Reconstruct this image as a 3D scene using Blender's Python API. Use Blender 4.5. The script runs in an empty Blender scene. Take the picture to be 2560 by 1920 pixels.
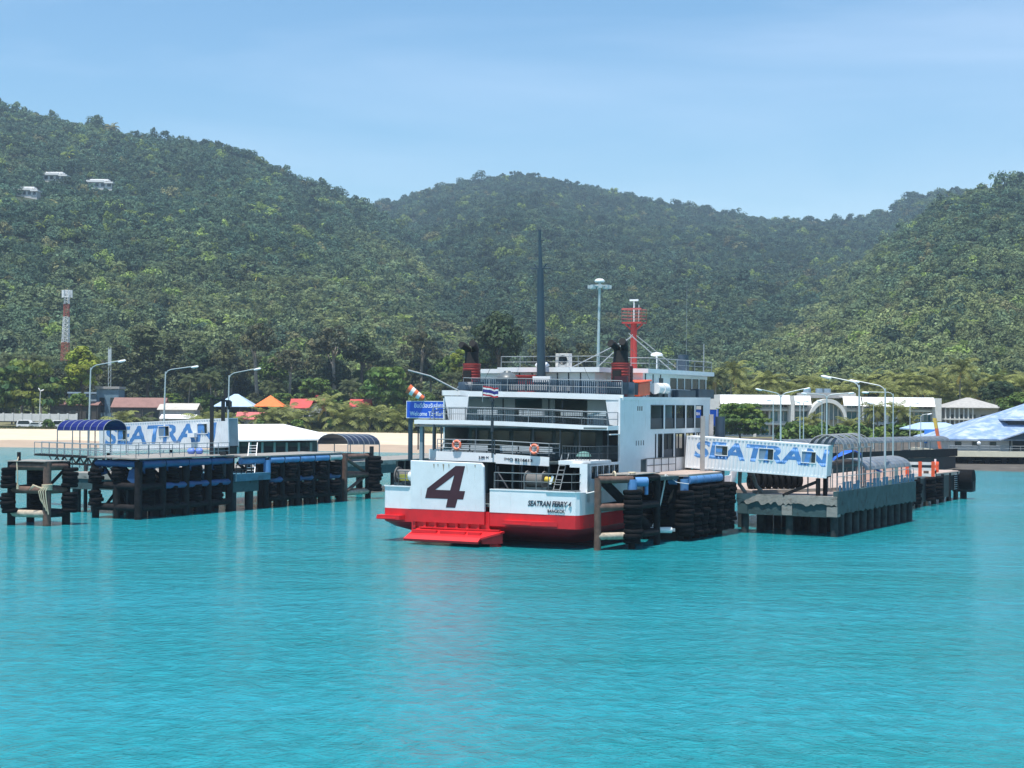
import bpy, bmesh, math, random
from math import sin, cos, pi, radians, sqrt, atan2
from mathutils import Vector, Matrix, noise

# ------------------------------------------------------------------ camera, sky, sun
F, YH, ROLL, EYE = 4000.0, 1010.0, 0.008, 9.0      # measured on the 2560 px wide photograph
scn = bpy.context.scene
col = scn.collection
cam = bpy.data.cameras.new('camera')
cam_o = bpy.data.objects.new('camera', cam)
col.objects.link(cam_o)
scn.camera = cam_o
cam.sensor_width = 36.0
cam.lens = 36.0 * F / 2560.0
cam.shift_y = (YH - 960.0) / 2560.0
cam.clip_start = 0.5
cam.clip_end = 12000.0
cam_o.matrix_world = Matrix.Translation((0, 0, EYE)) @ Matrix.Rotation(pi / 2, 4, 'X') @ Matrix.Rotation(ROLL, 4, 'Z')

SUN = Vector((-0.13, -0.27, 1.0)).normalized()
SUN_EL = math.asin(SUN.z)
SUN_AZ = atan2(SUN.x, SUN.y)
scn.view_settings.view_transform = 'Standard'
scn.view_settings.look = 'None'
scn.view_settings.gamma = 1.0
scn.view_settings.exposure = 0.42
wd = bpy.data.worlds.new('World')
scn.world = wd
wd.use_nodes = True
nt = wd.node_tree
nt.nodes.clear()
w_out = nt.nodes.new('ShaderNodeOutputWorld')
w_bg = nt.nodes.new('ShaderNodeBackground')
sky = nt.nodes.new('ShaderNodeTexSky')
sky.sky_type = 'NISHITA'
sky.sun_disc = False
sky.sun_elevation = SUN_EL
sky.sun_rotation = SUN_AZ
sky.altitude = 0
sky.air_density = 1.0
sky.dust_density = 0.25
sky.ozone_density = 1.6
# thin cirrus streaks mixed into the sky by direction
tc = nt.nodes.new('ShaderNodeTexCoord')
mp = nt.nodes.new('ShaderNodeMapping')
mp.inputs["Scale"].default_value = (1.3, 1.3, 9.0)
mp.inputs['Rotation'].default_value = (0, radians(5), 0)
mp.inputs['Location'].default_value = (0.35, 0.2, 0.9)
nz = nt.nodes.new('ShaderNodeTexNoise')
nz.inputs['Scale'].default_value = 1.7
nz.inputs['Detail'].default_value = 5
nz.inputs['Roughness'].default_value = 0.5
nz.inputs['Distortion'].default_value = 0.4
rp = nt.nodes.new('ShaderNodeValToRGB')
rp.color_ramp.elements[0].position = 0.40
rp.color_ramp.elements[0].color = (0, 0, 0, 1)
rp.color_ramp.elements[1].position = 0.75
rp.color_ramp.elements[1].color = (0.22, 0.22, 0.22, 1)
mx = nt.nodes.new('ShaderNodeMix')
mx.data_type = 'RGBA'
mx.inputs['B'].default_value = (8.3, 8.9, 10.2, 1)
hsv = nt.nodes.new('ShaderNodeHueSaturation')
hsv.inputs['Saturation'].default_value = 1.2
nt.links.new(tc.outputs['Generated'], mp.inputs['Vector'])
nt.links.new(mp.outputs['Vector'], nz.inputs['Vector'])
nt.links.new(nz.outputs['Fac'], rp.inputs['Fac'])
nt.links.new(sky.outputs['Color'], hsv.inputs['Color'])
tn = nt.nodes.new('ShaderNodeMix')
tn.data_type = 'RGBA'
tn.blend_type = 'MULTIPLY'
tn.inputs['Factor'].default_value = 1
tn.inputs['B'].default_value = (0.90, 1.0, 0.98, 1)      # clear humid air: a touch more cyan
nt.links.new(hsv.outputs['Color'], tn.inputs['A'])
nt.links.new(tn.outputs['Result'], mx.inputs['A'])
nt.links.new(rp.outputs['Color'], mx.inputs['Factor'])
nt.links.new(mx.outputs['Result'], w_bg.inputs['Color'])
w_bg.inputs["Strength"].default_value = 0.13
nt.links.new(w_bg.outputs['Background'], w_out.inputs['Surface'])

sl = bpy.data.lights.new('sun', 'SUN')
sl.energy = 4.8
sl.angle = radians(0.53)
sl.color = (1.0, 0.96, 0.89)
slo = bpy.data.objects.new('sun', sl)
col.objects.link(slo)
slo.rotation_euler = (-SUN).to_track_quat('-Z', 'Y').to_euler()
slo.location = (-40, -40, 200)

# ------------------------------------------------------------------ helpers
def ray(px, py):
    dx, dy = px - 1280.0, py - YH
    return ((dx + ROLL * dy) / F, -(dy - ROLL * dx) / F)

def W(px, py, Y):
    """world point at depth Y behind a pixel of the photograph"""
    a, b = ray(px, py)
    return Vector((a * Y, Y, EYE + b * Y))

def G(px, py, z=0.0):
    """world point of height z behind a pixel"""
    a, b = ray(px, py)
    t = (z - EYE) / b
    return Vector((a * t, t, z))

def V(*a):
    return Vector(a)

class MB:
    """collects shapes and links them as ONE mesh object"""
    def __init__(self):
        self.v, self.f, self.mi, self.sm = [], [], [], []
        self.m = 0
        self.marks = [(0, 0)]

    def piece(self):
        """the shapes added from here on are a piece of their own"""
        self.marks.append((len(self.v), len(self.f)))
        return self

    def split(self, name, mats, parent=None):
        """one object for each marked piece"""
        marks = self.marks + [(len(self.v), len(self.f))]
        out = []
        for (v0, f0), (v1, f1) in zip(marks, marks[1:]):
            if f1 == f0: continue
            q = MB()
            q.v = self.v[v0:v1]
            q.f = [tuple(i - v0 for i in f) for f in self.f[f0:f1]]
            q.mi, q.sm = self.mi[f0:f1], self.sm[f0:f1]
            out.append(q.build(name, mats, parent))
        return out

    def add(self, vs, fs, smooth=False):
        o = len(self.v)
        self.v.extend([tuple(p) for p in vs])
        for f in fs:
            self.f.append(tuple(i + o for i in f))
            self.mi.append(self.m)
            self.sm.append(smooth)
        return self

    def box(self, c, s, rz=0.0, M=None):
        x, y, z = s[0] / 2, s[1] / 2, s[2] / 2
        pts = [V(a * x, b * y, e * z) for e in (-1, 1) for b in (-1, 1) for a in (-1, 1)]
        if M is None:
            M = Matrix.Rotation(rz, 3, 'Z')
        c = Vector(c)
        pts = [c + M @ p for p in pts]
        return self.add(pts, [(0, 2, 3, 1), (4, 5, 7, 6), (0, 1, 5, 4), (2, 6, 7, 3), (0, 4, 6, 2), (1, 3, 7, 5)])

    def bx(self, x0, x1, y0, y1, z0, z1):
        return self.box(((x0 + x1) / 2, (y0 + y1) / 2, (z0 + z1) / 2), (abs(x1 - x0), abs(y1 - y0), abs(z1 - z0)))

    def beam(self, p, q, w, h):
        p, q = Vector(p), Vector(q)
        d = q - p
        L = d.length
        d.normalize()
        up = V(0, 0, 1) if abs(d.z) < 0.95 else V(0, 1, 0)
        s = d.cross(up).normalized()
        u = s.cross(d)
        M = Matrix((s, d, u)).transposed()
        return self.box((p + q) / 2, (w, L, h), M=M)

    def tube(self, pts, r, seg=8, cap=True, r2=None):
        pts = [Vector(p) for p in pts]
        n = len(pts)
        rings = []
        prev = None
        for i, p in enumerate(pts):
            if i == 0:
                d = pts[1] - p
            elif i == n - 1:
                d = p - pts[i - 1]
            else:
                d = (pts[i + 1] - p).normalized() + (p - pts[i - 1]).normalized()
            if d.length < 1e-9:
                d = V(0, 0, 1)
            d.normalize()
            if prev is None:
                up = V(0, 0, 1) if abs(d.z) < 0.9 else V(0, 1, 0)
                s = d.cross(up).normalized()
            else:
                s = (prev - d * prev.dot(d)).normalized()
            prev = s
            u = d.cross(s)
            rr = r if r2 is None else r + (r2 - r) * i / (n - 1)
            if isinstance(r, (list, tuple)):
                rr = r[i]
            rings.append([p + (s * cos(2 * pi * k / seg) + u * sin(2 * pi * k / seg)) * rr for k in range(seg)])
        vs = [p for rg in rings for p in rg]
        fs = []
        for i in range(n - 1):
            for k in range(seg):
                a, b = i * seg + k, i * seg + (k + 1) % seg
                fs.append((a, b, b + seg, a + seg))
        self.add(vs, fs, True)
        if cap:
            self.add(rings[0], [tuple(range(seg - 1, -1, -1))])
            self.add(rings[-1], [tuple(range(seg))])
        return self

    def cyl(self, p, q, r, r2=None, seg=10):
        return self.tube([p, q], r, seg, True, r2)

    def lathe(self, c, prof, seg=14, axis=None):
        """prof: list of (radius, height) about the z axis (or about AXIS)"""
        c = Vector(c)
        M = Matrix.Identity(3) if axis is None else Vector(axis).to_track_quat('Z', 'Y').to_matrix()
        vs = []
        for r, h in prof:
            for k in range(seg):
                vs.append(c + M @ V(r * cos(2 * pi * k / seg), r * sin(2 * pi * k / seg), h))
        fs = []
        for i in range(len(prof) - 1):
            for k in range(seg):
                a, b = i * seg + k, i * seg + (k + 1) % seg
                fs.append((a, b, b + seg, a + seg))
        self.add(vs, fs, True)
        return self

    def torus(self, c, R, r, axis=(0, 0, 1), sa=16, sb=8, flat=1.0):
        c = Vector(c)
        M = Vector(axis).to_track_quat('Z', 'Y').to_matrix()
        vs = []
        for i in range(sa):
            a = 2 * pi * i / sa
            for j in range(sb):
                b = 2 * pi * j / sb
                q = R + r * cos(b)
                vs.append(c + M @ V(q * cos(a), q * sin(a), r * flat * sin(b)))
        fs = []
        for i in range(sa):
            for j in range(sb):
                a, b = i * sb + j, i * sb + (j + 1) % sb
                e, g = ((i + 1) % sa) * sb + j, ((i + 1) % sa) * sb + (j + 1) % sb
                fs.append((a, e, g, b))
        return self.add(vs, fs, True)

    def prism(self, poly, z0, z1):
        """vertical prism over a plan polygon of (x, y) points, counter-clockwise"""
        n = len(poly)
        vs = [(p[0], p[1], z0) for p in poly] + [(p[0], p[1], z1) for p in poly]
        fs = [tuple(range(n - 1, -1, -1)), tuple(range(n, 2 * n))]
        fs += [(k, (k + 1) % n, n + (k + 1) % n, n + k) for k in range(n)]
        return self.add(vs, fs)

    def slab(self, poly, d):
        """polygon of 3-D points given a thickness vector d"""
        poly = [Vector(p) for p in poly]
        d = Vector(d)
        n = len(poly)
        vs = poly + [p + d for p in poly]
        fs = [tuple(range(n - 1, -1, -1)), tuple(range(n, 2 * n))]
        fs += [(k, (k + 1) % n, n + (k + 1) % n, n + k) for k in range(n)]
        return self.add(vs, fs)

    def sphere(self, c, r, seg=10, rings=6, sz=1.0):
        prof = [(max(1e-4, r * sin(pi * i / rings)), -r * sz * cos(pi * i / rings)) for i in range(rings + 1)]
        return self.lathe(c, prof, seg)

    def mesh(self, name, mats):
        me = bpy.data.meshes.new(name)
        me.from_pydata(self.v, [], self.f)
        for m in (mats if isinstance(mats, (list, tuple)) else [mats]):
            me.materials.append(m)
        me.polygons.foreach_set('material_index', self.mi)
        me.polygons.foreach_set('use_smooth', self.sm)
        me.update()
        return me

    def build(self, name, mats, parent=None, bevel=0.0, fix=True):
        me = self.mesh(name, mats)
        if fix:
            bm = bmesh.new()
            bm.from_mesh(me)
            bmesh.ops.recalc_face_normals(bm, faces=bm.faces)
            bm.to_mesh(me)
            bm.free()
        o = bpy.data.objects.new(name, me)
        col.objects.link(o)
        if parent is not None:
            o.parent = parent
        if bevel:
            b = o.modifiers.new('bevel', 'BEVEL')
            b.width = bevel
            b.segments = 2
            b.limit_method = 'ANGLE'
        return o

def tag(o, label=None, cat=None, group=None, kind=None):
    if label: o['label'] = label
    if cat: o['category'] = cat
    if group: o['group'] = group
    if kind: o['kind'] = kind
    return o

def thing(name, label, cat, loc=(0, 0, 0), rz=0.0, group=None):
    o = bpy.data.objects.new(name, None)
    o.empty_display_size = 0.3
    col.objects.link(o)
    o.location = loc
    o.rotation_euler = (0, 0, rz)
    return tag(o, label, cat, group)

def dup(root, loc, rz=0.0, label=None, group=None, scale=None):
    kids = {}
    for o in KIDS(root):
        kids.setdefault(o.parent.name, []).append(o)
    def rec(o, parent):
        c = o.copy()
        col.objects.link(c)
        if parent is not None:
            c.parent = parent
        for ch in kids.get(o.name, []):
            rec(ch, c)
        return c
    r = rec(root, None)
    r.location = loc
    r.rotation_euler = (0, 0, rz)
    if scale is not None: r.scale = (scale,) * 3 if not isinstance(scale, (tuple, list)) else scale
    if label: r['label'] = label
    if group: r['group'] = group
    return r

def KIDS(root):
    out = []
    for c in root.children:
        out.append(c)
        out.extend(KIDS(c))
    return out

# ------------------------------------------------------------------ materials
MATS = {}
def mat(name, c, rough=0.6, metal=0.0, var=0.12, scale=1.5, dirt=None, damt=0.55, dscale=0.8, bump=0.0, bscale=8.0,
        stretch=(1, 1, 1), spec=0.5, attr=None):
    if name in MATS:
        return MATS[name]
    m = bpy.data.materials.new(name)
    MATS[name] = m
    m.use_nodes = True
    t = m.node_tree
    b = t.nodes['Principled BSDF']
    b.inputs['Roughness'].default_value = rough
    b.inputs['Metallic'].default_value = metal
    b.inputs['Specular IOR Level'].default_value = spec
    tcn = t.nodes.new('ShaderNodeTexCoord')
    n1 = t.nodes.new('ShaderNodeTexNoise')
    n1.inputs['Scale'].default_value = scale
    n1.inputs['Detail'].default_value = 4
    t.links.new(tcn.outputs['Object'], n1.inputs['Vector'])
    r1 = t.nodes.new('ShaderNodeMapRange')
    r1.inputs['From Min'].default_value = 0.3
    r1.inputs['From Max'].default_value = 0.7
    r1.inputs['To Min'].default_value = 1 - var
    r1.inputs['To Max'].default_value = 1 + var
    t.links.new(n1.outputs['Fac'], r1.inputs['Value'])
    ml = t.nodes.new('ShaderNodeMix')
    ml.data_type = 'RGBA'
    ml.blend_type = 'MULTIPLY'
    ml.inputs['Factor'].default_value = 1.0
    ml.inputs['A'].default_value = (*c, 1)
    t.links.new(r1.outputs['Result'], ml.inputs['B'])
    out = ml.outputs['Result']
    if attr:
        at = t.nodes.new('ShaderNodeAttribute')
        at.attribute_name = attr[0]
        at.attribute_type = attr[1]
        m2 = t.nodes.new('ShaderNodeMix')
        m2.data_type = 'RGBA'
        m2.blend_type = 'MULTIPLY'
        m2.inputs['Factor'].default_value = 1.0
        t.links.new(out, m2.inputs['A'])
        t.links.new(at.outputs['Color'], m2.inputs['B'])
        out = m2.outputs['Result']
    if dirt is not None:
        mpn = t.nodes.new('ShaderNodeMapping')
        mpn.inputs['Scale'].default_value = stretch
        t.links.new(tcn.outputs['Object'], mpn.inputs['Vector'])
        n2 = t.nodes.new('ShaderNodeTexNoise')
        n2.inputs['Scale'].default_value = dscale
        n2.inputs['Detail'].default_value = 6
        n2.inputs['Roughness'].default_value = 0.65
        t.links.new(mpn.outputs['Vector'], n2.inputs['Vector'])
        rr = t.nodes.new('ShaderNodeValToRGB')
        rr.color_ramp.elements[0].position = 1 - damt
        rr.color_ramp.elements[0].color = (0, 0, 0, 1)
        rr.color_ramp.elements[1].position = min(1.0, 1 - damt + 0.16)
        rr.color_ramp.elements[1].color = (1, 1, 1, 1)
        t.links.new(n2.outputs['Fac'], rr.inputs['Fac'])
        m3 = t.nodes.new('ShaderNodeMix')
        m3.data_type = 'RGBA'
        t.links.new(out, m3.inputs['A'])
        m3.inputs['B'].default_value = (*dirt, 1)
        t.links.new(rr.outputs['Color'], m3.inputs['Factor'])
        out = m3.outputs['Result']
    t.links.new(out, b.inputs['Base Color'])
    if bump:
        n3 = t.nodes.new('ShaderNodeTexNoise')
        n3.inputs['Scale'].default_value = bscale
        n3.inputs['Detail'].default_value = 5
        t.links.new(tcn.outputs['Object'], n3.inputs['Vector'])
        bp = t.nodes.new('ShaderNodeBump')
        bp.inputs['Strength'].default_value = bump
        bp.inputs['Distance'].default_value = 0.05
        t.links.new(n3.outputs['Fac'], bp.inputs['Height'])
        t.links.new(bp.outputs['Normal'], b.inputs['Normal'])
    return m

m_white = mat('white_paint', (0.78, 0.79, 0.80), 0.4, var=0.05, dirt=(0.46, 0.38, 0.30), damt=0.37, dscale=1.6, stretch=(2.5, 2.5, 0.22))
m_white_clean = mat('white_clean', (0.82, 0.82, 0.82), 0.45, var=0.04)
m_red = mat('red_hull', (0.62, 0.012, 0.018), 0.45, var=0.12, dirt=(0.30, 0.03, 0.02), damt=0.38, dscale=1.5)
m_maroon = mat('maroon_paint', (0.055, 0.012, 0.02), 0.5)
m_redpaint = mat('red_paint', (0.36, 0.035, 0.03), 0.5, dirt=(0.12, 0.03, 0.02), damt=0.4, dscale=2.5)
m_navy = mat('navy_paint', (0.03, 0.055, 0.085), 0.5, var=0.2)
m_mast = mat('mast_paint', (0.028, 0.055, 0.078), 0.5, var=0.15)
m_darkteal = mat('dark_cabin', (0.05, 0.085, 0.10), 0.5, var=0.2)
m_greywall = mat('grey_cabin', (0.42, 0.50, 0.53), 0.5, var=0.06)
m_deck = mat('deck_steel', (0.10, 0.13, 0.13), 0.7, var=0.25, dirt=(0.16, 0.08, 0.05), damt=0.4)
m_glass = mat('window_glass', (0.012, 0.022, 0.028), 0.12, var=0.1, spec=0.45)
m_frame = mat('dark_frame', (0.03, 0.04, 0.05), 0.5)
m_black = mat('black_soot', (0.014, 0.012, 0.012), 0.8, var=0.3)
m_rail_grey = mat('rail_grey', (0.27, 0.30, 0.32), 0.5, var=0.1)
m_rail_dark = mat('rail_dark', (0.04, 0.055, 0.065), 0.5)
m_rubber = mat('tyre_rubber', (0.006, 0.0065, 0.0075), 0.85, var=0.4, scale=5, dirt=(0.022, 0.025, 0.027), damt=0.30, dscale=3, bump=0.6, bscale=12, spec=0.12)
m_rust = mat('rusty_steel', (0.125, 0.072, 0.054), 0.8, var=0.35, scale=3, dirt=(0.22, 0.16, 0.12), damt=0.36, dscale=2.0, bump=0.4)
m_rust_dark = mat('dark_rusty_steel', (0.016, 0.015, 0.016), 0.8, var=0.4, scale=3, dirt=(0.05, 0.035, 0.028), damt=0.34, dscale=1.6, bump=0.4, spec=0.15)  # dark copy of the rusty steel; also the shaded tone on the outer dolphin
m_barn = mat('weathered_pipe', (0.42, 0.35, 0.27), 0.85, var=0.25, scale=4, dirt=(0.10, 0.07, 0.05), damt=0.42, dscale=2.5, bump=0.5)
m_bluepipe = mat('blue_pipe', (0.095, 0.24, 0.48), 0.5, var=0.15, dirt=(0.05, 0.09, 0.16), damt=0.40, dscale=1.6)
m_blueship = mat('blue_paint', (0.022, 0.075, 0.20), 0.5, var=0.2, dirt=(0.04, 0.05, 0.06), damt=0.42)
m_conc = mat('old_concrete', (0.27, 0.255, 0.23), 0.9, var=0.15, scale=2, dirt=(0.07, 0.065, 0.055), damt=0.45, dscale=1.2, bump=0.5, stretch=(1, 1, 2.5))
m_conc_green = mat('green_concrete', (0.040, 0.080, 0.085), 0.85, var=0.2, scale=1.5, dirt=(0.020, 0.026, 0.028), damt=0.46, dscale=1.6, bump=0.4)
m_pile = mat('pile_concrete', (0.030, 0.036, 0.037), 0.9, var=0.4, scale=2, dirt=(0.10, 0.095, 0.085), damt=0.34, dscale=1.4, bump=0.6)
m_pierdeck = mat('pier_deck_surface', (0.42, 0.33, 0.28), 0.9, var=0.15, scale=0.7, dirt=(0.24, 0.20, 0.18), damt=0.42, dscale=0.5)
m_cont = mat('container_paint', (0.74, 0.76, 0.78), 0.5, var=0.06, dirt=(0.40, 0.33, 0.27), damt=0.30, dscale=1.6, stretch=(1.5, 1.5, 0.3))
m_letter = mat('blue_lettering', (0.075, 0.23, 0.52), 0.5, var=0.22, scale=2.5, dirt=(0.40, 0.50, 0.64), damt=0.27, dscale=2.0)
m_text_dark = mat('dark_lettering', (0.03, 0.03, 0.05), 0.5)
m_pane_blue = mat('shutter_pane', (0.16, 0.24, 0.33), 0.4, var=0.2)
m_sign = mat('sign_blue', (0.012, 0.10, 0.58), 0.4, var=0.04)
m_signwhite = mat('sign_white', (0.85, 0.87, 0.9), 0.4)
m_pole = mat('galvanised_pole', (0.50, 0.54, 0.54), 0.45, metal=0.3, var=0.1)
m_orange = mat('orange_plastic', (0.80, 0.10, 0.03), 0.4)
m_lifering = mat('life_ring', (0.80, 0.20, 0.11), 0.5, var=0.1)
m_rope = mat('pale_rope', (0.55, 0.46, 0.32), 0.9, var=0.2, scale=10)
m_rope_w = mat('white_rope', (0.72, 0.73, 0.72), 0.8, var=0.1, scale=8)
m_bench = mat('bench_slats', (0.46, 0.50, 0.52), 0.6)
m_blacksteel = mat('black_steel', (0.012, 0.014, 0.018), 0.6, var=0.3)
m_yellow = mat('yellow_paint', (0.60, 0.42, 0.04), 0.5)
m_yellowgreen = mat('olive_paint', (0.30, 0.30, 0.05), 0.6)
m_canopy_blue = mat('blue_sheet', (0.010, 0.018, 0.14), 0.5, var=0.2, spec=0.2)
m_hoop = mat('hoop_grey', (0.24, 0.26, 0.27), 0.6)
m_canopy_clear = mat('weathered_sheet', (0.11, 0.13, 0.15), 0.5, var=0.35, scale=2.5, dirt=(0.05, 0.06, 0.07), damt=0.42, dscale=1.0)
m_tarp = mat('blue_tarpaulin', (0.02, 0.13, 0.62), 0.45, var=0.1, bump=0.4, bscale=3)
m_pinkwall = mat('peach_panel', (0.68, 0.46, 0.38), 0.7)

def text_mesh(s, size, mt, name, parent=None, M=None, shear=0.0, bold=0.0, ext=0.01, width=1.0, align='CENTER', link=True, spacing=1.0):
    cu = bpy.data.curves.new(name, 'FONT')
    cu.body = s
    cu.size = size
    cu.shear = shear
    cu.offset = bold
    cu.extrude = ext
    cu.align_x = align
    cu.align_y = 'CENTER'
    cu.resolution_u = 4
    cu.space_character = spacing
    o = bpy.data.objects.new(name, cu)
    col.objects.link(o)
    dg = bpy.context.evaluated_depsgraph_get()
    me = bpy.data.meshes.new_from_object(o.evaluated_get(dg))
    bpy.data.objects.remove(o)
    bpy.data.curves.remove(cu)
    me.name = name
    for v in me.vertices:
        v.co.x *= width
    me.materials.clear()
    me.materials.append(mt)
    if M is not None:
        me.transform(M)
    if not link:
        return me
    ob = bpy.data.objects.new(name, me)
    col.objects.link(ob)
    if parent is not None:
        ob.parent = parent
    return ob

# ------------------------------------------------------------------ water
def water_material():
    m = bpy.data.materials.new('sea_water')
    m.use_nodes = True
    t = m.node_tree
    b = t.nodes['Principled BSDF']
    b.inputs['Roughness'].default_value = 0.10
    b.inputs['IOR'].default_value = 1.33
    b.inputs['Specular IOR Level'].default_value = 0.22
    tcn = t.nodes.new('ShaderNodeTexCoord')
    def noise_(scale, detail, sx=1.0, sy=1.0, rot=0.0, rough=0.55, dist=0.0):
        mpn = t.nodes.new('ShaderNodeMapping')
        mpn.inputs['Scale'].default_value = (sx, sy, 1)
        mpn.inputs['Rotation'].default_value = (0, 0, rot)
        t.links.new(tcn.outputs['Object'], mpn.inputs['Vector'])
        n = t.nodes.new('ShaderNodeTexNoise')
        n.inputs['Scale'].default_value = scale
        n.inputs['Detail'].default_value = detail
        n.inputs['Roughness'].default_value = rough
        n.inputs['Distortion'].default_value = dist
        t.links.new(mpn.outputs['Vector'], n.inputs['Vector'])
        return n.outputs['Fac']
    # bed seen through the water: pale sand patches and greener deeps
    patch = noise_(0.035, 3, 0.6, 1.6, 0.3)
    rp = t.nodes.new('ShaderNodeValToRGB')
    e = rp.color_ramp.elements
    e[0].position = 0.36
    e[0].color = (0.010, 0.220, 0.245, 1)
    e[1].position = 0.66
    e[1].color = (0.018, 0.255, 0.312, 1)
    t.links.new(patch, rp.inputs['Fac'])
    crest_light = noise_(1.15, 5, 1.1, 0.95, 0.25, 0.66, 0.4)  # crests lighter, troughs darker: light in the ripples painted into the colour
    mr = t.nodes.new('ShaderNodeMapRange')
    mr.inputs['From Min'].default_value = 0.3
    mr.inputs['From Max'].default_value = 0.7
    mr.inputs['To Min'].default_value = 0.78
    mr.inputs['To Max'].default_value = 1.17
    t.links.new(crest_light, mr.inputs['Value'])
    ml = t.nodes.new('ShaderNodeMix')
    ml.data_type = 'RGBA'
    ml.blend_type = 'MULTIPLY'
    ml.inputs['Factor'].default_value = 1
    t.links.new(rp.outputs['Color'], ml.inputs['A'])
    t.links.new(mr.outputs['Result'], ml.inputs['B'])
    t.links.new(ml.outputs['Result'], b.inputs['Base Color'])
    w1 = noise_(1.15, 5, 1.1, 0.95, 0.25, 0.66, 0.4)
    w2 = noise_(3.6, 3, 1.1, 0.9, -0.35, 0.6, 0.3)
    w3 = noise_(0.16, 2, 0.7, 1.4, 0.5)
    def math_(op, a, bb):
        n = t.nodes.new('ShaderNodeMath')
        n.operation = op
        for i, x in enumerate((a, bb)):
            if isinstance(x, float):
                n.inputs[i].default_value = x
            else:
                t.links.new(x, n.inputs[i])
        return n.outputs[0]
    # calmer slicks and windier patches
    gust = noise_(0.03, 3, 0.5, 1.7, 0.2)
    gm = t.nodes.new('ShaderNodeMapRange')
    gm.inputs['From Min'].default_value = 0.35
    gm.inputs['From Max'].default_value = 0.65
    gm.inputs['To Min'].default_value = 0.75
    gm.inputs['To Max'].default_value = 1.15
    t.links.new(gust, gm.inputs['Value'])
    h = math_('ADD', math_('MULTIPLY', w1, 0.30), math_('ADD', math_('MULTIPLY', w2, 0.075), math_('MULTIPLY', w3, 0.45)))
    h = math_('MULTIPLY', h, gm.outputs['Result'])
    bp = t.nodes.new('ShaderNodeBump')
    bp.inputs['Strength'].default_value = 1.0
    bp.inputs['Distance'].default_value = 0.6
    t.links.new(h, bp.inputs['Height'])
    t.links.new(bp.outputs['Normal'], b.inputs['Normal'])
    return m

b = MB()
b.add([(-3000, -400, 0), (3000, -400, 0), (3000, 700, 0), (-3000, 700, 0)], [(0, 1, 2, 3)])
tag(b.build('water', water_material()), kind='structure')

# ------------------------------------------------------------------ shore, hills
def interp(tab, x):
    if x <= tab[0][0]: return tab[0][1]
    for (a, p), (c, q) in zip(tab, tab[1:]):
        if x <= c:
            s = (x - a) / (c - a)
            return p + (q - p) * s
    return tab[-1][1]

def smooth(a, c, x):
    s = max(0.0, min(1.0, (x - a) / (c - a)))
    return s * s * (3 - 2 * s)

SHORE = [(-900, 330), (0, 305), (700, 300), (980, 292), (1500, 268), (2000, 246), (2300, 236), (2560, 228), (3600, 215)]
def shore_y(u):
    return interp(SHORE, u)

def ground_z(u, Y):
    """beach and coastal flat"""
    s = Y - shore_y(u)
    if s < 0: return max(-2.0, s * 0.06)
    rise = 2.3 * smooth(0, 62, s) if u < 1500 else 0.35 * smooth(0, 8, s) + 2.25 * smooth(30, 60, s)
    return rise + 0.012 * max(0, s - 80)

# ridge lines read as (column, row) of the skyline; the ground lies a tree's height under it
P_LEFT = [(-900, 150), (-400, 215), (0, 284), (115, 316), (230, 336), (350, 358), (470, 374), (560, 392), (640, 420), (700, 450), (760, 476),
          (810, 492), (850, 510), (920, 545), (1000, 590), (1100, 650), (1250, 745), (1400, 830), (1650, 940), (1900, 1000), (2600, 1003)]
P_MID = [(-400, 800), (300, 700), (700, 590), (900, 530), (985, 518), (1060, 492), (1150, 472), (1230, 459), (1290, 450), (1340, 457), (1430, 477), (1540, 497),
         (1650, 520), (1740, 537), (1850, 553), (1900, 562), (1990, 566), (2060, 566), (2130, 563), (2215, 552), (2265, 514), (2350, 503), (2430, 503), (2700, 560), (3600, 700)]
P_RIGHT = [(700, 1003), (1350, 1000), (1500, 940), (1639, 873), (1801, 828), (1916, 799), (2038, 768), (2120, 708), (2183, 652), (2264, 590), (2340, 535),
           (2408, 504), (2480, 492), (2560, 479), (3000, 430), (3700, 380)]
HILLS = [(P_LEFT, 430.0, 1300.0, 1.12), (P_MID, 520.0, 2050.0, 1.05), (P_RIGHT, 400.0, 1050.0, 1.10)]

def hill_z(i, u, Y):
    tab, Y0, Yr, ex = HILLS[i]
    row = interp(tab, u) - ROLL * (u - 1280)
    zr = EYE + (YH - row) * Yr / F
    if Y <= Yr:
        s = max(0.0, (Y - Y0) / (Yr - Y0))
        z = zr * s ** ex
        x, y = (u - 1280) / F * Y, Y
        k = noise.noise(V(x * 0.006, y * 0.004, i * 7.3)) * 0.7 + noise.noise(V(x * 0.016, y * 0.011, i * 3.1)) * 0.3
        z *= 1 + 0.16 * k * min(1, 4 * s * (1 - s))
    else:
        z = zr * max(-0.2, 1 - (Y - Yr) / 700.0)
    return z

def land_z(u, Y):
    return max([ground_z(u, Y)] + [hill_z(i, u, Y) for i in range(3)])

def sheet(us, Ys, fz):
    vs, fs = [], []
    for Y in Ys:
        for u in us:
            vs.append(((u - 1280) / F * Y, Y, fz(u, Y)))
    n = len(us)
    for j in range(len(Ys) - 1):
        for i in range(n - 1):
            a = j * n + i
            fs.append((a, a + 1, a + n + 1, a + n))
    return vs, fs

m_sand = mat('beach_sand', (0.62, 0.50, 0.355), 0.95, var=0.08, scale=0.3, dirt=(0.44, 0.32, 0.21), damt=0.40, dscale=0.12, stretch=(0.4, 1.6, 1))
m_forestfloor = mat('forest_floor', (0.035, 0.050, 0.022), 0.95, var=0.3, scale=0.05, dirt=(0.07, 0.07, 0.035), damt=0.36, dscale=0.012)
m_soil = mat('coastal_ground', (0.16, 0.15, 0.07), 0.95, var=0.25, scale=0.3, dirt=(0.30, 0.24, 0.15), damt=0.42, dscale=0.08)

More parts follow.
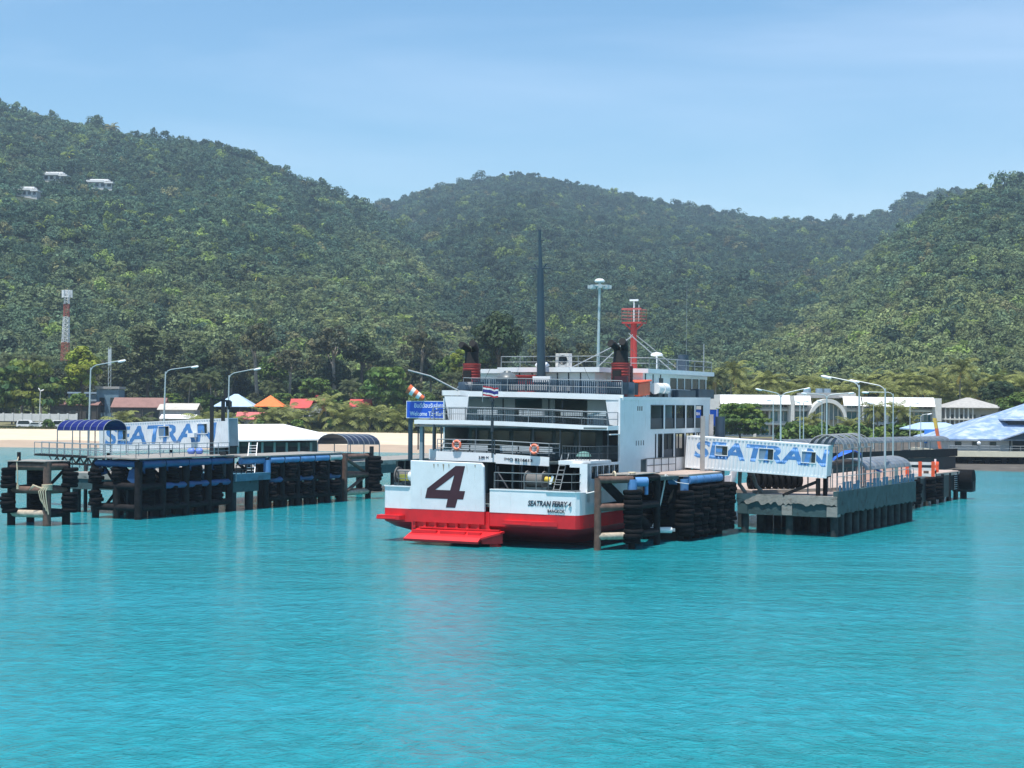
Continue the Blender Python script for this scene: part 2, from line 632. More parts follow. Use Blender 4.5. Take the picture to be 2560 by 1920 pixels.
us = list(range(-900, 3620, 40))
b = MB()
vs, fs = [], []
rows = [-14, -4, 0, 4, 9, 15, 22, 30, 40, 50, 60, 68]
for s in rows:
    for u in us:
        Y = shore_y(u) + s
        vs.append(((u - 1280) / F * Y, Y, ground_z(u, Y) + 0.02))
n = len(us)
for j in range(len(rows) - 1):
    for i in range(n - 1):
        a = j * n + i
        fs.append((a, a + 1, a + n + 1, a + n))
b.add(vs, fs, True)
tag(b.build('beach', m_sand), kind='structure')
vs, fs = [], []
wr_ = [-8, 0, 6, 12, 18, 23]
for s in wr_:
    for u in us:
        s2 = s + (1.6 * sin(u * .013) + .8 * sin(u * .041) if s > 20 else 0)
        Y = shore_y(u) + s2
        vs.append(((u - 1280) / F * Y, Y, ground_z(u, Y) + 0.05))
n = len(us)
for j in range(len(wr_) - 1):
    for i in range(n - 1):
        a = j * n + i
        fs.append((a, a + 1, a + n + 1, a + n))
b = MB(); b.add(vs, fs, True)
tag(b.build('wet_sand', mat('wet_sand', (0.40, 0.30, 0.21), 0.7, var=0.08, scale=0.2)), kind='structure')
m_mud = mat('mud_flat', (0.085, 0.075, 0.062), 0.95, var=0.25, scale=0.4, dirt=(0.16, 0.14, 0.11), damt=0.42, dscale=0.25)
us_ = [u for u in us if u >= 1500]
vs, fs = [], []
for s in rows:
    for u in us_:
        Y = shore_y(u) + s - 1.2
        vs.append(((u - 1280) / F * Y, Y, ground_z(u, Y + 1.2) + 0.07))
n = len(us_)
for j in range(len(rows) - 1):
    for i in range(n - 1):
        a = j * n + i
        fs.append((a, a + 1, a + n + 1, a + n))
b = MB(); b.add(vs, fs, True)
tag(b.build('shore', m_mud), kind='structure')
n = len(us)
b = MB()
vs, fs = [], []
rows = [67, 72, 80, 95, 115, 140, 170, 200]
for s in rows:
    for u in us:
        Y = shore_y(u) + s
        vs.append(((u - 1280) / F * Y, Y, ground_z(u, Y) + 0.03))
for j in range(len(rows) - 1):
    for i in range(n - 1):
        a = j * n + i
        fs.append((a, a + 1, a + n + 1, a + n))
b.add(vs, fs, True)
tag(b.build('ground', m_soil), kind='structure')
b = MB()
Ys = [420 + 20 * k for k in range(70)] + [1840 + 40 * k for k in range(26)]
b.add(*sheet(list(range(-900, 3620, 20)), Ys, lambda u, Y: land_z(u, Y) - 1.0), True)
tag(b.build('hills', m_forestfloor), kind='structure')

# ------------------------------------------------------------------ foliage
def translucent(m, k):
    """thin leaves let part of the light through"""
    t = m.node_tree
    p = t.nodes['Principled BSDF']
    tr = t.nodes.new('ShaderNodeBsdfTranslucent')
    ms = t.nodes.new('ShaderNodeMixShader')
    ms.inputs[0].default_value = k
    t.links.new(p.inputs['Base Color'].links[0].from_socket, tr.inputs['Color'])
    t.links.new(p.outputs[0], ms.inputs[1])
    t.links.new(tr.outputs[0], ms.inputs[2])
    t.links.new(ms.outputs[0], t.nodes['Material Output'].inputs['Surface'])

def foliage(name, c, var=0.25, rough=0.6, trans=0.12, attr=True):
    m = mat(name, c, rough, var=var, scale=0.35, attr=('tone', 'GEOMETRY') if attr else None, spec=0.25)
    translucent(m, 0.28)
    return m

def leaf_quads(rng, vs, fs, tones, c, rad, n, size, flat=0.75, tone=(1, 1, 1), jit=0.25):
    """leaf-sized faces over a lumpy clump"""
    for _ in range(n):
        th = rng.uniform(0, 2 * pi)
        zz = rng.uniform(-0.65, 1.0)
        r = sqrt(max(0, 1 - zz * zz))
        k = rng.uniform(0.72, 1.08)
        d = V(r * cos(th), r * sin(th), zz)
        p = c + V(d.x * rad * k, d.y * rad * k, d.z * rad * flat * k)
        nrm = (d + V(rng.uniform(-1, 1), rng.uniform(-1, 1), rng.uniform(-0.2, 1.5)) * 0.6)
        nrm.normalize()
        a = nrm.orthogonal().normalized()
        a = Matrix.Rotation(rng.uniform(0, 2 * pi), 3, nrm) @ a
        e = nrm.cross(a)
        s = size * rng.uniform(0.6, 1.3)
        o = len(vs)
        q = rng.uniform(0.5, 0.8)
        vs.extend([p - a * s, p + e * s * q * 0.8 + nrm * s * 0.1, p + a * s, p - e * s * q])
        fs.append((o, o + 1, o + 2, o + 3))
        j = 1 + rng.uniform(-jit, jit)
        tones.append((tone[0] * j, tone[1] * j, tone[2] * j))

def leaf_mesh(name, vs, fs, tones, m):
    me = bpy.data.meshes.new(name)
    me.from_pydata([tuple(v) for v in vs], [], fs)
    a = me.color_attributes.new('tone', 'FLOAT_COLOR', 'CORNER')
    buf = []
    for f, t in zip(fs, tones):
        buf.extend([t[0], t[1], t[2], 1.0] * len(f))
    a.data.foreach_set('color', buf)
    me.materials.append(m)
    return me

def crown_mesh(name, seed, rx, rz, nclump, nleaf, lsize, m, shape='round', warm=0.0):
    rng = random.Random(seed)
    vs, fs, tones = [], [], []
    for i in range(nclump):
        th = rng.uniform(0, 2 * pi)
        if shape == 'round':
            zz = rng.uniform(-0.55, 1.0)
            r = sqrt(max(0, 1 - zz * zz)) * rng.uniform(0.35, 1.0)
            c = V(cos(th) * r * rx, sin(th) * r * rx, zz * rz * rng.uniform(0.7, 1))
            cr = rx * rng.uniform(0.22, 0.40)
        elif shape == 'layered':          # flat tiers of an umbrella-like crown
            tier = rng.choice((-0.8, -0.45, -0.1, 0.25, 0.6, 0.9))
            lim = 1.0 - 0.45 * max(0, tier) - 0.15 * max(0, -tier)
            r = sqrt(rng.uniform(0.02, 1)) * lim
            c = V(cos(th) * r * rx, sin(th) * r * rx, tier * rz + rng.uniform(-0.06, 0.06) * rz)
            cr = rx * rng.uniform(0.16, 0.28)
        elif shape == 'feather':          # loose upright crown of a casuarina
            zz = rng.uniform(-1, 1)
            r = (1 - 0.75 * (zz + 1) / 2) * rng.uniform(0.2, 1)
            c = V(cos(th) * r * rx, sin(th) * r * rx, zz * rz)
            cr = rx * rng.uniform(0.20, 0.36)
        else:                             # sparse: clumps at limb ends, wide gaps
            zz = rng.uniform(-0.3, 1.0)
            r = sqrt(max(0, 1 - zz * zz)) * rng.uniform(0.5, 1.0)
            c = V(cos(th) * r * rx, sin(th) * r * rx, zz * rz)
            cr = rx * rng.uniform(0.14, 0.24)
        k = rng.uniform(0.65, 1.35)
        y = rng.uniform(-0.5, 1) * warm
        fl = 0.35 if shape == 'layered' else 0.75
        leaf_quads(rng, vs, fs, tones, c, cr, nleaf, lsize, fl, (k * (1 + y), k * (1 + 0.35 * y), k * (1 - 0.3 * y)))
    return leaf_mesh(name, vs, fs, tones, m)

def frond(rng, vs, fs, tones, base, th, el, L, droop, wid, tone, nseg=9, bare=0.12):
    """an arching palm frond with separate drooping leaflets"""
    d = V(cos(th) * cos(el), sin(th) * cos(el), sin(el))
    side = V(-sin(th), cos(th), 0)
    p = base.copy()
    step = L / nseg
    pts = [p.copy()]
    e = el
    for i in range(nseg):
        e -= droop / nseg * (0.5 + 1.2 * i / nseg)
        d = V(cos(th) * cos(e), sin(th) * cos(e), sin(e))
        p = p + d * step
        pts.append(p.copy())
    for i in range(nseg):
        s = (i + 0.5) / nseg
        if s < bare: continue
        w = wid * sin(pi * min(1, s * 0.86 + 0.14)) ** 0.7
        a, c = pts[i], pts[i + 1]
        ax = (c - a)
        for sg in (-1, 1):
            for h in (0.0, 0.5):
                q0 = a + ax * h
                q1 = a + ax * (h + 0.34)
                out = side * sg * w + V(0, 0, -w * rng.uniform(0.35, 0.8)) + ax.normalized() * w * 0.55
                o = len(vs)
                vs.extend([q0, q1, q1 + out * rng.uniform(0.85, 1.05), q0 + out * 0.9])
                fs.append((o, o + 1, o + 2, o + 3))
                j = rng.uniform(0.75, 1.25)
                tones.append((tone[0] * j, tone[1] * j, tone[2] * j))

def palm_crown_mesh(name, seed, L, nf, m, dead=2, spread=1.0):
    rng = random.Random(seed)
    vs, fs, tones = [], [], []
    for i in range(nf):
        th = 2 * pi * i / nf * 2.618 + rng.uniform(-0.2, 0.2)
        k = i / nf
        el = 1.25 - 1.35 * k * spread + rng.uniform(-0.12, 0.12)
        t = rng.uniform(0.75, 1.3)
        frond(rng, vs, fs, tones, V(0, 0, 0), th, el, L * rng.uniform(0.8, 1.1), rng.uniform(1.0, 1.7), L * 0.20, (t * 1.05, t, t * 0.9))
    for i in range(dead):
        th = rng.uniform(0, 2 * pi)
        frond(rng, vs, fs, tones, V(0, 0, -0.1), th, -0.5, L * 0.8, 0.9, L * 0.10, (3.2, 1.9, 1.4))
    return leaf_mesh(name, vs, fs, tones, m)

# the forest that clothes the hills: one object, thousands of crowns
m_hill = mat('hill_foliage', (0.146, 0.194, 0.112), 0.7, var=0.2, scale=0.3, attr=('tone', 'GEOMETRY'), spec=0.15)
t_ = m_hill.node_tree
at_ = t_.nodes.new('ShaderNodeAttribute')
at_.attribute_name = 'tint'
at_.attribute_type = 'INSTANCER'
pb_ = t_.nodes['Principled BSDF']
mm_ = t_.nodes.new('ShaderNodeMix')
mm_.data_type = 'RGBA'
mm_.blend_type = 'MULTIPLY'
mm_.inputs['Factor'].default_value = 1
t_.links.new(pb_.inputs['Base Color'].links[0].from_socket, mm_.inputs['A'])
t_.links.new(at_.outputs['Color'], mm_.inputs['B'])
t_.links.new(mm_.outputs['Result'], pb_.inputs['Base Color'])
translucent(m_hill, 0.25)

kinds = bpy.data.collections.new('forest_kinds')
def forest_kind(me):
    o = bpy.data.objects.new(me.name, me)
    kinds.objects.link(o)
for k in range(7):
    rng = random.Random(900 + k)
    vs, fs, tones = [], [], []
    rx, rz = rng.uniform(3.6, 5.0), rng.uniform(3.0, 4.6)
    for i in range(15):
        th = rng.uniform(0, 2 * pi)
        zz = rng.uniform(-0.4, 1.0)
        r = sqrt(max(0, 1 - zz * zz)) * rng.uniform(0.3, 1.0)
        q = rng.uniform(0.8, 1.2)
        leaf_quads(rng, vs, fs, tones, V(cos(th) * r * rx, sin(th) * r * rx, zz * rz), rx * rng.uniform(0.28, 0.45), 27, 0.62, 0.8, (q, q, q), 0.18)
    forest_kind(leaf_mesh('a_crown_%d' % k, vs, fs, tones, m_hill))
for k in range(2):
    forest_kind(palm_crown_mesh('b_palm_%d' % k, 40 + k, 4.6, 13, m_hill, dead=2))

rng = random.Random(11)
pv, p_idx, p_rot, p_scl, p_tint = [], [], [], [], []
VILLAS = [(67, 482), (135, 442), (248, 462)]
tries = 0
def put(i, u, Y):
    z = land_z(u, Y)
    x = (u - 1280) / F * Y
    hz = [hill_z(k, u, Y) for k in range(3)]
    h = max(range(3), key=lambda k: hz[k])
    if max(hz) < ground_z(u, Y):
        h = 0
    if Y > HILLS[h][2] + 35: return
    row = YH - (z + 4 - EYE) * F / Y + ROLL * (u - 1280)
    for vx, vy in VILLAS:
        if abs(u - vx) < 37 and -12 < row - vy < 19: return
    reg = noise.noise(V(x * 0.008, Y * 0.005, 5.0))
    reg2 = noise.noise(V(x * 0.02, Y * 0.012, 9.0))
    lit_warmth = smooth(930, 560, row + 60 * reg) if False else max(0.0, min(1.0, (row - 560) / 330.0 + 0.5 * reg))
    if h == 1: lit_warmth *= 0.3;  # middle hill kept bluish: distance haze put into the crown tint
    if h == 2: lit_warmth = 0.30 + 0.75 * max(0, min(1, (row - 600 + 60 * reg) / 190.0))  # tinted cooler above as if hazier, warmer on the lower spur as if lit
    g = rng.uniform(0.62, 1.3)
    cool = (0.55, 0.80, 0.92)
    warm = (1.45, 1.30, 0.92)
    t = max(0, min(1, lit_warmth * 0.8 + rng.uniform(-0.25, 0.3) + 0.3 * reg2))
    c = [cool[k] + (warm[k] - cool[k]) * t for k in range(3)]
    r_ = rng.random()
    if r_ < 0.022: c = [1.5, 1.15, 0.95]       # bare or flowering crowns
    elif r_ < 0.085: c = [1.65, 1.7, 0.8]                 # fresh yellow-green
    elif r_ < 0.17: c = [0.45, 0.58, 0.62]               # dark evergreens
    g *= (1.0 + 0.25 * reg2) * (0.9, 0.74, 1.0)[h]  # middle hill darkened in colour so the lit spur stands out
    palm = rng.random() < (0.30 if (h == 0 and reg > -0.05) or (h == 2 and row < 720) else 0.05)
    pv.append((x, Y, z + rng.uniform(0.5, 4.5) + (2 if palm else 0)))
    p_idx.append(7 + rng.randrange(2) if palm else rng.randrange(7))
    p_rot.append((rng.uniform(-0.15, 0.15), rng.uniform(-0.15, 0.15), rng.uniform(0, 2 * pi)))
    s = rng.choice((0.36, 0.5, 0.6, 0.7, 0.85, 1.2)) * rng.uniform(0.85, 1.15) * (0.75 + 0.45 * Y / 1500)
    p_scl.append((s * rng.uniform(0.85, 1.2), s * rng.uniform(0.85, 1.2), s * rng.uniform(0.7, 1.25)))
    p_tint.append((c[0] * g, c[1] * g, c[2] * g, 1))
NTREE = 46000
for i in range(NTREE):
    u = rng.uniform(-260, 2820)
    Y = sqrt(rng.uniform(440.0 ** 2, 2090.0 ** 2)) if rng.random() < 0.72 else rng.uniform(440, 1320)
    put(i, u, Y)
for i in range(9000):        # the slopes to either side of the picture
    u = rng.choice((rng.uniform(-880, -250), rng.uniform(2810, 3580)))
    put(i, u, sqrt(rng.uniform(440.0 ** 2, 1320.0 ** 2)))
for i in range(1500):        # the skylines
    h = rng.choice((0, 1, 2))
    lim = ((-250, 1000), (900, 2300), (1650, 2800))[h]
    u = rng.uniform(*lim)
    put(i, u, HILLS[h][2] + rng.uniform(-25, 8))
    if pv and i % 5 == 0:
        p_scl[-1] = tuple(q * 1.25 for q in p_scl[-1])
        pv[-1] = (pv[-1][0], pv[-1][1], pv[-1][2] + rng.uniform(1, 5))
for i in range(40):          # tall trees standing up on the saddle to the right
    u = rng.choice((2195, 2235, 2262, 2290, 2330, 2350, 2385, 2410)) + rng.uniform(-14, 14)
    put(i, u, HILLS[1][2] + rng.uniform(-12, 4))
    p_scl[-1] = (1.8, 1.8, 1.7)
    pv[-1] = (pv[-1][0], pv[-1][1], pv[-1][2] + rng.uniform(2, 8))
me = bpy.data.meshes.new('forest')
me.from_pydata(pv, [], [])
a = me.attributes.new('idx', 'INT', 'POINT'); a.data.foreach_set('value', p_idx)
a = me.attributes.new('rot', 'FLOAT_VECTOR', 'POINT'); a.data.foreach_set('vector', [x for r in p_rot for x in r])
a = me.attributes.new('scl', 'FLOAT_VECTOR', 'POINT'); a.data.foreach_set('vector', [x for r in p_scl for x in r])
a = me.attributes.new('tint', 'FLOAT_COLOR', 'POINT'); a.data.foreach_set('color', [x for r in p_tint for x in r])
forest = bpy.data.objects.new('forest', me)
col.objects.link(forest)
tag(forest, 'dense green tropical forest covering the hills', 'forest', kind='stuff')
gt = bpy.data.node_groups.new('forest_nodes', 'GeometryNodeTree')
gt.interface.new_socket('Geometry', in_out='INPUT', socket_type='NodeSocketGeometry')
gt.interface.new_socket('Geometry', in_out='OUTPUT', socket_type='NodeSocketGeometry')
gi = gt.nodes.new('NodeGroupInput')
go = gt.nodes.new('NodeGroupOutput')
ip = gt.nodes.new('GeometryNodeInstanceOnPoints')
ci = gt.nodes.new('GeometryNodeCollectionInfo')
ci.inputs['Collection'].default_value = kinds
ci.inputs['Separate Children'].default_value = True
ci.inputs['Reset Children'].default_value = True
def named(n, ty):
    a = gt.nodes.new('GeometryNodeInputNamedAttribute')
    a.data_type = ty
    a.inputs['Name'].default_value = n
    return a.outputs['Attribute']
e2r = gt.nodes.new('FunctionNodeEulerToRotation')
gt.links.new(named('rot', 'FLOAT_VECTOR'), e2r.inputs[0])
gt.links.new(gi.outputs[0], ip.inputs['Points'])
gt.links.new(ci.outputs[0], ip.inputs['Instance'])
ip.inputs['Pick Instance'].default_value = True
gt.links.new(named('idx', 'INT'), ip.inputs['Instance Index'])
gt.links.new(e2r.outputs[0], ip.inputs['Rotation'])
gt.links.new(named('scl', 'FLOAT_VECTOR'), ip.inputs['Scale'])
gt.links.new(ip.outputs[0], go.inputs[0])
md = forest.modifiers.new('scatter', 'NODES')
md.node_group = gt


# ------------------------------------------------------------------ the ferry (x starboard, y forward, z up from the waterline)
FY = radians(27)
ferry = thing('car_ferry', 'white car ferry with a red bottom, big 4 on its stern ramp and twin funnels', 'ferry', (-2.2, 101.7, 0), -FY)
MF = Matrix.Translation((-2.2, 101.7, 0)) @ Matrix.Rotation(-FY, 4, 'Z')
def FW(x, y, z):
    return MF @ V(x, y, z)

def fpart(mb, name, m, parent=None, bevel=0.0):
    return mb.build(name, m, parent or ferry, bevel)

# hull as a loft of plan outlines: half breadths by station
def outline(z):
    """half plan of the shell at height z, stern to bow: (y, half breadth)"""
    if z < 1.3:
        k = (1.3 - z) / 1.3
        cut = 2.5 * k ** 1.3
        ys = 4.6 * k ** 1.7
    else:
        cut, ys = 0.0, 0.0
    B = 7.12
    out = [(ys, 4.9 - cut * 0.7), (ys + 0.04, 6.45 - cut), (ys + 0.12, 6.86 - cut), (ys + 0.35, 7.04 - cut), (ys + 1.0, B - cut)]
    for y in (8, 12, 18, 24):
        out.append((y, B - cut * (0.9 if y < 9 else 0.7)))
    fl = 0.25 * (z - 2)
    out += [(30, 6.3 - cut * 0.6 + fl * 0.5), (36, 4.4 - cut * 0.5 + fl), (40, 2.5 + fl)]
    return out

def shell(mb, zs, thick=None):
    rings = []
    for z in zs:
        o = outline(z)
        rings.append([V(x, y, z) for y, x in o] + [V(-x, y, z) for y, x in reversed(o)])
    n = len(rings[0])
    vs = [p for r in rings for p in r]
    fs = []
    for i in range(len(zs) - 1):
        for k in range(n):
            a, c = i * n + k, i * n + (k + 1) % n
            fs.append((a, c, c + n, a + n))
    mb.add(vs, fs, True)
    return rings

b = MB(); r = shell(b, [-1.0, -0.3, 0.25, 0.6, 0.95, 1.29, 2.14])
b.add(r[0], [tuple(range(len(r[0])))])
hull = fpart(b, 'hull', m_red)
es = hull.modifiers.new('edge', 'EDGE_SPLIT'); es.split_angle = radians(35)
# white topsides with an open mooring deck aft (a gap in the bulwark for the ramp)
b = MB()
for sg in (1, -1):
    b.piece()
    o = outline(3.0)
    pts = [V(sg * x, y, 0) for y, x in o]
    for (p, q) in zip(pts, pts[1:]):
        if abs(p.y) < 31:
            top = 3.55
            b.slab([p + V(0, 0, 2.14), q + V(0, 0, 2.14), q + V(0, 0, top), p + V(0, 0, top)], V(-sg * 0.1, 0.06, 0))
    b.beam(pts[0] + V(0, 0, 3.58), pts[1] + V(0, 0, 3.58), 0.16, 0.07)
    b.beam(pts[1] + V(0, 0, 3.58), pts[2] + V(0, 0, 3.58), 0.16, 0.07)
    b.beam(pts[2] + V(0, 0, 3.58), pts[3] + V(0, 0, 3.58), 0.16, 0.07)
    if sg < 0: b.bx(-5.0, -4.75, -0.02, 0.14, 2.14, 3.62); break
    b.bx(0.95, 4.95, -0.02, 0.14, 2.14, 3.55)
    b.bx(0.95, 4.95, -0.05, 0.17, 3.551, 3.62)
    b.bx(1.62, 1.67, -0.04, 0.0, 2.14, 3.5)
    b.bx(2.4, 2.43, -0.04, 0.0, 2.14, 3.5)
b.split('bulwark', m_white, ferry)
# bow bulwark
b = MB()
o = [q for q in outline(3.0) if q[0] >= 30]
o2 = [q for q in outline(5.0) if q[0] >= 30]
for sg in (1, -1):
    b.piece()
    for k in range(len(o) - 1):
        a, c, d, e = o[k], o[k + 1], o2[k + 1], o2[k]
        b.slab([V(sg * a[1], a[0], 2.14), V(sg * c[1], c[0], 2.14), V(sg * d[1], d[0], 4.3), V(sg * e[1], e[0], 4.3)], V(-sg * 0.1, 0, 0))
b.split('bow_bulwark', m_white, ferry)
# ramp niche: red coaming under the flap, with hinges
b = MB()
b.bx(-4.75, 0.95, -0.04, 0.12, 0.72, 2.14)
for k in range(7):
    b.bx(-4.55 + 0.78 * k, -4.37 + 0.78 * k, -0.22, -0.04, 0.95, 1.38)
fpart(b, 'ramp_sill', m_red)
b = MB()
b.slab([(-4.65, -0.30, 2.16), (0.70, -0.30, 2.16), (0.70, -0.42, 5.02), (0.52, -0.43, 5.24), (-4.65, -0.43, 5.30)], V(0, 0.22, 0.02))
ramp = fpart(b, 'stern_ramp', m_white, None, 0.03)
b = MB()
b.bx(-4.65, 0.70, -0.29, -0.08, 1.36, 2.157)
b.build('ramp_foot', m_red, ramp)
# the numeral: parallelogram strokes, as painted
def on_ramp(x, z):
    y = -0.30 - 0.12 * (z - 2.16) / 2.86
    return V(x, y - 0.012, z)
b = MB()
outer = [(-1.30, 5.03), (-0.62, 5.03), (-1.06, 3.44), (-0.64, 3.44), (-0.79, 2.90), (-1.20, 2.90), (-1.38, 2.35), (-2.06, 2.35), (-1.92, 2.90), (-3.58, 2.90), (-3.42, 3.53)]
inner = [(-1.42, 4.42), (-1.73, 3.46), (-2.82, 3.46)]
# outline with a slit joining the counter, triangulated as quads
vs = [on_ramp(x, z) for x, z in outer] + [on_ramp(x, z) for x, z in inner]
fs = [(0, 1, 2, 12, 11), (10, 0, 11, 13), (9, 10, 13, 8), (8, 13, 12, 7), (12, 2, 5, 6, 7), (2, 3, 4, 5)]
b.add(vs, fs)
tag(b.build('numeral', m_maroon, ramp, fix=True), 'large maroon numeral 4 painted on the ramp')
# rust streaks at the ramp head
b = MB()
for x, w, h in [(-2.9, .05, .35), (-2.6, .04, .22), (-2.2, .06, .5), (-1.8, .04, .28), (0.1, .05, .2)]:
    b.piece().add([on_ramp(x - w, 5.12), on_ramp(x + w, 5.12), on_ramp(x + 0.01, 5.12 - h)], [(0, 1, 2)])
b.split('rust_stain', mat('stain', (0.30, 0.24, 0.17), 0.8), ramp)
# steps and rubbing ledges
b = MB()
b.slab([(-4.2, -0.05, 0.98), (2.05, -0.05, 0.98), (1.95, -0.45, 0.92), (1.0, -1.3, 0.60), (-4.3, -1.3, 0.60), (-4.3, -0.7, 0.80)], V(0, 0, -0.12))
b.slab([(-4.3, -1.31, 0.60), (1.0, -1.31, 0.60), (0.95, -1.6, 0.36), (-4.45, -1.6, 0.36)], V(0, 0.05, -0.14))
b.slab([(1.0, -1.28, 0.55), (1.9, -0.05, 0.9), (1.9, -0.05, 0.2), (1.0, -1.0, 0.2)], V(-0.1, 0, 0))
for x0, x1 in ((-4.2, -2.4), (-2.1, -0.3), (-0.1, 0.8)):
    b.bx(x0, x1, -1.0, -0.75, 0.72, 0.9)
b.bx(-4.0, 1.8, -0.35, -0.1, 0.97, 1.06)
fpart(b, 'landing_step', m_red)
for x0, x1, x2 in ((2.05, 4.3, 5.7), (-7.22, -5.5, -5.3)):
    b = MB()
    b.prism([(x0, -0.36), (x1, -0.36), (x2, -0.02), (x0, 0.2)], 1.42, 1.70)
    b.prism([(x0, -0.42), (x1 - .3, -0.42), (x1 - .3, -0.362), (x0, -0.362)], 1.45, 1.53)
    fpart(b, 'rubbing_ledge', m_red)
b = MB()
b.slab([(0.95, 0.1, 1.1), (2.0, 0.1, -0.3), (1.3, 0.1, -0.3), (0.9, -0.02, 0.6)], V(0, -0.35, 0))
fpart(b, 'skeg', m_red)

# car deck, its inner walls and the deck above
b = MB()
b.prism([(-6.9, 1.2), (-4.9, 0.2), (4.9, 0.2), (6.9, 1.2), (6.95, 30), (-6.95, 30)], 2.45, 2.6)
fpart(b, 'car_deck', m_deck)
b = MB()
b.bx(-6.9, 6.9, 20.0, 20.2, 2.6, 5.2)
b.piece().bx(-2.6, -2.4, 6, 20, 2.6, 5.2)
b.piece().bx(2.6, 2.8, 9, 20, 2.6, 5.2)
for x in (-4.8, 1.0, 3.6):
    b.piece().bx(x, x + 0.14, 2.9, 3.05, 2.6, 5.2)
b.split('car_deck_bulkhead', m_darkteal, ferry)

# side walls with their real openings, as frames round the holes
def wall_with_holes(mb, x0, x1, ya, yb, za, zb, holes):
    """a fore-and-aft wall, split into strips round rectangular holes (y0, y1, z0, z1)"""
    ys = sorted(set([ya, yb] + [q for h in holes for q in h[:2] if ya < q < yb]))
    for y0, y1 in zip(ys, ys[1:]):
        hs = sorted([h for h in holes if h[0] < (y0 + y1) / 2 < h[1]], key=lambda h: h[2])
        z = za
        for h in hs:
            if h[2] > z:
                mb.bx(x0, x1, y0, y1, z, h[2])
            z = h[3]
        if zb > z:
            mb.bx(x0, x1, y0, y1, z, zb)

UP = [(11.66, 14.0), (14.35, 16.15), (16.4, 18.2), (18.5, 20.05), (20.35, 21.9)]
LO = [(12.49, 12.70), (13.02, 13.84), (14.1, 15.95), (16.25, 18.05), (18.4, 20.2), (20.5, 22)]
PH = [(1.95, 2.65), (2.95, 3.6), (3.85, 4.5), (4.8, 5.35), (5.6, 6.1)]
for sg in (1, -1):
    b = MB()
    x0, x1 = sg * 6.98, sg * 7.12
    hol = [(y0, y1, 4.4, 5.1) for y0, y1 in PH] + [(y0, y1, 5.32, 7.03) for y0, y1 in LO] + [(y0, y1, 7.36, 9.02) for y0, y1 in UP]
    hol += [(18.5, 20.2, 4.2, 5.0)]
    if sg > 0:
        wall_with_holes(b, x0, x1, 1.3, 6.76, 3.55, 5.30, hol)
        b.bx(x0, x1, 4.6, 5.0, 5.301, 5.42)
        b.bx(x0, x1, 4.9, 6.4, 7.05, 7.12)
        b.bx(x0, x1, 6.4, 6.76, 5.3, 9.46)
        wall_with_holes(b, x0, x1, 6.76, 23.4, 3.55, 9.46, hol)
    else:
        wall_with_holes(b, x0, x1, 8.2, 23.4, 3.55, 9.46, hol)
    sw = fpart(b, 'side_wall', m_white)
    # frames, rails and glazing in the openings
    for (y0, y1) in UP:
        f = MB()
        w = 0.06
        f.bx(sg * 6.99, sg * 7.14, y0, y0 + w, 7.36, 9.02); f.bx(sg * 6.99, sg * 7.14, y1 - w, y1, 7.36, 9.02)
        f.bx(sg * 6.99, sg * 7.14, y0 + w, y1 - w, 8.96, 9.02); f.bx(sg * 6.99, sg * 7.14, y0 + w, y1 - w, 7.36, 7.42)
        f.bx(sg * 7.0, sg * 7.08, y0 + w, y1 - w, 7.42, 8.1)
        fo = f.build('window', m_frame, sw)
    for (y0, y1) in LO:
        f = MB()
        w = 0.06
        f.bx(sg * 6.99, sg * 7.14, y0, y0 + w, 5.32, 7.03); f.bx(sg * 6.99, sg * 7.14, y1 - w, y1, 5.32, 7.03)
        f.bx(sg * 6.99, sg * 7.14, y0 + w, y1 - w, 6.97, 7.03); f.bx(sg * 6.99, sg * 7.14, y0 + w, y1 - w, 5.32, 5.38)
        if y1 - y0 > 1:
            f.bx(sg * 7.02, sg * 7.08, y0 + w, y1 - w, 5.38, 5.95)
            f.bx(sg * 7.0, sg * 7.08, (y0 + y1) / 2 - .03, (y0 + y1) / 2 + .03, 5.95, 6.97)
        f.build('window', m_frame, sw)
    for (y0, y1) in PH:
        f = MB()
        f.bx(sg * 6.99, sg * 7.15, y0 - .04, y0, 4.4, 5.1); f.bx(sg * 6.99, sg * 7.15, y1, y1 + .04, 4.4, 5.1)
        f.bx(sg * 6.99, sg * 7.15, y0 - .04, y1 + .04, 5.1, 5.14); f.bx(sg * 6.99, sg * 7.15, y0 - .04, y1 + .04, 4.36, 4.4)
        f.bx(sg * 7.01, sg * 7.03, y0, y1, 4.4, 5.1)
        f.build('porthole', m_glass, sw)
    if sg > 0:
        f = MB()
        for k in range(3):
            f.piece().bx(7.12, 7.135, 9.3 + 0.35 * k, 9.45 + 0.35 * k, 8.62, 8.92)
        for k in range(4):
            f.piece().bx(7.12, 7.135, 9.1 + 0.42 * k, 9.2 + 0.42 * k, 6.3, 6.62)
        f.split('vent_slot', m_glass, sw)
# starboard quarter: post, opening frame and small stump
b = MB()
b.bx(6.6, 7.12, 1.28, 1.75, 2.9, 5.32)
b.bx(5.9, 7.12, 1.3, 1.75, 5.06, 5.32)
fpart(b, 'quarter_post', m_white)
b = MB()
b.bx(4.9, 7.12, 1.75, 4.9, 5.20, 5.46)
fpart(b, 'quarter_platform', m_white)

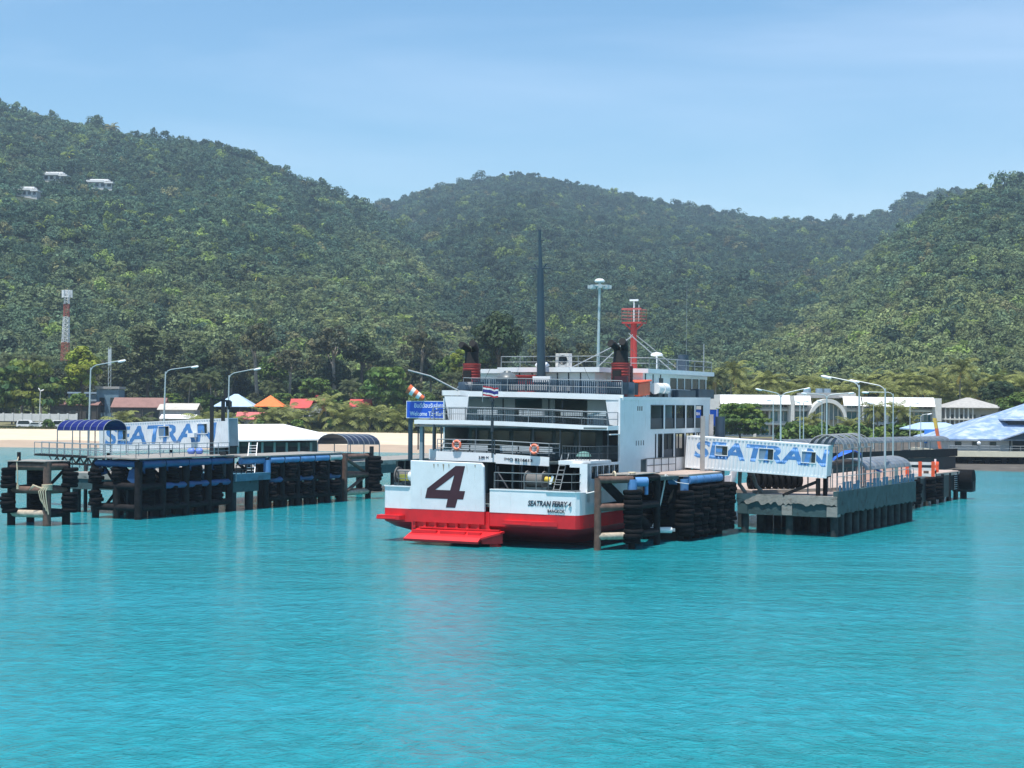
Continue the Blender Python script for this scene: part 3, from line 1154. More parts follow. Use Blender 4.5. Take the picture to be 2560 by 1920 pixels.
# passenger decks: floors with white edge bands
b = MB()
b.prism([(-4.4, 2.5), (3.9, 2.5), (4.7, 4.0), (6.9, 4.9), (6.96, 23), (-6.96, 23), (-6.96, 6.4), (-4.4, 5.6)], 5.16, 5.3)
fpart(b, 'lower_passenger_deck', m_deck)
b = MB()
b.slab([(-4.4, 2.46, 5.24), (-0.05, 2.30, 5.22), (-0.05, 2.30, 5.80), (-4.4, 2.46, 5.84)], V(0, 0.08, 0))
b.slab([(0.15, 2.30, 5.14), (3.9, 2.46, 5.04), (3.9, 2.46, 5.62), (0.15, 2.30, 5.78)], V(0, 0.08, 0))
b.slab([(-0.05, 2.36, 5.22), (0.15, 2.36, 5.2), (0.15, 2.36, 5.7), (-0.05, 2.36, 5.72)], V(0, 0.05, 0))
b.bx(-4.4, -4.3, 2.55, 5.2, 5.2, 5.84)
balc = fpart(b, 'balcony_apron', m_white_clean)
b = MB()
b.slab([(-6.9, 6.1, 5.1), (-5.0, 5.9, 5.1), (-5.0, 5.9, 5.85), (-6.9, 6.1, 5.85)], V(0, 0.1, 0))
b.slab([(-6.9, 6.1, 4.3), (-6.5, 6.05, 4.3), (-6.3, 6.05, 5.1), (-6.9, 6.1, 5.1)], V(0, 0.1, 0))
b.bx(-7.1, -6.95, 6.2, 8.2, 3.6, 5.85)
fpart(b, 'port_apron', m_white_clean)
b = MB()
b.prism([(-6.96, 4.0), (0, 3.7), (5.6, 4.0), (6.96, 4.6), (6.96, 23), (-6.96, 23)], 7.42, 7.54)
fpart(b, 'upper_passenger_deck', m_deck)
def band(mb, pts, h, t=0.1):
    for (p, q) in zip(pts, pts[1:]):
        p, q = V(*p), V(*q)
        n = (q - p).cross(V(0, 0, 1)).normalized()
        mb.slab([p, q, q + V(0, 0, h), p + V(0, 0, h)], -n * t)
b = MB()
band(b, [(-7.0, 8.2, 7.60), (-7.0, 4.0, 7.60), (-3.0, 3.72, 7.62), (0, 3.65, 7.58), (3.4, 3.78, 7.48), (5.6, 4.0, 7.40), (7.02, 4.65, 7.36), (7.02, 6.4, 7.36)], 0.28)
fpart(b, 'upper_deck_edge', m_white_clean)
b = MB()
b.prism([(-7.0, 7.9), (-5.6, 7.9), (-4.4, 7.0), (0, 6.8), (6.9, 6.85), (7.0, 23.2), (-7.0, 23.2)], 9.36, 9.5)
fpart(b, 'boat_deck', m_deck)
b = MB()
band(b, [(-7.05, 22.5, 9.56), (-7.05, 7.85, 9.56), (-5.6, 7.85, 9.56), (-4.4, 6.95, 9.50), (0, 6.74, 9.46), (3.5, 6.72, 9.38), (7.16, 6.78, 9.30)], 0.36)
band(b, [(7.16, 6.78, 9.32), (7.16, 15, 9.36), (7.16, 23.4, 9.4)], 0.2)
fpart(b, 'boat_deck_edge', m_white_clean)

# cabins inside the decks
b = MB()
b.bx(-5.2, 5.0, 8.4, 8.55, 5.3, 7.42)
b.bx(-5.2, -5.05, 8.55, 22, 5.3, 7.42); b.bx(4.85, 5.0, 8.55, 11.4, 5.3, 7.42); b.bx(4.85, 5.0, 11.4, 22, 5.3, 7.42)
cab = fpart(b, 'saloon_wall', m_darkteal)
for k in range(6):
    f = MB()
    x = -4.9 + 1.62 * k
    f.bx(x, x + 1.3, 8.36, 8.42, 5.95, 7.15)
    f.build('window', m_glass, cab)
b = MB()
b.bx(-6.9, -2.2, 9.6, 9.75, 7.54, 9.36)
b.piece().bx(-0.6, 0.4, 10.6, 10.75, 7.54, 9.36)
b.piece().bx(3.6, 6.9, 9.0, 9.15, 7.54, 9.36)
b.piece().bx(-6.9, 6.9, 16, 16.2, 7.54, 9.36)
b.split('lounge_wall', m_greywall, ferry)
b = MB()
b.slab([(6.2, 6.8, 7.7), (7.1, 6.8, 7.5), (7.1, 6.8, 9.3), (5.9, 6.8, 9.3)], V(0, 0.12, 0))
b.piece().slab([(-5.9, 6.9, 7.6), (-4.6, 6.9, 7.6), (-4.4, 6.9, 9.5), (-6.3, 6.9, 9.5)], V(0, 0.12, 0))
b.split('quarter_bracket', m_white, ferry)

# stanchions
b = MB()
for x, y, z0, z1 in [(-6.85, 4.3, 5.85, 7.6), (-5.4, 3.9, 5.85, 7.6), (-4.2, 2.8, 5.84, 7.5), (-2.2, 4.0, 5.3, 7.5), (2.0, 4.0, 5.3, 7.45), (3.9, 4.1, 5.3, 7.4), (5.2, 4.3, 5.4, 7.4), (6.9, 4.95, 5.4, 7.36),
                     (-6.7, 7.95, 7.7, 9.56), (-5.8, 7.2, 7.6, 9.5), (-2.6, 8.6, 7.54, 9.4), (0.9, 8.6, 7.54, 9.4), (2.5, 7.4, 7.54, 9.36), (7.0, 6.5, 7.1, 9.3)]:
    b.piece().cyl((x, y, z0), (x, y, z1), 0.055, seg=6)
b.split('stanchion', m_frame, ferry)
b = MB()
b.bx(-6.75, -6.5, 4.3, 4.55, 4.4, 7.62)
b.piece().bx(-7.0, -6.82, 6.5, 6.7, 3.6, 7.6)
b.split('port_post', mat('port_post', (0.22, 0.30, 0.34), 0.5), ferry)

# railings
def railing(mb, pts, h=1.0, n=3, gap=1.4, r=0.022, balus=0.0):
    for p, q in zip(pts, pts[1:]):
        p, q = V(*p), V(*q)
        L = (q - p).length
        k = max(1, int(round(L / gap)))
        for i in range(k + 1):
            s = p.lerp(q, i / k)
            mb.cyl(s, s + V(0, 0, h), r * 1.15, seg=5)
        for j in range(n):
            z = h * (j + 1) / n
            mb.cyl(p + V(0, 0, z), q + V(0, 0, z), r if j < n - 1 else r * 1.3, seg=5)
        if balus:
            k = int(L / balus)
            for i in range(1, k):
                s = p.lerp(q, i / k)
                mb.box(s + V(0, 0, h * .5), (0.02, 0.02, h * 0.92))
b = MB(); railing(b, [(-4.35, 2.55, 5.82), (0, 2.4, 5.8), (3.85, 2.55, 5.66), (3.9, 4.0, 5.62)], 0.82, 3, 1.45, 0.026)
fpart(b, 'balcony_railing', m_rail_grey)
b = MB(); railing(b, [(-5.6, 4.15, 7.86), (-3.0, 3.9, 7.88), (0, 3.8, 7.84), (3.4, 3.95, 7.76), (5.4, 4.15, 7.68), (6.9, 4.8, 7.62), (6.95, 6.4, 7.62)], 0.88, 2, 1.5, 0.024)
b.tube([(-6.9, 4.2, 7.88), (-5.9, 4.2, 7.9), (-5.6, 4.15, 8.74)], 0.03, 6)
fpart(b, 'upper_deck_railing', m_rail_grey)
b = MB()
railing(b, [(-6.0, 5.0, 7.7), (-4.2, 4.2, 7.86), (-1.8, 4.1, 7.84), (6.7, 5.0, 7.66)], 0.82, 1, 1.5, 0.02, 0.16)
railing(b, [(5.0, 2.1, 5.46), (6.9, 2.1, 5.46), (6.98, 4.9, 5.44), (6.98, 6.35, 5.4)], 0.9, 2, 1.2, 0.022, 0.18)
fpart(b, 'dark_railing', m_rail_dark)
b = MB()
railing(b, [(-5.4, 8.0, 9.9), (-4.3, 7.1, 9.86), (0, 6.9, 9.82), (3.5, 6.88, 9.74), (7.0, 6.95, 9.68)], 0.9, 2, 1.6, 0.022)
fpart(b, 'boat_deck_railing', m_rail_grey)
b = MB()
for p, q in zip([(-4.2, 7.2, 9.9), (0, 7.02, 9.86), (3.5, 7.0, 9.78), (6.9, 7.1, 9.7)], [(0, 7.02, 9.86), (3.5, 7.0, 9.78), (6.9, 7.1, 9.7), (6.95, 9.9, 9.66)]):
    p, q = V(*p), V(*q)
    n = int((q - p).length / 0.14)
    for i in range(n):
        s = p.lerp(q, i / n)
        b.box(s + V(0, 0, 0.4), (0.09, 0.03, 0.8), rz=0 if abs((q - p).x) > 1 else pi / 2)
fpart(b, 'slatted_rail', m_navy)
b = MB()
railing(b, [(1.1, 0.3, 2.6), (2.4, 0.25, 2.6), (4.9, 0.3, 2.6), (6.3, 0.75, 2.6), (6.85, 1.6, 2.6)], 2.05, 4, 1.0, 0.026)
b.piece(); railing(b, [(-6.9, 1.6, 2.6), (-6.2, 0.7, 2.6), (-4.95, 0.3, 2.6)], 1.95, 4, 0.8, 0.026)
b.split('mooring_deck_railing', mat('dull_rail', (0.14, 0.17, 0.18), 0.6), ferry)

# benches on the balconies
def bench(x, y, z, w, facing=1):
    t = MB()
    for k in range(3):
        t.bx(x - w / 2, x + w / 2, y - 0.05, y - 0.01, z + 0.52 + 0.12 * k, z + 0.61 + 0.12 * k)
    for k in range(3):
        t.bx(x - w / 2, x + w / 2, y + 0.02 + 0.14 * k, y + 0.13 + 0.14 * k, z + 0.40, z + 0.44)
    s = fpart(t, 'bench', m_bench)
    t = MB()
    for q in (-w / 2 + 0.1, w / 2 - 0.14):
        t.piece().bx(x + q, x + q + 0.05, y + 0.0, y + 0.06, z, z + 0.52)
        t.piece().bx(x + q, x + q + 0.05, y + 0.36, y + 0.42, z, z + 0.40)
    t.split('leg', m_frame, s)
for x in (-3.0, -1.6, 0.6, 2.0, 3.1):
    bench(x, 3.3, 5.4, 1.3)
for x, w in ((-1.9, 1.5), (1.4, 1.9), (4.3, 1.6), (6.1, 1.3)):
    bench(x, 5.0, 7.75, w)

# life rings hang on the balcony rail: things of their own
def life_ring(p, label):
    t = thing('life_ring', label, 'life ring', p, -FY, 'life rings on the balcony rail')
    q = MB(); q.torus((0, 0, 0), 0.27, 0.085, (0, 1, 0), 20, 8); q.build('ring', m_lifering, t)
    q = MB()
    for k in range(4):
        a = pi / 4 + k * pi / 2
        q.tube([(0.37 * cos(a) - .02, 0, 0.37 * sin(a)), (0.37 * cos(a) + .05, 0, 0.37 * sin(a))], 0.02, 5)
        q.torus((0.27 * cos(a), 0, 0.27 * sin(a)), 0.095, 0.012, (-sin(a), 0, cos(a)), 8, 4)
    q.build('grab_line', m_signwhite, t)
life_ring(FW(-2.75, 2.30, 6.28), 'orange life ring on the balcony rail above the ramp panel with the 4')
life_ring(FW(2.95, 2.24, 6.12), 'orange life ring on the balcony rail above the IMO number')

# stairs at the port quarter
b = MB()
for x in (-5.3, -4.75):
    b.beam((x, 3.0, 2.7), (x + 0.35, 5.4, 5.3), 0.06, 0.18)
for k in range(9):
    s = k / 9
    b.bx(-5.3 + .35 * s, -4.75 + .35 * s, 3.0 + 2.4 * s, 3.22 + 2.4 * s, 2.75 + 2.6 * s, 2.79 + 2.6 * s)
for x in (-5.5, -4.55):
    b.cyl((x, 2.6, 3.6), (x + 0.5, 4.6, 6.4), 0.03, seg=5)
    b.cyl((x + .1, 2.9, 3.5), (x + 0.6, 4.9, 6.2), 0.02, seg=5)
fpart(b, 'stairway', m_rail_grey)
b = MB()
for x in (4.35, 4.8):
    b.cyl((x, 1.7, 2.7), (x + 0.15, 3.2, 5.9), 0.035, seg=5)
for k in range(9):
    b.cyl((4.35 + .015 * k, 1.7 + .165 * k, 3.0 + .3 * k), (4.8 + .015 * k, 1.7 + .165 * k, 3.0 + .3 * k), 0.022, seg=5)
fpart(b, 'stern_ladder', m_rail_grey)

# mooring winches and machinery on the after deck
def winch(x, y, nm=1):
    t = MB()
    t.tube([(x - 0.55, y, 4.2), (x + 0.55, y, 4.2)], 0.42, 14)
    for q in (-0.6, 0.6):
        t.tube([(x + q - 0.04, y, 4.2), (x + q + 0.04, y, 4.2)], 0.58, 16)
    d = fpart(t, 'winch', mat('rope_drum', (0.16, 0.15, 0.14), 0.9, bump=0.5, bscale=14))
    t = MB()
    t.bx(x - 0.7, x + 0.9, y - 0.4, y + 0.5, 2.6, 3.75)
    t.build('base', m_darkteal, d)
    t = MB()
    t.tube([(x + 0.7, y - .1, 4.25), (x + 1.25, y - .1, 4.2)], 0.2, 10)
    t.build('motor', m_yellow, d)
winch(3.55, 1.35)
winch(-6.2, 1.7)
b = MB()
for x, y, h in [(1.4, 1.0, 3.6), (5.5, 1.0, 3.4), (6.0, 1.2, 3.4), (-5.5, 1.0, 3.5), (-6.5, 1.6, 3.6)]:
    b.piece().cyl((x, y, 2.6), (x, y, h), 0.14, seg=10)
    b.cyl((x, y, h), (x, y, h + 0.06), 0.2, seg=10)
b.split('bollard', m_blacksteel, ferry)
b = MB(); b.bx(1.3, 2.4, 1.6, 2.2, 2.6, 3.4); b.piece().bx(-0.2, 0.8, 1.4, 2.2, 2.6, 3.2); b.split('deck_locker', m_blacksteel, ferry)
b = MB()
b.tube([(0.9, 1.2, 4.6), (1.5, 0.9, 4.0), (2.2, 0.9, 3.0)], 0.07, 6)
b.tube([(0.9, 1.2, 2.8), (0.9, 1.2, 5.0)], 0.06, 6)
fpart(b, 'ramp_davit', m_blacksteel)
b = MB()
b.tube([(-4.95, 0.6, 4.1), (-4.7, 0.6, 4.6), (-4.62, 0.55, 4.8)], 0.16, 8)
b.sphere((-5.05, 0.5, 4.25), 0.32, 10, 6, 1.2)
fpart(b, 'ramp_hoist', m_white_clean)
b = MB(); b.bx(-6.3, -5.6, 0.95, 1.3, 3.9, 4.3)
fpart(b, 'valve_box', m_yellowgreen)
b = MB(); b.slab([(4.85, 0.4, 4.0), (5.05, 0.4, 4.0), (5.22, 0.4, 4.5), (5.08, 0.4, 4.55)], V(0, 0.06, 0))
fpart(b, 'fair_lead', m_white_clean)
# hoist posts and wires in the open after end
b = MB()
for x in (-0.0, 1.9, 3.0):
    b.piece().cyl((x, 2.6, 2.6), (x, 2.6, 5.2), 0.05, seg=6)
for x in (0.8, 2.6):
    b.piece().cyl((x, 4.5, 2.6), (x, 4.5, 5.2), 0.05, seg=6)
b.split('hoist_post', m_rail_dark, ferry)

# ensign staff with the flag
b = MB()
b.cyl((-0.05, 2.15, 5.5), (-0.05, 2.15, 9.3), 0.045, seg=6)
b.cyl((-0.05, 2.15, 7.2), (-0.05, 2.15, 8.1), 0.10, seg=8)
b.cyl((-0.05, 2.15, 8.8), (-0.05, 2.15, 9.1), 0.09, seg=8)
b.box((-0.05, 2.1, 9.25), (0.22, 0.2, 0.2))
st = fpart(b, 'ensign_staff', m_frame)
flag = thing('ensign', 'small red white and blue striped flag flying over the stern balcony', 'flag', FW(-0.75, 2.1, 9.3), -FY)
nx, nzs = 14, 5
cols = [mat('flag_red', (0.45, 0.02, 0.03), 0.7), mat('flag_white', (0.75, 0.75, 0.75), 0.7), mat('flag_blue', (0.03, 0.03, 0.20), 0.7)]
b = MB()
zs = [0, .17, .34, .68, .85, 1.02]
def fp(i, z):
    x = i / nx * 1.15
    return V(x, 0.10 * sin(i * 0.9), 1.15 - 0.62 * (1.02 - z) - 0.18 * (i / nx) ** 1.2 * (1 + .3 * sin(i * .8)) - .28)
for j in range(5):
    b.m = (0, 1, 2, 1, 0)[j]
    for i in range(nx):
        b.add([fp(i, zs[j]), fp(i + 1, zs[j]), fp(i + 1, zs[j + 1]), fp(i, zs[j + 1])], [(0, 1, 2, 3)], True)
b.build('cloth', cols, flag)
b = MB(); b.cyl((0, 0, -0.2), (0, 0, 1.0), 0.02, seg=5); b.build('halyard', m_rail_grey, flag)

# funnels
def funnel(x, sg):
    t = MB()
    t.tube([(x, 8.7, 9.5), (x, 8.7, 11.7)], 0.62, 16)
    t.tube([(x, 8.7, 11.7), (x, 8.7, 11.8)], 0.66, 16)
    f = fpart(t, 'funnel', m_redpaint)
    t = MB()
    t.tube([(x, 8.7, 11.8), (x, 8.7, 12.6)], [0.52, 0.46], 16)
    t.tube([(x - sg * 0.22, 8.6, 12.5), (x - sg * 0.22, 8.6, 12.75), (x - sg * 0.34, 8.2, 13.0), (x - sg * .42, 7.9, 13.1)], 0.25, 12)
    t.tube([(x + sg * 0.24, 8.8, 12.5), (x + sg * 0.24, 8.8, 12.8), (x + sg * 0.3, 8.5, 13.1), (x + sg * .32, 8.15, 13.2)], 0.25, 12)
    t.build('exhaust_pipe', m_black, f)
    t = MB()
    t.lathe((x, 8.7, 9.5), [(0.001, 0.0), (0.92, 0.0), (0.95, 0.5), (0.92, 1.0), (0.6, 1.02)], 18)
    t.build('collar', m_navy, f)
    t = MB()
    t.bx(x - 0.32, x + 0.30, 8.02, 8.1, 10.5, 11.3)
    t.build('louvre', m_black, f)
    t = MB()
    for k in range(5):
        t.torus((x, 8.7, 10.8 + 0.2 * k), 0.63, 0.025, (0, 0, 1), 16, 5)
    t.build('band', m_redpaint, f)
funnel(-5.15, 1)
funnel(6.15, 1)

# masts
b = MB()
b.tube([(0.2, 8.8, 9.4), (0.2, 8.8, 12.0), (0.08, 8.8, 18.2)], [0.31, 0.30, 0.23], 10)
b.tube([(0.1, 8.8, 18.2), (0.0, 8.8, 20.9)], [0.15, 0.09], 8)
for z, w in ((18.3, 0.75), (16.3, 0.35), (20.2, 0.22)):
    b.cyl((0.1 - w, 8.8, z), (0.1 + w, 8.8, z), 0.05, seg=6)
b.cyl((0.1, 8.8, 18.0), (0.55, 8.8, 18.6), 0.05, seg=6); b.cyl((0.1, 8.8, 18.0), (-0.35, 8.8, 18.6), 0.05, seg=6)
mast = fpart(b, 'mast', m_mast)
b = MB()
for e in [(-4.5, 8.5, 9.8), (4.4, 8.5, 9.8), (5.0, 18, 11.4), (-5.0, 18, 11.4)]:
    b.cyl((0.1, 8.8, 18.3), e, 0.014, seg=4)
b.build('stay', m_rail_dark, mast)
b = MB()
b.cyl((0.3, 21.4, 11.3), (0.3, 21.4, 15.3), 0.30, 0.24, seg=10)
b.slab([(-0.5, 20.9, 15.25), (1.1, 20.9, 15.25), (1.1, 22.0, 15.25), (-0.5, 22.0, 15.25)], V(0, 0, 0.12))
b.beam((0.3, 21.4, 14.6), (-0.4, 21.4, 15.2), 0.1, 0.1); b.beam((0.3, 21.4, 14.6), (1.0, 21.4, 15.2), 0.1, 0.1)
rm = fpart(b, 'signal_mast', m_redpaint)
rm.location = (0.3, 2.8, 0)
b = MB()
cs = [(-0.5, 20.9, 15.37), (1.1, 20.9, 15.37), (1.1, 22.0, 15.37), (-0.5, 22.0, 15.37), (-0.5, 20.9, 15.37)]
railing(b, cs, 0.95, 4, 0.8, 0.014)
b.bx(-0.5, 1.1, 20.85, 20.95, 16.3, 16.42)
b.build('platform_rail', mat('rail_pink', (0.45, 0.10, 0.09), 0.5), rm)
b = MB()
b.cyl((0.3, 21.4, 15.3), (0.3, 21.4, 17.0), 0.05, seg=6)
b.box((0.3, 21.4, 17.05), (.7, 0.14, 0.14)); b.cyl((0.7, 21.4, 15.3), (0.7, 21.4, 16.7), 0.02, seg=5)
b.build('radar', m_white_clean, rm)

# bridge house
b = MB()
b.bx(-3.0, 3.6, 10.2, 12.2, 9.5, 11.2)
b.bx(-6.3, 6.3, 12.2, 17.2, 9.5, 11.2)
b.bx(-6.3, 6.3, 17.2, 25.0, 9.5, 10.15)
b.bx(-6.3, 6.3, 17.2, 25.0, 10.95, 11.2)
br = fpart(b, 'bridge_house', m_white_clean)
b = MB()
b.prism([(-3.6, 9.6), (4.2, 9.6), (4.3, 12.0), (-3.6, 12.0)], 11.22, 11.55)
b.prism([(-6.7, 11.8), (6.0, 11.7), (6.7, 12.2), (6.85, 18), (7.0, 24.6), (6.0, 25.6), (-6.0, 25.6), (-7.0, 24.6)], 11.2, 11.5)
b.build('roof', m_white_clean, br)
b = MB()
b.bx(6.2, 6.27, 17.25, 24.9, 10.152, 10.948); b.bx(-6.27, -6.2, 17.25, 24.9, 10.152, 10.948); b.bx(-6.2, 6.2, 24.85, 24.9, 10.152, 10.948)
b.build('wheelhouse_glass', mat('dark_glass', (0.012, 0.022, 0.032), 0.25, spec=0.2), br)
b = MB(); b.bx(6.32, 7.0, 21.4, 24.6, 9.52, 10.2); b.build('bridge_wing', m_navy, br)
b = MB()
for k in range(6):
    b.bx(6.18, 6.31, 17.15 + 1.5 * k, 17.3 + 1.5 * k, 10.15, 10.95)
b.build('window_post', m_white_clean, br)
b = MB()
for x in (-2.2, -1.2, -0.2, 0.75, 1.6, 2.5):
    b.bx(x, x + 0.07, 10.15, 10.2, 9.55, 11.18)
b.bx(-2.9, -2.3, 10.14, 10.2, 9.55, 11.0)
for k in range(3):
    b.bx(6.3, 6.34, 12.6 + 1.4 * k, 12.7 + 1.4 * k, 9.6, 11.15)
b.bx(6.3, 6.34, 15.2, 15.9, 9.6, 10.9)
b.build('door', m_frame, br)
b = MB(); b.bx(-1.6, -1.25, 10.13, 10.19, 9.7, 10.8); b.build('door_curtain', mat('teal_panel', (0.05, 0.33, 0.40), 0.5), br)
b = MB()
railing(b, [(-3.4, 9.8, 11.55), (4.0, 9.8, 11.55), (4.2, 11.9, 11.5), (6.6, 12.6, 11.5), (6.85, 24.4, 11.5)], 0.75, 2, 1.6, 0.022)
b.build('roof_railing', m_rail_grey, br)
# roof gear
b = MB(); b.bx(0.75, 1.75, 9.9, 10.5, 11.56, 12.5); ac = b.build('air_conditioner', mat('aircon', (0.66, 0.63, 0.60), 0.5), br, 0.03)
b = MB(); b.lathe((1.33, 9.88, 12.05), [(0.02, 0), (0.30, 0.0), (0.30, 0.03), (0.33, 0.03), (0.33, -0.03)], 16, (0, -1, 0)); ac2 = fpart(b, 'fan_grille', m_frame, br)
b = MB(); b.lathe((-0.6, 10.6, 11.56), [(0.001, .4), (0.35, .36), (0.5, .2), (0.5, 0.1), (0.3, 0)], 14); b.build('roof_vent', m_white_clean, br)
b = MB(); b.cyl((5.4, 17.0, 11.5), (5.4, 17.0, 12.5), 0.05, seg=6); b.lathe((5.4, 17.0, 12.5), [(0.001, 0), (0.42, 0.02), (0.45, 0.12), (0.3, 0.24), (0.001, 0.28)], 14); b.build('satellite_dome', m_white_clean, br)
b = MB()
b.cyl((5.6, 19.5, 11.5), (2.8, 18.0, 14.2), 0.04, seg=6); b.cyl((5.9, 20.5, 11.5), (2.9, 19.2, 14.1), 0.03, seg=6)
b.cyl((1.2, 15.5, 11.5), (0.6, 24.0, 14.4), 0.035, seg=6); b.cyl((-1.0, 15.5, 11.5), (0.5, 24.0, 14.2), 0.035, seg=6)
b.cyl((6.2, 20.8, 11.5), (6.2, 20.8, 18.0), 0.012, seg=4); b.cyl((6.6, 23.4, 11.3), (6.6, 23.4, 13.6), 0.04, seg=5)
b.build('roof_strut', m_rail_grey, br)
b = MB(); b.bx(5.6, 6.3, 20.3, 21.1, 11.5, 12.4); b.cyl((6.0, 20.7, 12.4), (6.0, 20.7, 12.7), 0.4, seg=10); b.build('searchlight', m_navy, br)

# boat deck gear: raft canisters, rescue boat, ventilator, seats
b = MB()
b.slab([(5.8, 9.9, 9.55), (6.95, 9.9, 9.55), (6.95, 12.0, 9.7), (5.8, 12.0, 9.7)], V(0, 0, 0.9))
b.slab([(5.7, 9.8, 10.45), (7.05, 9.8, 10.45), (7.05, 12.1, 10.62), (5.7, 12.1, 10.62)], V(0, 0, 0.12))
fpart(b, 'rescue_boat', m_orange, None, 0.06)
for k in range(2):
    b = MB(); b.tube([(6.75, 13.3 + 1.1 * k, 10.15), (6.75, 14.2 + 1.1 * k, 10.15)], 0.40, 14)
    rc = fpart(b, 'raft_canister', m_white_clean)
    b = MB(); b.bx(6.4, 7.0, 13.4 + 1.1 * k, 14.1 + 1.1 * k, 9.5, 9.78); b.build('cradle', m_frame, rc)
b = MB(); b.bx(6.4, 6.95, 17.5, 20.8, 9.5, 10.1); fpart(b, 'deck_locker', m_navy)
b = MB(); b.bx(6.0, 6.9, 8.0, 8.2, 9.5, 10.9); b.cyl((6.5, 9.6, 9.5), (6.5, 9.6, 11.6), 0.16, seg=8); fpart(b, 'vent_trunk', m_maroon)
b = MB(); b.lathe((-2.4, 8.8, 9.5), [(0.35, 0), (0.35, 1.0), (0.78, 1.05), (0.80, 1.22), (0.72, 1.38), (0.45, 1.62), (0.25, 1.68), (0.25, 1.78), (0.001, 1.8)], 18); fpart(b, 'ventilator', mat('vent_grey', (0.10, 0.12, 0.13), 0.4))
b = MB(); b.bx(-1.5, -0.2, 8.6, 9.2, 9.5, 10.9); b.bx(-1.6, -0.1, 8.5, 9.3, 10.9, 11.0); fpart(b, 'life_jacket_box', m_redpaint)
b = MB()
b.bx(0.0, 1.3, 7.9, 8.1, 10.5, 10.9); b.piece().bx(-1.6, 1.2, 7.6, 7.8, 9.95, 10.35)
for k in range(3):
    b.piece().bx(1.6 + 0.5 * k, 1.95 + 0.5 * k, 7.6, 8.0, 9.9, 10.25)
b.split('deck_seat', m_white_clean, ferry)
b = MB(); b.tube([(-5.6, 7.6, 9.9), (-6.0, 7.5, 10.1), (-7.5, 7.0, 10.9), (-9.0, 6.5, 11.3)], 0.06, 6); fpart(b, 'boom', m_rail_grey)
# parasol-like cover and crates on the starboard quarter
b = MB(); b.lathe((6.0, 3.2, 5.7), [(0.5, 0), (0.4, 0.2), (0.2, 0.3), (0.001, 0.33)], 12); fpart(b, 'winch_cover', mat('green_tarp', (0.10, 0.22, 0.20), 0.7))
b = MB(); b.lathe((-6.0, 6.9, 5.6), [(0.5, 0), (0.4, 0.2), (0.2, 0.42), (0.001, 0.5)], 10); fpart(b, 'winch_cover', mat('green_tarp', (0.10, 0.22, 0.20), 0.7))
# lettering
def stern_text(s, size, x, y, z, m, **k):
    return text_mesh(s, size, m, 'lettering', ferry, Matrix.Translation((x, y, z)) @ Matrix.Rotation(pi / 2, 4, 'X'), **k)
stern_text('SEATRAN FERRY 4', 0.47, 5.12, -0.03, 2.80, m_text_dark, shear=0.22, bold=0.010, ext=0.014, width=0.79, spacing=0.98)
stern_text('BANGKOK', 0.27, 5.6, -0.03, 2.36, m_text_dark, bold=0.004, ext=0.012, width=0.9)
text_mesh('IMO 8216613', 0.27, m_text_dark, 'lettering', ferry, Matrix.Translation((1.75, 2.35, 5.40)) @ Matrix.Rotation(radians(2.0), 4, 'Y') @ Matrix.Rotation(pi / 2, 4, 'X'), ext=0.04, width=1.35)
text_mesh('3.80 M', 0.23, m_text_dark, 'lettering', ferry, Matrix.Translation((-0.75, 2.32, 5.5)) @ Matrix.Rotation(pi / 2, 4, 'X'), ext=0.03, width=1.2)
# white water-stop sheet: mooring rope from the quarter to the dolphin is tied below

# ------------------------------------------------------------------ berths and piers
DL = V(0.46, 0.888, 0).normalized()
NL = V(-DL.y, DL.x, 0)
C0 = V(-28.3, 121.4, 0)
def LB(s, t, z=0.0):
    return C0 + DL * s + NL * t + V(0, 0, z)

tyre_me = None
def tyre_mesh():
    global tyre_me
    if tyre_me is None:
        q = MB()
        prof = [(0.30, -0.11), (0.34, -0.14), (0.50, -0.15), (0.57, -0.11), (0.585, 0.0), (0.57, 0.11), (0.50, 0.15), (0.34, 0.14), (0.30, 0.11), (0.27, 0.0), (0.30, -0.11)]
        q.lathe((0, 0, 0), prof, 20)
        tyre_me = q.mesh('tyre', m_rubber)
    return tyre_me
TR = random.Random(5)
def tyre_stack(p, n, label, group, sc=1.0, tilt=0.05):
    """old tyres threaded on a fender pile"""
    t = thing('tyre_fender', label, 'tyre fender', p, 0, group)
    for k in range(n):
        o = bpy.data.objects.new('tyre', tyre_mesh())
        col.objects.link(o)
        o.parent = t
        o.location = (TR.uniform(-.09, .09), TR.uniform(-.09, .09), 0.16 * sc + 0.29 * sc * k)
        o.rotation_euler = (TR.uniform(-tilt, tilt), TR.uniform(-tilt, tilt), TR.uniform(0, 6))
        s = sc * TR.uniform(0.84, 1.10)
        o.scale = (s, s, sc)
    return t

def post(p, z0, z1, r, m, parent, name='post', seg=10):
    q = MB()
    q.tube([(p[0], p[1], z0), (p[0], p[1], z1)], r, seg)
    return q.build(name, m, parent)
def pipe(p, q_, r, m, parent, name='cross_pipe', seg=10):
    q = MB()
    q.tube([p, q_], r, seg)
    return q.build(name, m, parent)

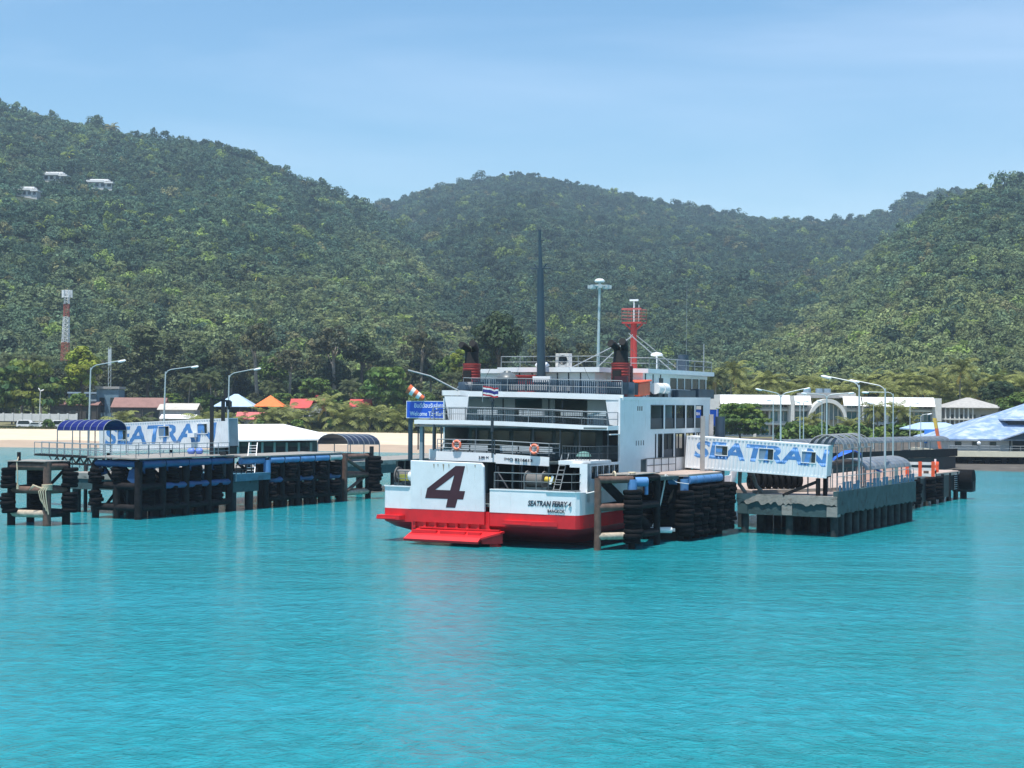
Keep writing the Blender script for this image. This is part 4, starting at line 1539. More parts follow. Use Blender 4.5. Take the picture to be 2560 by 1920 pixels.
# --- outer mooring dolphin, far left
dol = thing('mooring_dolphin', 'rusty pipe mooring dolphin hung with tyres, standing alone in the water at the far left', 'mooring dolphin')
A_, B_, C_, D_ = G(28, 1312), G(117, 1315), G(165, 1311), G(76, 1305)
for p, m in ((A_, m_rust_dark), (B_, m_rust), (C_, m_rust_dark), (D_, m_rust_dark)):  # front post gets the lit rust tone, the others the shaded copy
    post(p, -1.5, 4.55, 0.30, m, dol)
for z, r in ((4.25, 0.30), (2.55, 0.27), (0.85, 0.27)):
    for k, (p, q) in enumerate(((A_, B_), (B_, C_), (C_, D_), (D_, A_))):
        m = (m_rust if k < 2 and z > 1 else m_rust_dark)  # lit tone on the front pipes, shaded copy behind
        if z < 1 and k == 0: m = m_barn
        pipe(p + V(0, 0, z), q + V(0, 0, z), r, m, dol)
pipe(B_ + V(0.1, 0.3, 2.9), C_ + V(0, 0.3, 4.2), 0.12, m_rust_dark, dol, 'brace')
pipe(D_ + V(0, 0, 0.9), B_ + V(0, .3, 2.4), 0.12, m_rust_dark, dol, 'brace')
b = MB(); b.slab([A_ + V(-.3, -.3, 4.58), B_ + V(0, -.4, 4.58), C_ + V(.3, 0, 4.58), D_ + V(0, .3, 4.58)], V(0, 0, .06)); b.build('top_plate', m_conc, dol)
post(A_ + V(0.55, -0.1, 0), 4.6, 5.25, 0.14, m_rust_dark, dol, 'bollard')
gl = 'tyre stacks on the outer mooring dolphin'
for p in (A_ + V(-0.1, -0.35, 0), (A_ + B_) / 2 + V(0.1, 1.5, 0), C_ + V(0.35, -0.25, 0)):
    for z, n in ((2.7, 5), (0.9, 5)):
        tyre_stack(p + V(0, 0, z), n, 'stack of old tyres on the lone dolphin at the far left', gl, 0.98, 0.09)
rope = thing('mooring_rope', 'frayed pale rope wound round the front post of the lone dolphin', 'rope', B_ + V(0, 0, 2.6))
b = MB()
for k in range(6):
    b.torus((0, 0, 0.07 * k), 0.34, 0.045, (0.06 * sin(k), 0.05 * cos(k), 1), 16, 6)
b.build('coil', m_rope, rope)
b = MB()
for k in range(4):
    a = -2.2 + 0.35 * k
    b.tube([(0.34 * cos(a), 0.34 * sin(a), 0.2), (0.5 * cos(a) - .2, 0.45 * sin(a), -0.1), (0.42 * cos(a) - .12, 0.42 * sin(a), -0.7), (0.4 * cos(a) + .05, 0.4 * sin(a), -1.0 - 0.25 * k)], 0.045, 6)
b.tube([(-.3, -.3, .1), (-.9, -.35, .35), (-1.15, -.35, 0), (-.8, -.35, .3)], 0.06, 6)
b.build('loose_end', m_rope, rope)
rope2 = thing('mooring_rope', 'thin pale rope hanging down the left post of the lone dolphin', 'rope', A_ + V(0.55, -0.42, 2.6))
b = MB(); b.tube([(0, 0.2, 2.3), (-.03, -.05, 1.9), (0.02, 0, 0.9), (0, 0, 0.2)], 0.05, 6); b.tube([(0.02, 0, .3), (.03, 0, 0)], 0.11, 8); b.build('strand', m_rope, rope2)

# --- left berth: near fender platform
pf = thing('berthing_platform', 'dark blue piped berthing platform with railings in front of the left container office', 'berthing platform')
for s in (0, 2.8, 5.6, 8.4, 11.2):
    post(LB(s, 0), -1.5, 4.4, 0.30, m_rust_dark, pf)
    post(LB(s, 4.2), -1.5, 4.4, 0.28, m_rust_dark, pf)
    if 0 < s < 11: post(LB(s + 1.3, 2.2), -1.5, 4.3, 0.26, m_rust_dark, pf)
post(LB(0, 2.1), -1.5, 2.6, 0.26, m_rust_dark, pf)
for s0, s1 in ((0.2, 2.75), (2.85, 5.55), (5.65, 8.35), (8.45, 11.2)):
    pipe(LB(s0, -.1, 4.2), LB(s1, -.1, 4.2), 0.30, m_blueship, pf, 'cap_pipe', 12)
    pipe(LB(s0, 0, 2.45), LB(s1, 0, 2.45), 0.26, m_blueship if s0 > 2 else m_rust_dark, pf)
    pipe(LB(s0, 0, 0.85), LB(s1, 0, 0.85), 0.27, m_rust_dark, pf)
for z, m in ((4.2, m_blueship), (2.5, m_rust_dark), (0.85, m_rust_dark)):
    pipe(LB(0, 0.2, z), LB(0, 4.2, z), 0.27, m, pf)
    pipe(LB(0, 4.2, z), LB(11.2, 4.2, z), 0.24, m_rust_dark, pf)
b = MB()
b.slab([LB(0, 0.3, 3.95), LB(0, 0.9, 3.7), LB(0, 1.1, 3.0), LB(0, 0.4, 2.6)], DL * 0.2)
b.piece().slab([LB(0, 3.9, 3.95), LB(0, 3.3, 3.7), LB(0, 3.2, 3.4), LB(0, 3.9, 3.2)], DL * 0.2)
for s in (1.4, 4.2, 7.0, 9.8):
    b.piece().slab([LB(s - .9, .15, 3.95), LB(s + .9, .15, 3.95), LB(s + .45, .15, 3.45), LB(s - .45, .15, 3.45)], NL * 0.15)
b.split('gusset', m_blueship, pf)
pipe(LB(0.3, 0.6, 4.0), LB(0.3, 3.4, 1.0), 0.12, m_rust_dark, pf, 'brace')
pipe(LB(0.5, 3.9, 4.0), LB(0.5, 1.2, 1.0), 0.12, m_rust_dark, pf, 'brace')
for s in (2.0, 5.0, 8.0):
    pipe(LB(s, 3.2, 3.9), LB(s + 2.2, 1.2, 0.9), 0.13, m_rust_dark, pf, 'brace')
for k, s in enumerate((0.35, 3.15, 5.95, 8.75)):
    b = MB(); b.slab([LB(s, 1.3, -.6), LB(s + 2.2, 1.3, -.6), LB(s + 2.2, 1.3, 2.3), LB(s, 1.3, 2.3)], NL * .2); b.build('dark_backing', m_blacksteel, pf)  # black sheets added behind the tyres to darken the gaps
    if k % 2 == 0:
        b = MB(); b.slab([LB(s + .3, 1.6, 2.5), LB(s + 1.9, 1.6, 2.5), LB(s + 1.9, 1.6, 3.7), LB(s + .3, 1.6, 3.7)], NL * .2); b.build('dark_backing', m_blacksteel, pf)
b = MB()
for k in range(8):
    s0 = -0.45 + 1.46 * k
    b.slab([LB(s0, -.42, 4.55), LB(s0 + 1.44, -.42, 4.55), LB(s0 + 1.44, 4.7, 4.62 + .03 * (k % 2)), LB(s0, 4.7, 4.62)], V(0, 0, 0.09))
b.build('deck', m_conc, pf)
b = MB()
railing(b, [LB(-.3, 4.5, 4.7), LB(-.3, 0.0, 4.66), LB(11.0, -.1, 4.66)], 1.0, 3, 1.35, 0.025)
railing(b, [LB(2.5, 3.2, 4.7), LB(8.5, 3.0, 4.7)], 1.0, 2, 1.2, 0.025)
b.build('railing', m_rail_grey, pf)
gl = 'tyre stacks along the near left berth'
for s in (1.4, 4.2, 7.0, 9.8):
    for z, n in ((2.65, 4), (0.95, 5)):
        tyre_stack(LB(s, 0.25, z), n, 'black tyre stack in the row under the blue piped left platform', gl, 1.0, 0.08)
for z, n in ((2.65, 4), (0.95, 4)):
    tyre_stack(LB(-0.35, 3.9, z), n, 'black tyre stack at the outer left corner of the blue piped platform', 'tyre stacks at the platform corner', 1.0, 0.08)
tyre_stack(LB(0.2, 2.0, 2.7), 4, 'black tyre stack in the middle of the left end of the blue piped platform', None, 1.05, 0.08)
for k in range(2):
    f = thing('buoy', ('pale blue float lying behind the platform rail, the left of two', 'pale blue float lying behind the platform rail, the right of two')[k], 'float', W(478 + 20 * k, 1128, 131.5), -.5)
    b = MB(); b.lathe((0, 0, 0), [(0.001, -.32), (.16, -.3), (.26, -.15), (.27, 0.15), (.16, .3), (.001, .32)], 12, (1, 0, 0)); b.build('body', mat('float_blue', (0.14, 0.24, 0.72), .5), f)
    b = MB(); b.torus((0.36, 0, 0), 0.07, 0.02, (0, 1, 0), 10, 5); b.build('ring', m_frame, f)

# --- jetty slab that carries the left buildings
jl = thing('jetty', 'long concrete jetty on piles carrying the left container office and lamps', 'jetty')
b = MB()
b.prism([tuple(LB(3.2, 10.6).xy), tuple(LB(3.2, 4.9).xy), tuple(LB(70, 4.9).xy), tuple(LB(70, 12).xy)], 2.75, 3.2)
b.build('deck', m_conc, jl)
b = MB()
b.prism([tuple(LB(3.3, 10.4).xy), tuple(LB(3.3, 5.0).xy), tuple(LB(69, 5.0).xy), tuple(LB(69, 11.8).xy)], 1.9, 2.749)
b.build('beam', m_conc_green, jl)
for s in (4, 10, 16, 24, 34, 46, 60):
    for t in (5.6, 9.8):
        post(LB(s, t), -1.5, 1.9, 0.35, m_pile, jl, 'pile')

# --- recess with a low ledge, then the second fender platform
lg = thing('concrete_ledge', 'green stained concrete ledge between the two left fender platforms', 'ledge')
b = MB(); b.prism([tuple(LB(11.5, 4.8).xy), tuple(LB(11.5, -.5).xy), tuple(LB(16.2, -.5).xy), tuple(LB(16.2, 4.8).xy)], 2.45, 3.05); b.build('slab', mat('ledge_blue', (0.06, 0.17, 0.24), .7, var=.25, dirt=(0.05, 0.06, 0.06), damt=.42), lg)
b = MB(); b.prism([tuple(LB(11.3, 4.6).xy), tuple(LB(11.3, -.3).xy), tuple(LB(14.8, -.3).xy), tuple(LB(14.8, 4.6).xy)], 1.55, 2.449); b.build('beam', m_conc_green, lg)
for s in (11.9, 14.2):
    for t in (0.2, 3.8):
        post(LB(s, t), -1.5, 1.55, 0.32, m_pile, lg, 'pile')
b = MB(); railing(b, [LB(11.7, -.3, 3.05), LB(13.8, -.3, 3.05)], 0.75, 2, 0.7, 0.04); b.build('railing', m_blacksteel, lg)
ld = thing('gangway_ladder', 'white ladder leaning from the concrete ledge to the left platform', 'ladder', (0, 0, 0))
p0, p1 = LB(13.9, -.1, 3.05), LB(16.3, 1.4, 5.5)
b = MB()
sd = DL * 0.28 + V(0.18, 0, 0)
for sg in (-1, 1):
    b.beam(p0 + sd * sg, p1 + sd * sg, 0.06, 0.1)
b.build('rail', m_white_clean, ld)
b = MB()
for k in range(1, 11):
    c = p0.lerp(p1, k / 11)
    b.cyl(c - sd, c + sd, 0.03, seg=6)
b.build('rung', m_white_clean, ld)

p2 = thing('berthing_platform', 'second left berthing platform under bright blue cap pipes, beside the shed', 'berthing platform')
for s in (16.2, 18.5, 20.8, 23.1, 25.4, 27.4):
    post(LB(s, 0), -1.5, 4.2, 0.28, m_rust_dark, p2)
    post(LB(s, 3.6), -1.5, 4.2, 0.26, m_rust_dark, p2)
for k, (s0, s1) in enumerate(((13.6, 16.3), (16.5, 18.4), (18.6, 20.7), (20.9, 23.0), (23.2, 25.3), (25.5, 27.4))):
    pipe(LB(s0, -.1 + (0.8 if k == 0 else 0), 4.05), LB(s1, -.1 + (.2 if k == 0 else 0), 4.05), 0.29, m_bluepipe if k < 5 else m_pole, p2, 'cap_pipe', 12)
    if k:
        pipe(LB(s0, 0, 2.35), LB(s1, 0, 2.35), 0.25, m_blueship if k % 2 else m_rust_dark, p2)
        pipe(LB(s0, 0, 0.8), LB(s1, 0, 0.8), 0.26, m_rust_dark, p2)
        pipe(LB(s0, 3.6, 2.35), LB(s1, 3.6, 2.35), 0.25, m_rust_dark, p2)
        pipe(LB(s0 + .2, 3.4, 3.8), LB(s1, .6, 0.9), 0.14, m_rust_dark, p2, 'brace')
for s in (16.5, 18.8, 21.1, 23.4, 25.6):
    b = MB(); b.slab([LB(s, .9, -.6), LB(s + 1.8, .9, -.6), LB(s + 1.8, .9, 3.7), LB(s, .9, 3.7)], NL * .2); b.build('dark_backing', m_blacksteel, p2)  # black sheet added in each bay to darken it
pipe(LB(16.2, -.12, 2.9), LB(16.2, -.12, 4.1), 0.32, m_bluepipe, p2, 'corner_post', 12)
b = MB(); b.prism([tuple(LB(13.4, 4.3).xy), tuple(LB(13.4, .2).xy), tuple(LB(16, -.3).xy), tuple(LB(27.6, -.3).xy), tuple(LB(27.6, 4.3).xy)], 4.36, 4.46); b.build('deck', m_conc, p2)
gl = 'tyre stacks along the second left platform'
for s in (16.9, 19.6, 21.9, 24.2, 26.5):
    for z, n in ((2.5, 4), (0.85, 4)):
        tyre_stack(LB(s, -0.1, z), n, 'black tyre stack in the row under the bright blue pipes on the left', gl, 1.0, 0.09)

d2 = thing('mooring_dolphin', 'rusty pipe dolphin just left of the ferry stern', 'mooring dolphin')
c4 = [LB(28.6, 0.2), LB(32.6, 0.2), LB(32.6, 3.6), LB(28.6, 3.6)]
for i, p in enumerate(c4):
    post(p, -1.5, 4.3, 0.28, m_rust if i < 1 else m_rust_dark, d2)
for z in (4.0, 2.3, 0.7):
    for k in range(4):
        pipe(c4[k] + V(0, 0, z), c4[(k + 1) % 4] + V(0, 0, z), 0.25, m_barn if z < 1 and k == 0 else m_rust if k == 0 else m_rust_dark, d2)
pipe(c4[0] + V(.2, 0, 3.8), c4[1] + V(-.3, 0, 2.5), 0.16, m_rust, d2, 'brace')
pipe(c4[0] + V(.2, 0, 0.9), c4[1] + V(-.3, 0, 2.1), 0.16, m_rust, d2, 'brace')
post(LB(33.2, .2), 4.0, 4.9, 0.2, m_blacksteel, d2, 'bollard')
for z, n in ((2.3, 5), (0.7, 5)):
    tyre_stack(LB(32.9, -0.35, z), n, 'black tyre stack on the rusty dolphin nearest the ferry stern', 'tyre stacks beside the ferry stern', 1.15, 0.05)

# --- catwalk with a truss, between the dolphin and the left platform
cw = thing('catwalk', 'grey truss catwalk with railings reaching out at the far left', 'catwalk')
q0, q1 = W(86, 1139, 138), W(262, 1134, 130.5)
q0.z = q1.z = 4.3
sv = V(0.35, 0.9, 0)
b = MB(); b.slab([q0, q1, q1 + sv, q0 + sv], V(0, 0, .1)); b.build('deck', m_rust_dark, cw)
b = MB()
n = 9
for side in (V(0, 0, 0), sv):
    b.tube([q0 + side + V(0, 0, -.02), q1 + side + V(0, 0, -.02)], 0.06, 6)
    b.tube([q0.lerp(q1, .3) + side + V(0, 0, -.62), q1 + side + V(0, 0, -.62)], 0.06, 6)
    for k in range(2, n):
        b.cyl(q0.lerp(q1, k / n) + side + V(0, 0, -.05), q0.lerp(q1, (k + .5) / n) + side + V(0, 0, -.6), 0.05, seg=5)
        b.cyl(q0.lerp(q1, (k + .5) / n) + side + V(0, 0, -.6), q0.lerp(q1, (k + 1) / n) + side + V(0, 0, -.05), 0.05, seg=5)
b.build('truss', m_rust_dark, cw)
b = MB(); railing(b, [q0 + V(0, 0, .1), q1 + V(0, 0, .1)], 1.0, 2, 1.25, 0.028); railing(b, [q0 + sv + V(0, 0, .1), q1 + sv + V(0, 0, .1)], 1.0, 2, 1.25, 0.028); b.build('railing', m_rail_grey, cw)
post(W(214, 1200, 131.5), -1.5, 3.7, 0.16, m_pile, cw, 'support')
post(W(232, 1200, 132.5), -1.5, 3.7, 0.16, m_pile, cw, 'support')

# --- barrel vaulted canopies
def barrel(name, label, P0, P1, wid, z0, zs, rise, hoops, m_sheet, m_rib, gaps=0, posts=True, npost=None, ends=True, group=None, rail=False):
    """a barrel canopy from P0 to P1 along its axis; springing at zs, deck at z0"""
    t = thing(name, label, 'canopy', (P0.x, P0.y, z0), 0, group)
    o = V(P0.x, P0.y, z0)
    ax = V(P1.x - P0.x, P1.y - P0.y, 0)
    L = ax.length
    ax.normalize()
    sd = V(ax.y, -ax.x, 0)
    hgt = zs - z0
    sl = (P1.z - P0.z)
    def pt(s, a, r=1.0):
        return ax * s + sd * (cos(a) * wid / 2 * r) + V(0, 0, hgt + sin(a) * rise * r + sl * s / L)
    nseg = 10
    q = MB()
    nb = max(1, hoops - 1)
    for i in range(nb):
        if gaps and (i % gaps == gaps - 1): continue
        s0, s1 = L * i / nb, L * (i + 1) / nb
        for k in range(nseg):
            a0, a1 = pi * k / nseg, pi * (k + 1) / nseg
            q.slab([pt(s0, a0), pt(s1, a0), pt(s1, a1), pt(s0, a1)], (sd * cos((a0 + a1) / 2) * .03 + V(0, 0, .03 * sin((a0 + a1) / 2))))
    q.build('roof_sheet', m_sheet, t)
    q = MB()
    for i in range(hoops):
        q.tube([pt(L * i / nb, pi * k / nseg, 1.03) for k in range(nseg + 1)], 0.032, 5)
    for a in (0, pi):
        q.tube([pt(0, a), pt(L, a)], 0.035, 5)
    q.build('hoop', m_rib, t)
    if posts:
        npost = npost or hoops
        q = MB()
        for i in range(npost):
            for a in (0, pi):
                e = pt(L * i / (npost - 1), a)
                q.piece().cyl((e.x, e.y, 0), e, 0.05, seg=6)
        q.split('post', m_rib, t)
    if rail:
        q = MB()
        for a in (0, pi):
            e0, e1 = pt(0, a), pt(L, a)
            railing(q, [V(e0.x, e0.y, sl * 0), V(e1.x, e1.y, sl)], 1.05, 3, 1.6, 0.03)
        q.build('railing', m_rib, t)
    return t
barrel('walkway_canopy', 'dark blue barrel canopy with white ribs at the left end of the container office', W(172, 1060, 137.5), W(288, 1060, 133.5), 2.3, 3.2, 6.45, 0.85, 8, m_canopy_blue, m_rail_grey, npost=4)
barrel('walkway_canopy', 'black blue barrel canopy beyond the end of the white shed', W(832, 1110, 158), W(912, 1110, 164), 3.4, 3.2, 4.9, 1.0, 7, mat('dark_sheet', (0.018, 0.022, 0.05), .35, var=.3), m_rail_grey, npost=3)

# --- container offices lettered along the side
def container(name, label, P0, P1, h, depth, wins, txt, tx0, tx1, tz, tsize, shear, door=False):
    t = thing(name, label, 'container')
    ex = (P1 - P0)
    L = ex.length
    ex.normalize()
    ey = V(-ex.y, ex.x, 0).normalized()
    ez = ex.cross(ey).normalized()
    if ez.z < 0: ez = -ez
    M = Matrix((ex, ey, ez)).transposed().to_4x4()
    M.translation = P0
    t.matrix_world = M
    per, amp = 0.26, 0.045
    def corr(x):
        s = (x / per) % 1.0
        if s < .3: return 0.0
        if s < .5: return amp * (s - .3) / .2
        if s < .8: return amp
        return amp * (1 - (s - .8) / .2)
    xs = [0.1]
    k = 0
    while True:
        for s in (0.0, .3, .5, .8):
            x = (k + s) * per
            if 0.1 < x < L - 0.1: xs.append(x)
        k += 1
        if k * per > L: break
    xs.append(L - 0.1)
    q = MB()
    def corr_wall(x0, x1, z0, z1):
        pts = [x for x in xs if x0 < x < x1]
        pts = [x0] + pts + [x1]
        vs = []
        for x in pts:
            vs += [(x, corr(x), z0), (x, corr(x), z1)]
        n = len(pts)
        q.add(vs, [(2 * i, 2 * i + 2, 2 * i + 3, 2 * i + 1) for i in range(n - 1)])
    xa = 0.1
    for w in wins + [(L - 0.1, L - 0.1, 0, 0)]:
        corr_wall(xa, w[0], 0.12, h - 0.1)
        if w[1] > w[0]:
            corr_wall(w[0], w[1], 0.12, w[2]); corr_wall(w[0], w[1], w[3], h - 0.1)
        xa = w[1]
    body = q.build('side_wall', m_cont, t)
    q = MB()
    q.bx(0, L, 0.0, 0.12, 0, 0.12); q.bx(0, L, 0.0, 0.12, h - 0.1, h)
    q.bx(0, 0.1, -0.005, 0.12, 0.121, h - .101); q.bx(L - 0.1, L, -0.005, 0.12, 0.121, h - 0.101)
    q.build('frame', m_cont, t)
    q = MB()
    q.bx(0.02, L - 0.02, 0.13, depth, h - 0.06, h - 0.01)
    q.build('roof', m_cont, t)
    q = MB()
    q.bx(0.02, L - 0.02, 0.13, depth, 0.02, 0.1)
    q.build('floor', m_rust_dark, t)
    q = MB(); q.bx(0.02, L - 0.02, depth, depth + .05, 0.02, h - .01); q.build('back_wall', m_cont, t)
    for x in (0.02, L - 0.09):
        q = MB(); q.bx(x, x + .06, .13, depth - .001, .101, h - .061)
        q.build('end_wall', m_cont if not (door and x > 1) else mat('door_steel', (0.20, 0.26, 0.30), .5), t)
    for i, w in enumerate(wins):
        q = MB()
        for a in ((w[0] - .04, w[0], w[2] - .04, w[3] + .04), (w[1], w[1] + .04, w[2] - .04, w[3] + .04), (w[0], w[1], w[2] - .05, w[2]), (w[0], w[1], w[3], w[3] + .05)):
            q.bx(a[0], a[1], -.03, 0.07, a[2], a[3])
        wf = q.build('window', m_white_clean, t)
        q = MB(); xm = w[0] + (w[1] - w[0]) * (.55, .62, .7)[i % 3]
        q.bx(w[0] + .005, xm, .02, .03, w[2] + .005, w[3] - .005); q.build('pane', m_pane_blue, wf)
        q = MB(); q.bx(xm, w[1] - .005, .05, .06, w[2] + .005, w[3] - .005); q.build('open_pane', m_glass, wf)
    # lettering painted on the corrugation: cut along the folds and pressed on
    me = text_mesh(txt, tsize, m_letter, 'lettering', None, None, shear=shear, bold=0.055, ext=0.0, width=1.0, align='LEFT', link=False)
    xs_ = [v.co.x for v in me.vertices]
    x0, x1 = min(xs_), max(xs_)
    bm = bmesh.new(); bm.from_mesh(me)
    for v in bm.verts:
        v.co = V(tx0 + (v.co.x - x0) / (x1 - x0) * (tx1 - tx0), 0, tz + v.co.y)
    for x in xs:
        geom = bm.verts[:] + bm.edges[:] + bm.faces[:]
        bmesh.ops.bisect_plane(bm, geom=geom, plane_co=(x, 0, 0), plane_no=(1, 0, 0))
    # and cut away where the windows are
    for w in wins:
        xm = w[0] + (w[1] - w[0]) * (.55, .62, .7)[wins.index(w) % 3]
        for (co, no) in (((w[0] + .005, 0, 0), (1, 0, 0)), ((xm, 0, 0), (1, 0, 0)), ((0, 0, w[2] + .005), (0, 0, 1)), ((0, 0, w[3] - .005), (0, 0, 1)), ((w[0] - .045, 0, 0), (1, 0, 0)), ((w[1] + .045, 0, 0), (1, 0, 0)), ((0, 0, w[2] - .05), (0, 0, 1)), ((0, 0, w[3] + .05), (0, 0, 1))):
            bmesh.ops.bisect_plane(bm, geom=bm.verts[:] + bm.edges[:] + bm.faces[:], plane_co=co, plane_no=no)
    kill, on_pane = [], []
    for f in bm.faces:
        c = f.calc_center_median()
        for i, w in enumerate(wins):
            if w[0] - .045 < c.x < w[1] + .045 and w[2] - .05 < c.z < w[3] + .05:
                xm = w[0] + (w[1] - w[0]) * (.55, .62, .7)[i % 3]
                if w[0] + .004 < c.x < xm and w[2] + .004 < c.z < w[3] - .004: on_pane.append(f)      # the letters run on over the shutters
                else: kill.append(f)
    bmesh.ops.delete(bm, geom=kill, context='FACES')
    bmesh.ops.split(bm, geom=on_pane)
    for v in bm.verts:
        v.co.y = corr(v.co.x) - 0.006
    for f in bm.faces:
        c = f.calc_center_median()
        if any(w[0] < c.x < w[1] and w[2] < c.z < w[3] for w in wins):
            for v in f.verts: v.co.y = 0.014
    bm.to_mesh(me); bm.free()
    o = bpy.data.objects.new('lettering', me); col.objects.link(o); o.parent = t
    return t, M, L

cl, ML, LL = container('container_office', 'white corrugated container office lettered SEATRAN on the left jetty', W(249, 1130, 140), W(572, 1118, 134), 2.45, 1.4,
    [(2.05, 3.05, 1.0, 1.85), (6.5, 7.6, 1.15, 1.98), (10.6, 11.6, 1.25, 2.05)], 'SEATRAN', 0.6, 12.6, 1.25, 2.15, 0.16, True)
b = MB()
for p in (P_ for P_ in (W(262, 1133, 140), W(420, 1126, 137.5), W(560, 1119, 134.6))):
    b.piece().tube([(p.x, p.y + 1.2, 3.1), (p.x, p.y + 1.2, p.z + .02)], 0.14, 8)
for o in b.split('support', m_rust_dark, cl):
    o.matrix_parent_inverse = ML.inverted()
b = MB(); b.bx(9.9, 10.6, -.5, -.06, .95, 1.3)
b.build('box_shelf', m_white_clean, cl)

cr, MR, LR = container('container_gangway', 'white corrugated container lettered SEATRAN sloping down to the right pier deck', W(1712, 1169, 114.0), W(2066, 1196, 110.6), 2.28, 2.3,
    [(2.15, 3.0, 1.08, 1.72), (5.25, 6.25, 1.0, 1.74), (8.25, 9.2, 1.0, 1.74)], 'SEATRAN', 0.62, 10.15, 1.32, 1.6, 0.14)
b = MB()
e0, e1 = W(2046, 1198, 110.9), W(2066, 1198, 111.6)
b.piece().tube([(e0.x, e0.y + .1, 2.75), (e0.x, e0.y + .1, e0.z + .05)], 0.16, 8)
b.piece().tube([(e1.x, e1.y + .4, 2.75), (e1.x, e1.y + .4, e1.z + .3)], 0.16, 8)
b.piece().beam((e0.x - 2.3, e0.y + .9, 2.78), (e0.x - .1, e0.y + .2, 3.75), .16, .22)
p = W(1760, 1180, 114)
b.piece().bx(p.x - 2.2, p.x + 1.2, 114.6, 115.3, 3.3, p.z - .25)
for o in b.split('support', m_rust_dark, cr):
    o.matrix_parent_inverse = MR.inverted()

# --- black gantry with a lamp at the right end of the left container
gp = thing('gantry', 'black steel gantry with a hanging lamp at the right end of the left container', 'gantry')
g0, g1 = W(530, 1000, 131.0), W(558, 1000, 132.5)
b = MB()
b.piece().bx(g0.x - .14, g0.x + .14, g0.y - .14, g0.y + .14, 3.0, g0.z)
b.piece().bx(g1.x - .14, g1.x + .14, g1.y - .14, g1.y + .14, 7.4, g1.z + .2)
b.split('post', m_blacksteel, gp)
b = MB(); b.beam(g0 + V(-.1, 0, .05), W(575, 1003, 132.5), .2, .16); b.build('arm', m_blacksteel, gp)
b = MB(); q = W(573, 1006, 132.5); b.bx(q.x - .25, q.x + .2, q.y - .2, q.y + .2, q.z - .35, q.z + .1); b.bx(q.x - .1, q.x + .1, q.y - .1, q.y + .1, q.z - .6, q.z - .35); b.build('lamp', m_blacksteel, gp)
b = MB(); q = W(557, 1110, 130.5); b.bx(q.x - .2, q.x + .25, q.y - .2, q.y + .2, 2.9, 4.9); b.bx(q.x - .6, q.x + 1.2, q.y - .1, q.y + .1, 4.4, 4.55); b.build('base_frame', m_blacksteel, gp)

# --- street lamps
def lamp(name, label, base, top, arms, r=0.08, group=None, cat='street lamp', mt=None):
    """pole from BASE to TOP (it may lean a little) and arms given as end offsets"""
    mt = mt or m_pole
    t = thing(name, label, cat, base, 0, group)
    tp = Vector(top) - Vector(base)
    q = MB()
    q.tube([(0, 0, 0), (0, 0, 0.06)], r * 2.4, 10)
    q.tube([(0, 0, 0.06), tp * 0.5, tp], [r * 1.35, r * 1.1, r * 0.8], 8)
    q.build('pole', mt, t)
    for a in arms:
        a = Vector(a)
        q = MB()
        q.tube([tp - V(0, 0, .25), tp + V(a.x * .06, a.y * .06, 0.05), tp + V(a.x * .16, a.y * .16, a.z * .16 + .12), tp + a * .78 + V(0, 0, .08), tp + a], r * 0.62, 6)
        ar = q.build('arm', mt, t)
        q = MB()
        d = a.normalized()
        c = tp + a
        q.tube([c - d * .75, c - d * .5, c - d * .1, c + d * .02], [.05, .11, .10, .04], 8)
        q.build('lamp_head', m_white_clean, ar)
    return t
for (px, py, bx_, Y, ex_, ey_, lb) in ((227, 919, 220, 141, 314, 901, 'curved grey street lamp rising over the blue ribbed canopy on the left'),
                                  (414, 929, 407, 149, 496, 916, 'curved grey street lamp behind the middle of the left container'),
                                  (573, 938, 568, 157, 652, 921, 'curved grey street lamp behind the right end of the left container')):
    tp = W(px, py, Y)
    bs = W(bx_, 1100, Y); bs.z = 3.2
    en = W(ex_, ey_, Y - 1.0)
    lamp('street_lamp', lb, bs, tp, [en - tp], 0.075)

# --- right: dolphin on the ferry's quarter
d3 = thing('mooring_dolphin', 'rusty pipe dolphin against the starboard quarter of the ferry', 'mooring dolphin')
r4 = [V(5.35, 98.9, 0), V(7.55, 99.9, 0), V(9.4, 103.2, 0), V(7.9, 103.9, 0)]
for i, p in enumerate(r4):
    post(p, -1.5, 4.45, 0.22, m_rust if i == 0 else m_rust_dark, d3)
for z in (4.35, 2.65, 0.85):
    for k in range(4):
        m = m_rust if k == 0 else m_rust_dark
        if z < 1 and k == 0: m = m_barn
        pipe(r4[k] + V(0, 0, z), r4[(k + 1) % 4] + V(0, 0, z), 0.23, m, d3)
pipe(r4[0] + V(.4, .6, 4.2), r4[2] + V(-.6, 0, 1.2), 0.3, m_rust_dark, d3, 'brace')
b = MB(); b.tube([r4[1] + V(0, -.1, 3.55), r4[1] + V(0, -.1, 4.35)], .30, 12); b.build('blue_cap', m_bluepipe, d3)
b = MB(); b.tube([r4[1] + V(.15, 0, 4.2), r4[1] + V(0.95, 0.2, 4.2)], .30, 12); b.tube([r4[1] + V(0.9, 0.2, 3.4), r4[1] + V(0.9, 0.2, 4.2)], .12, 8); b.build('blue_pipe', m_bluepipe, d3)
b = MB(); b.slab([r4[0] + V(0, .2, 4.62), r4[1] + V(.3, .1, 4.62), r4[2] + V(.2, 0, 4.62), r4[3] + V(-.2, 0, 4.62)], V(0, 0, .05)); b.build('top_plate', m_conc, d3)
tyre_stack(r4[1] + V(0.05, -.15, 0.35), 11, 'tall column of old tyres on the dolphin beside the ferry name', None, 1.05, 0.05)
rp_ = thing('mooring_rope', 'pale mooring rope from the ferry quarter to the rusty dolphin', 'rope')
f0, f1 = FW(6.3, 0.45, 3.35), V(7.5, 100.2, 4.75)
b = MB()
pts = [f0.lerp(f1, k / 8) + V(0, 0, -0.35 * sin(pi * k / 8)) for k in range(9)]
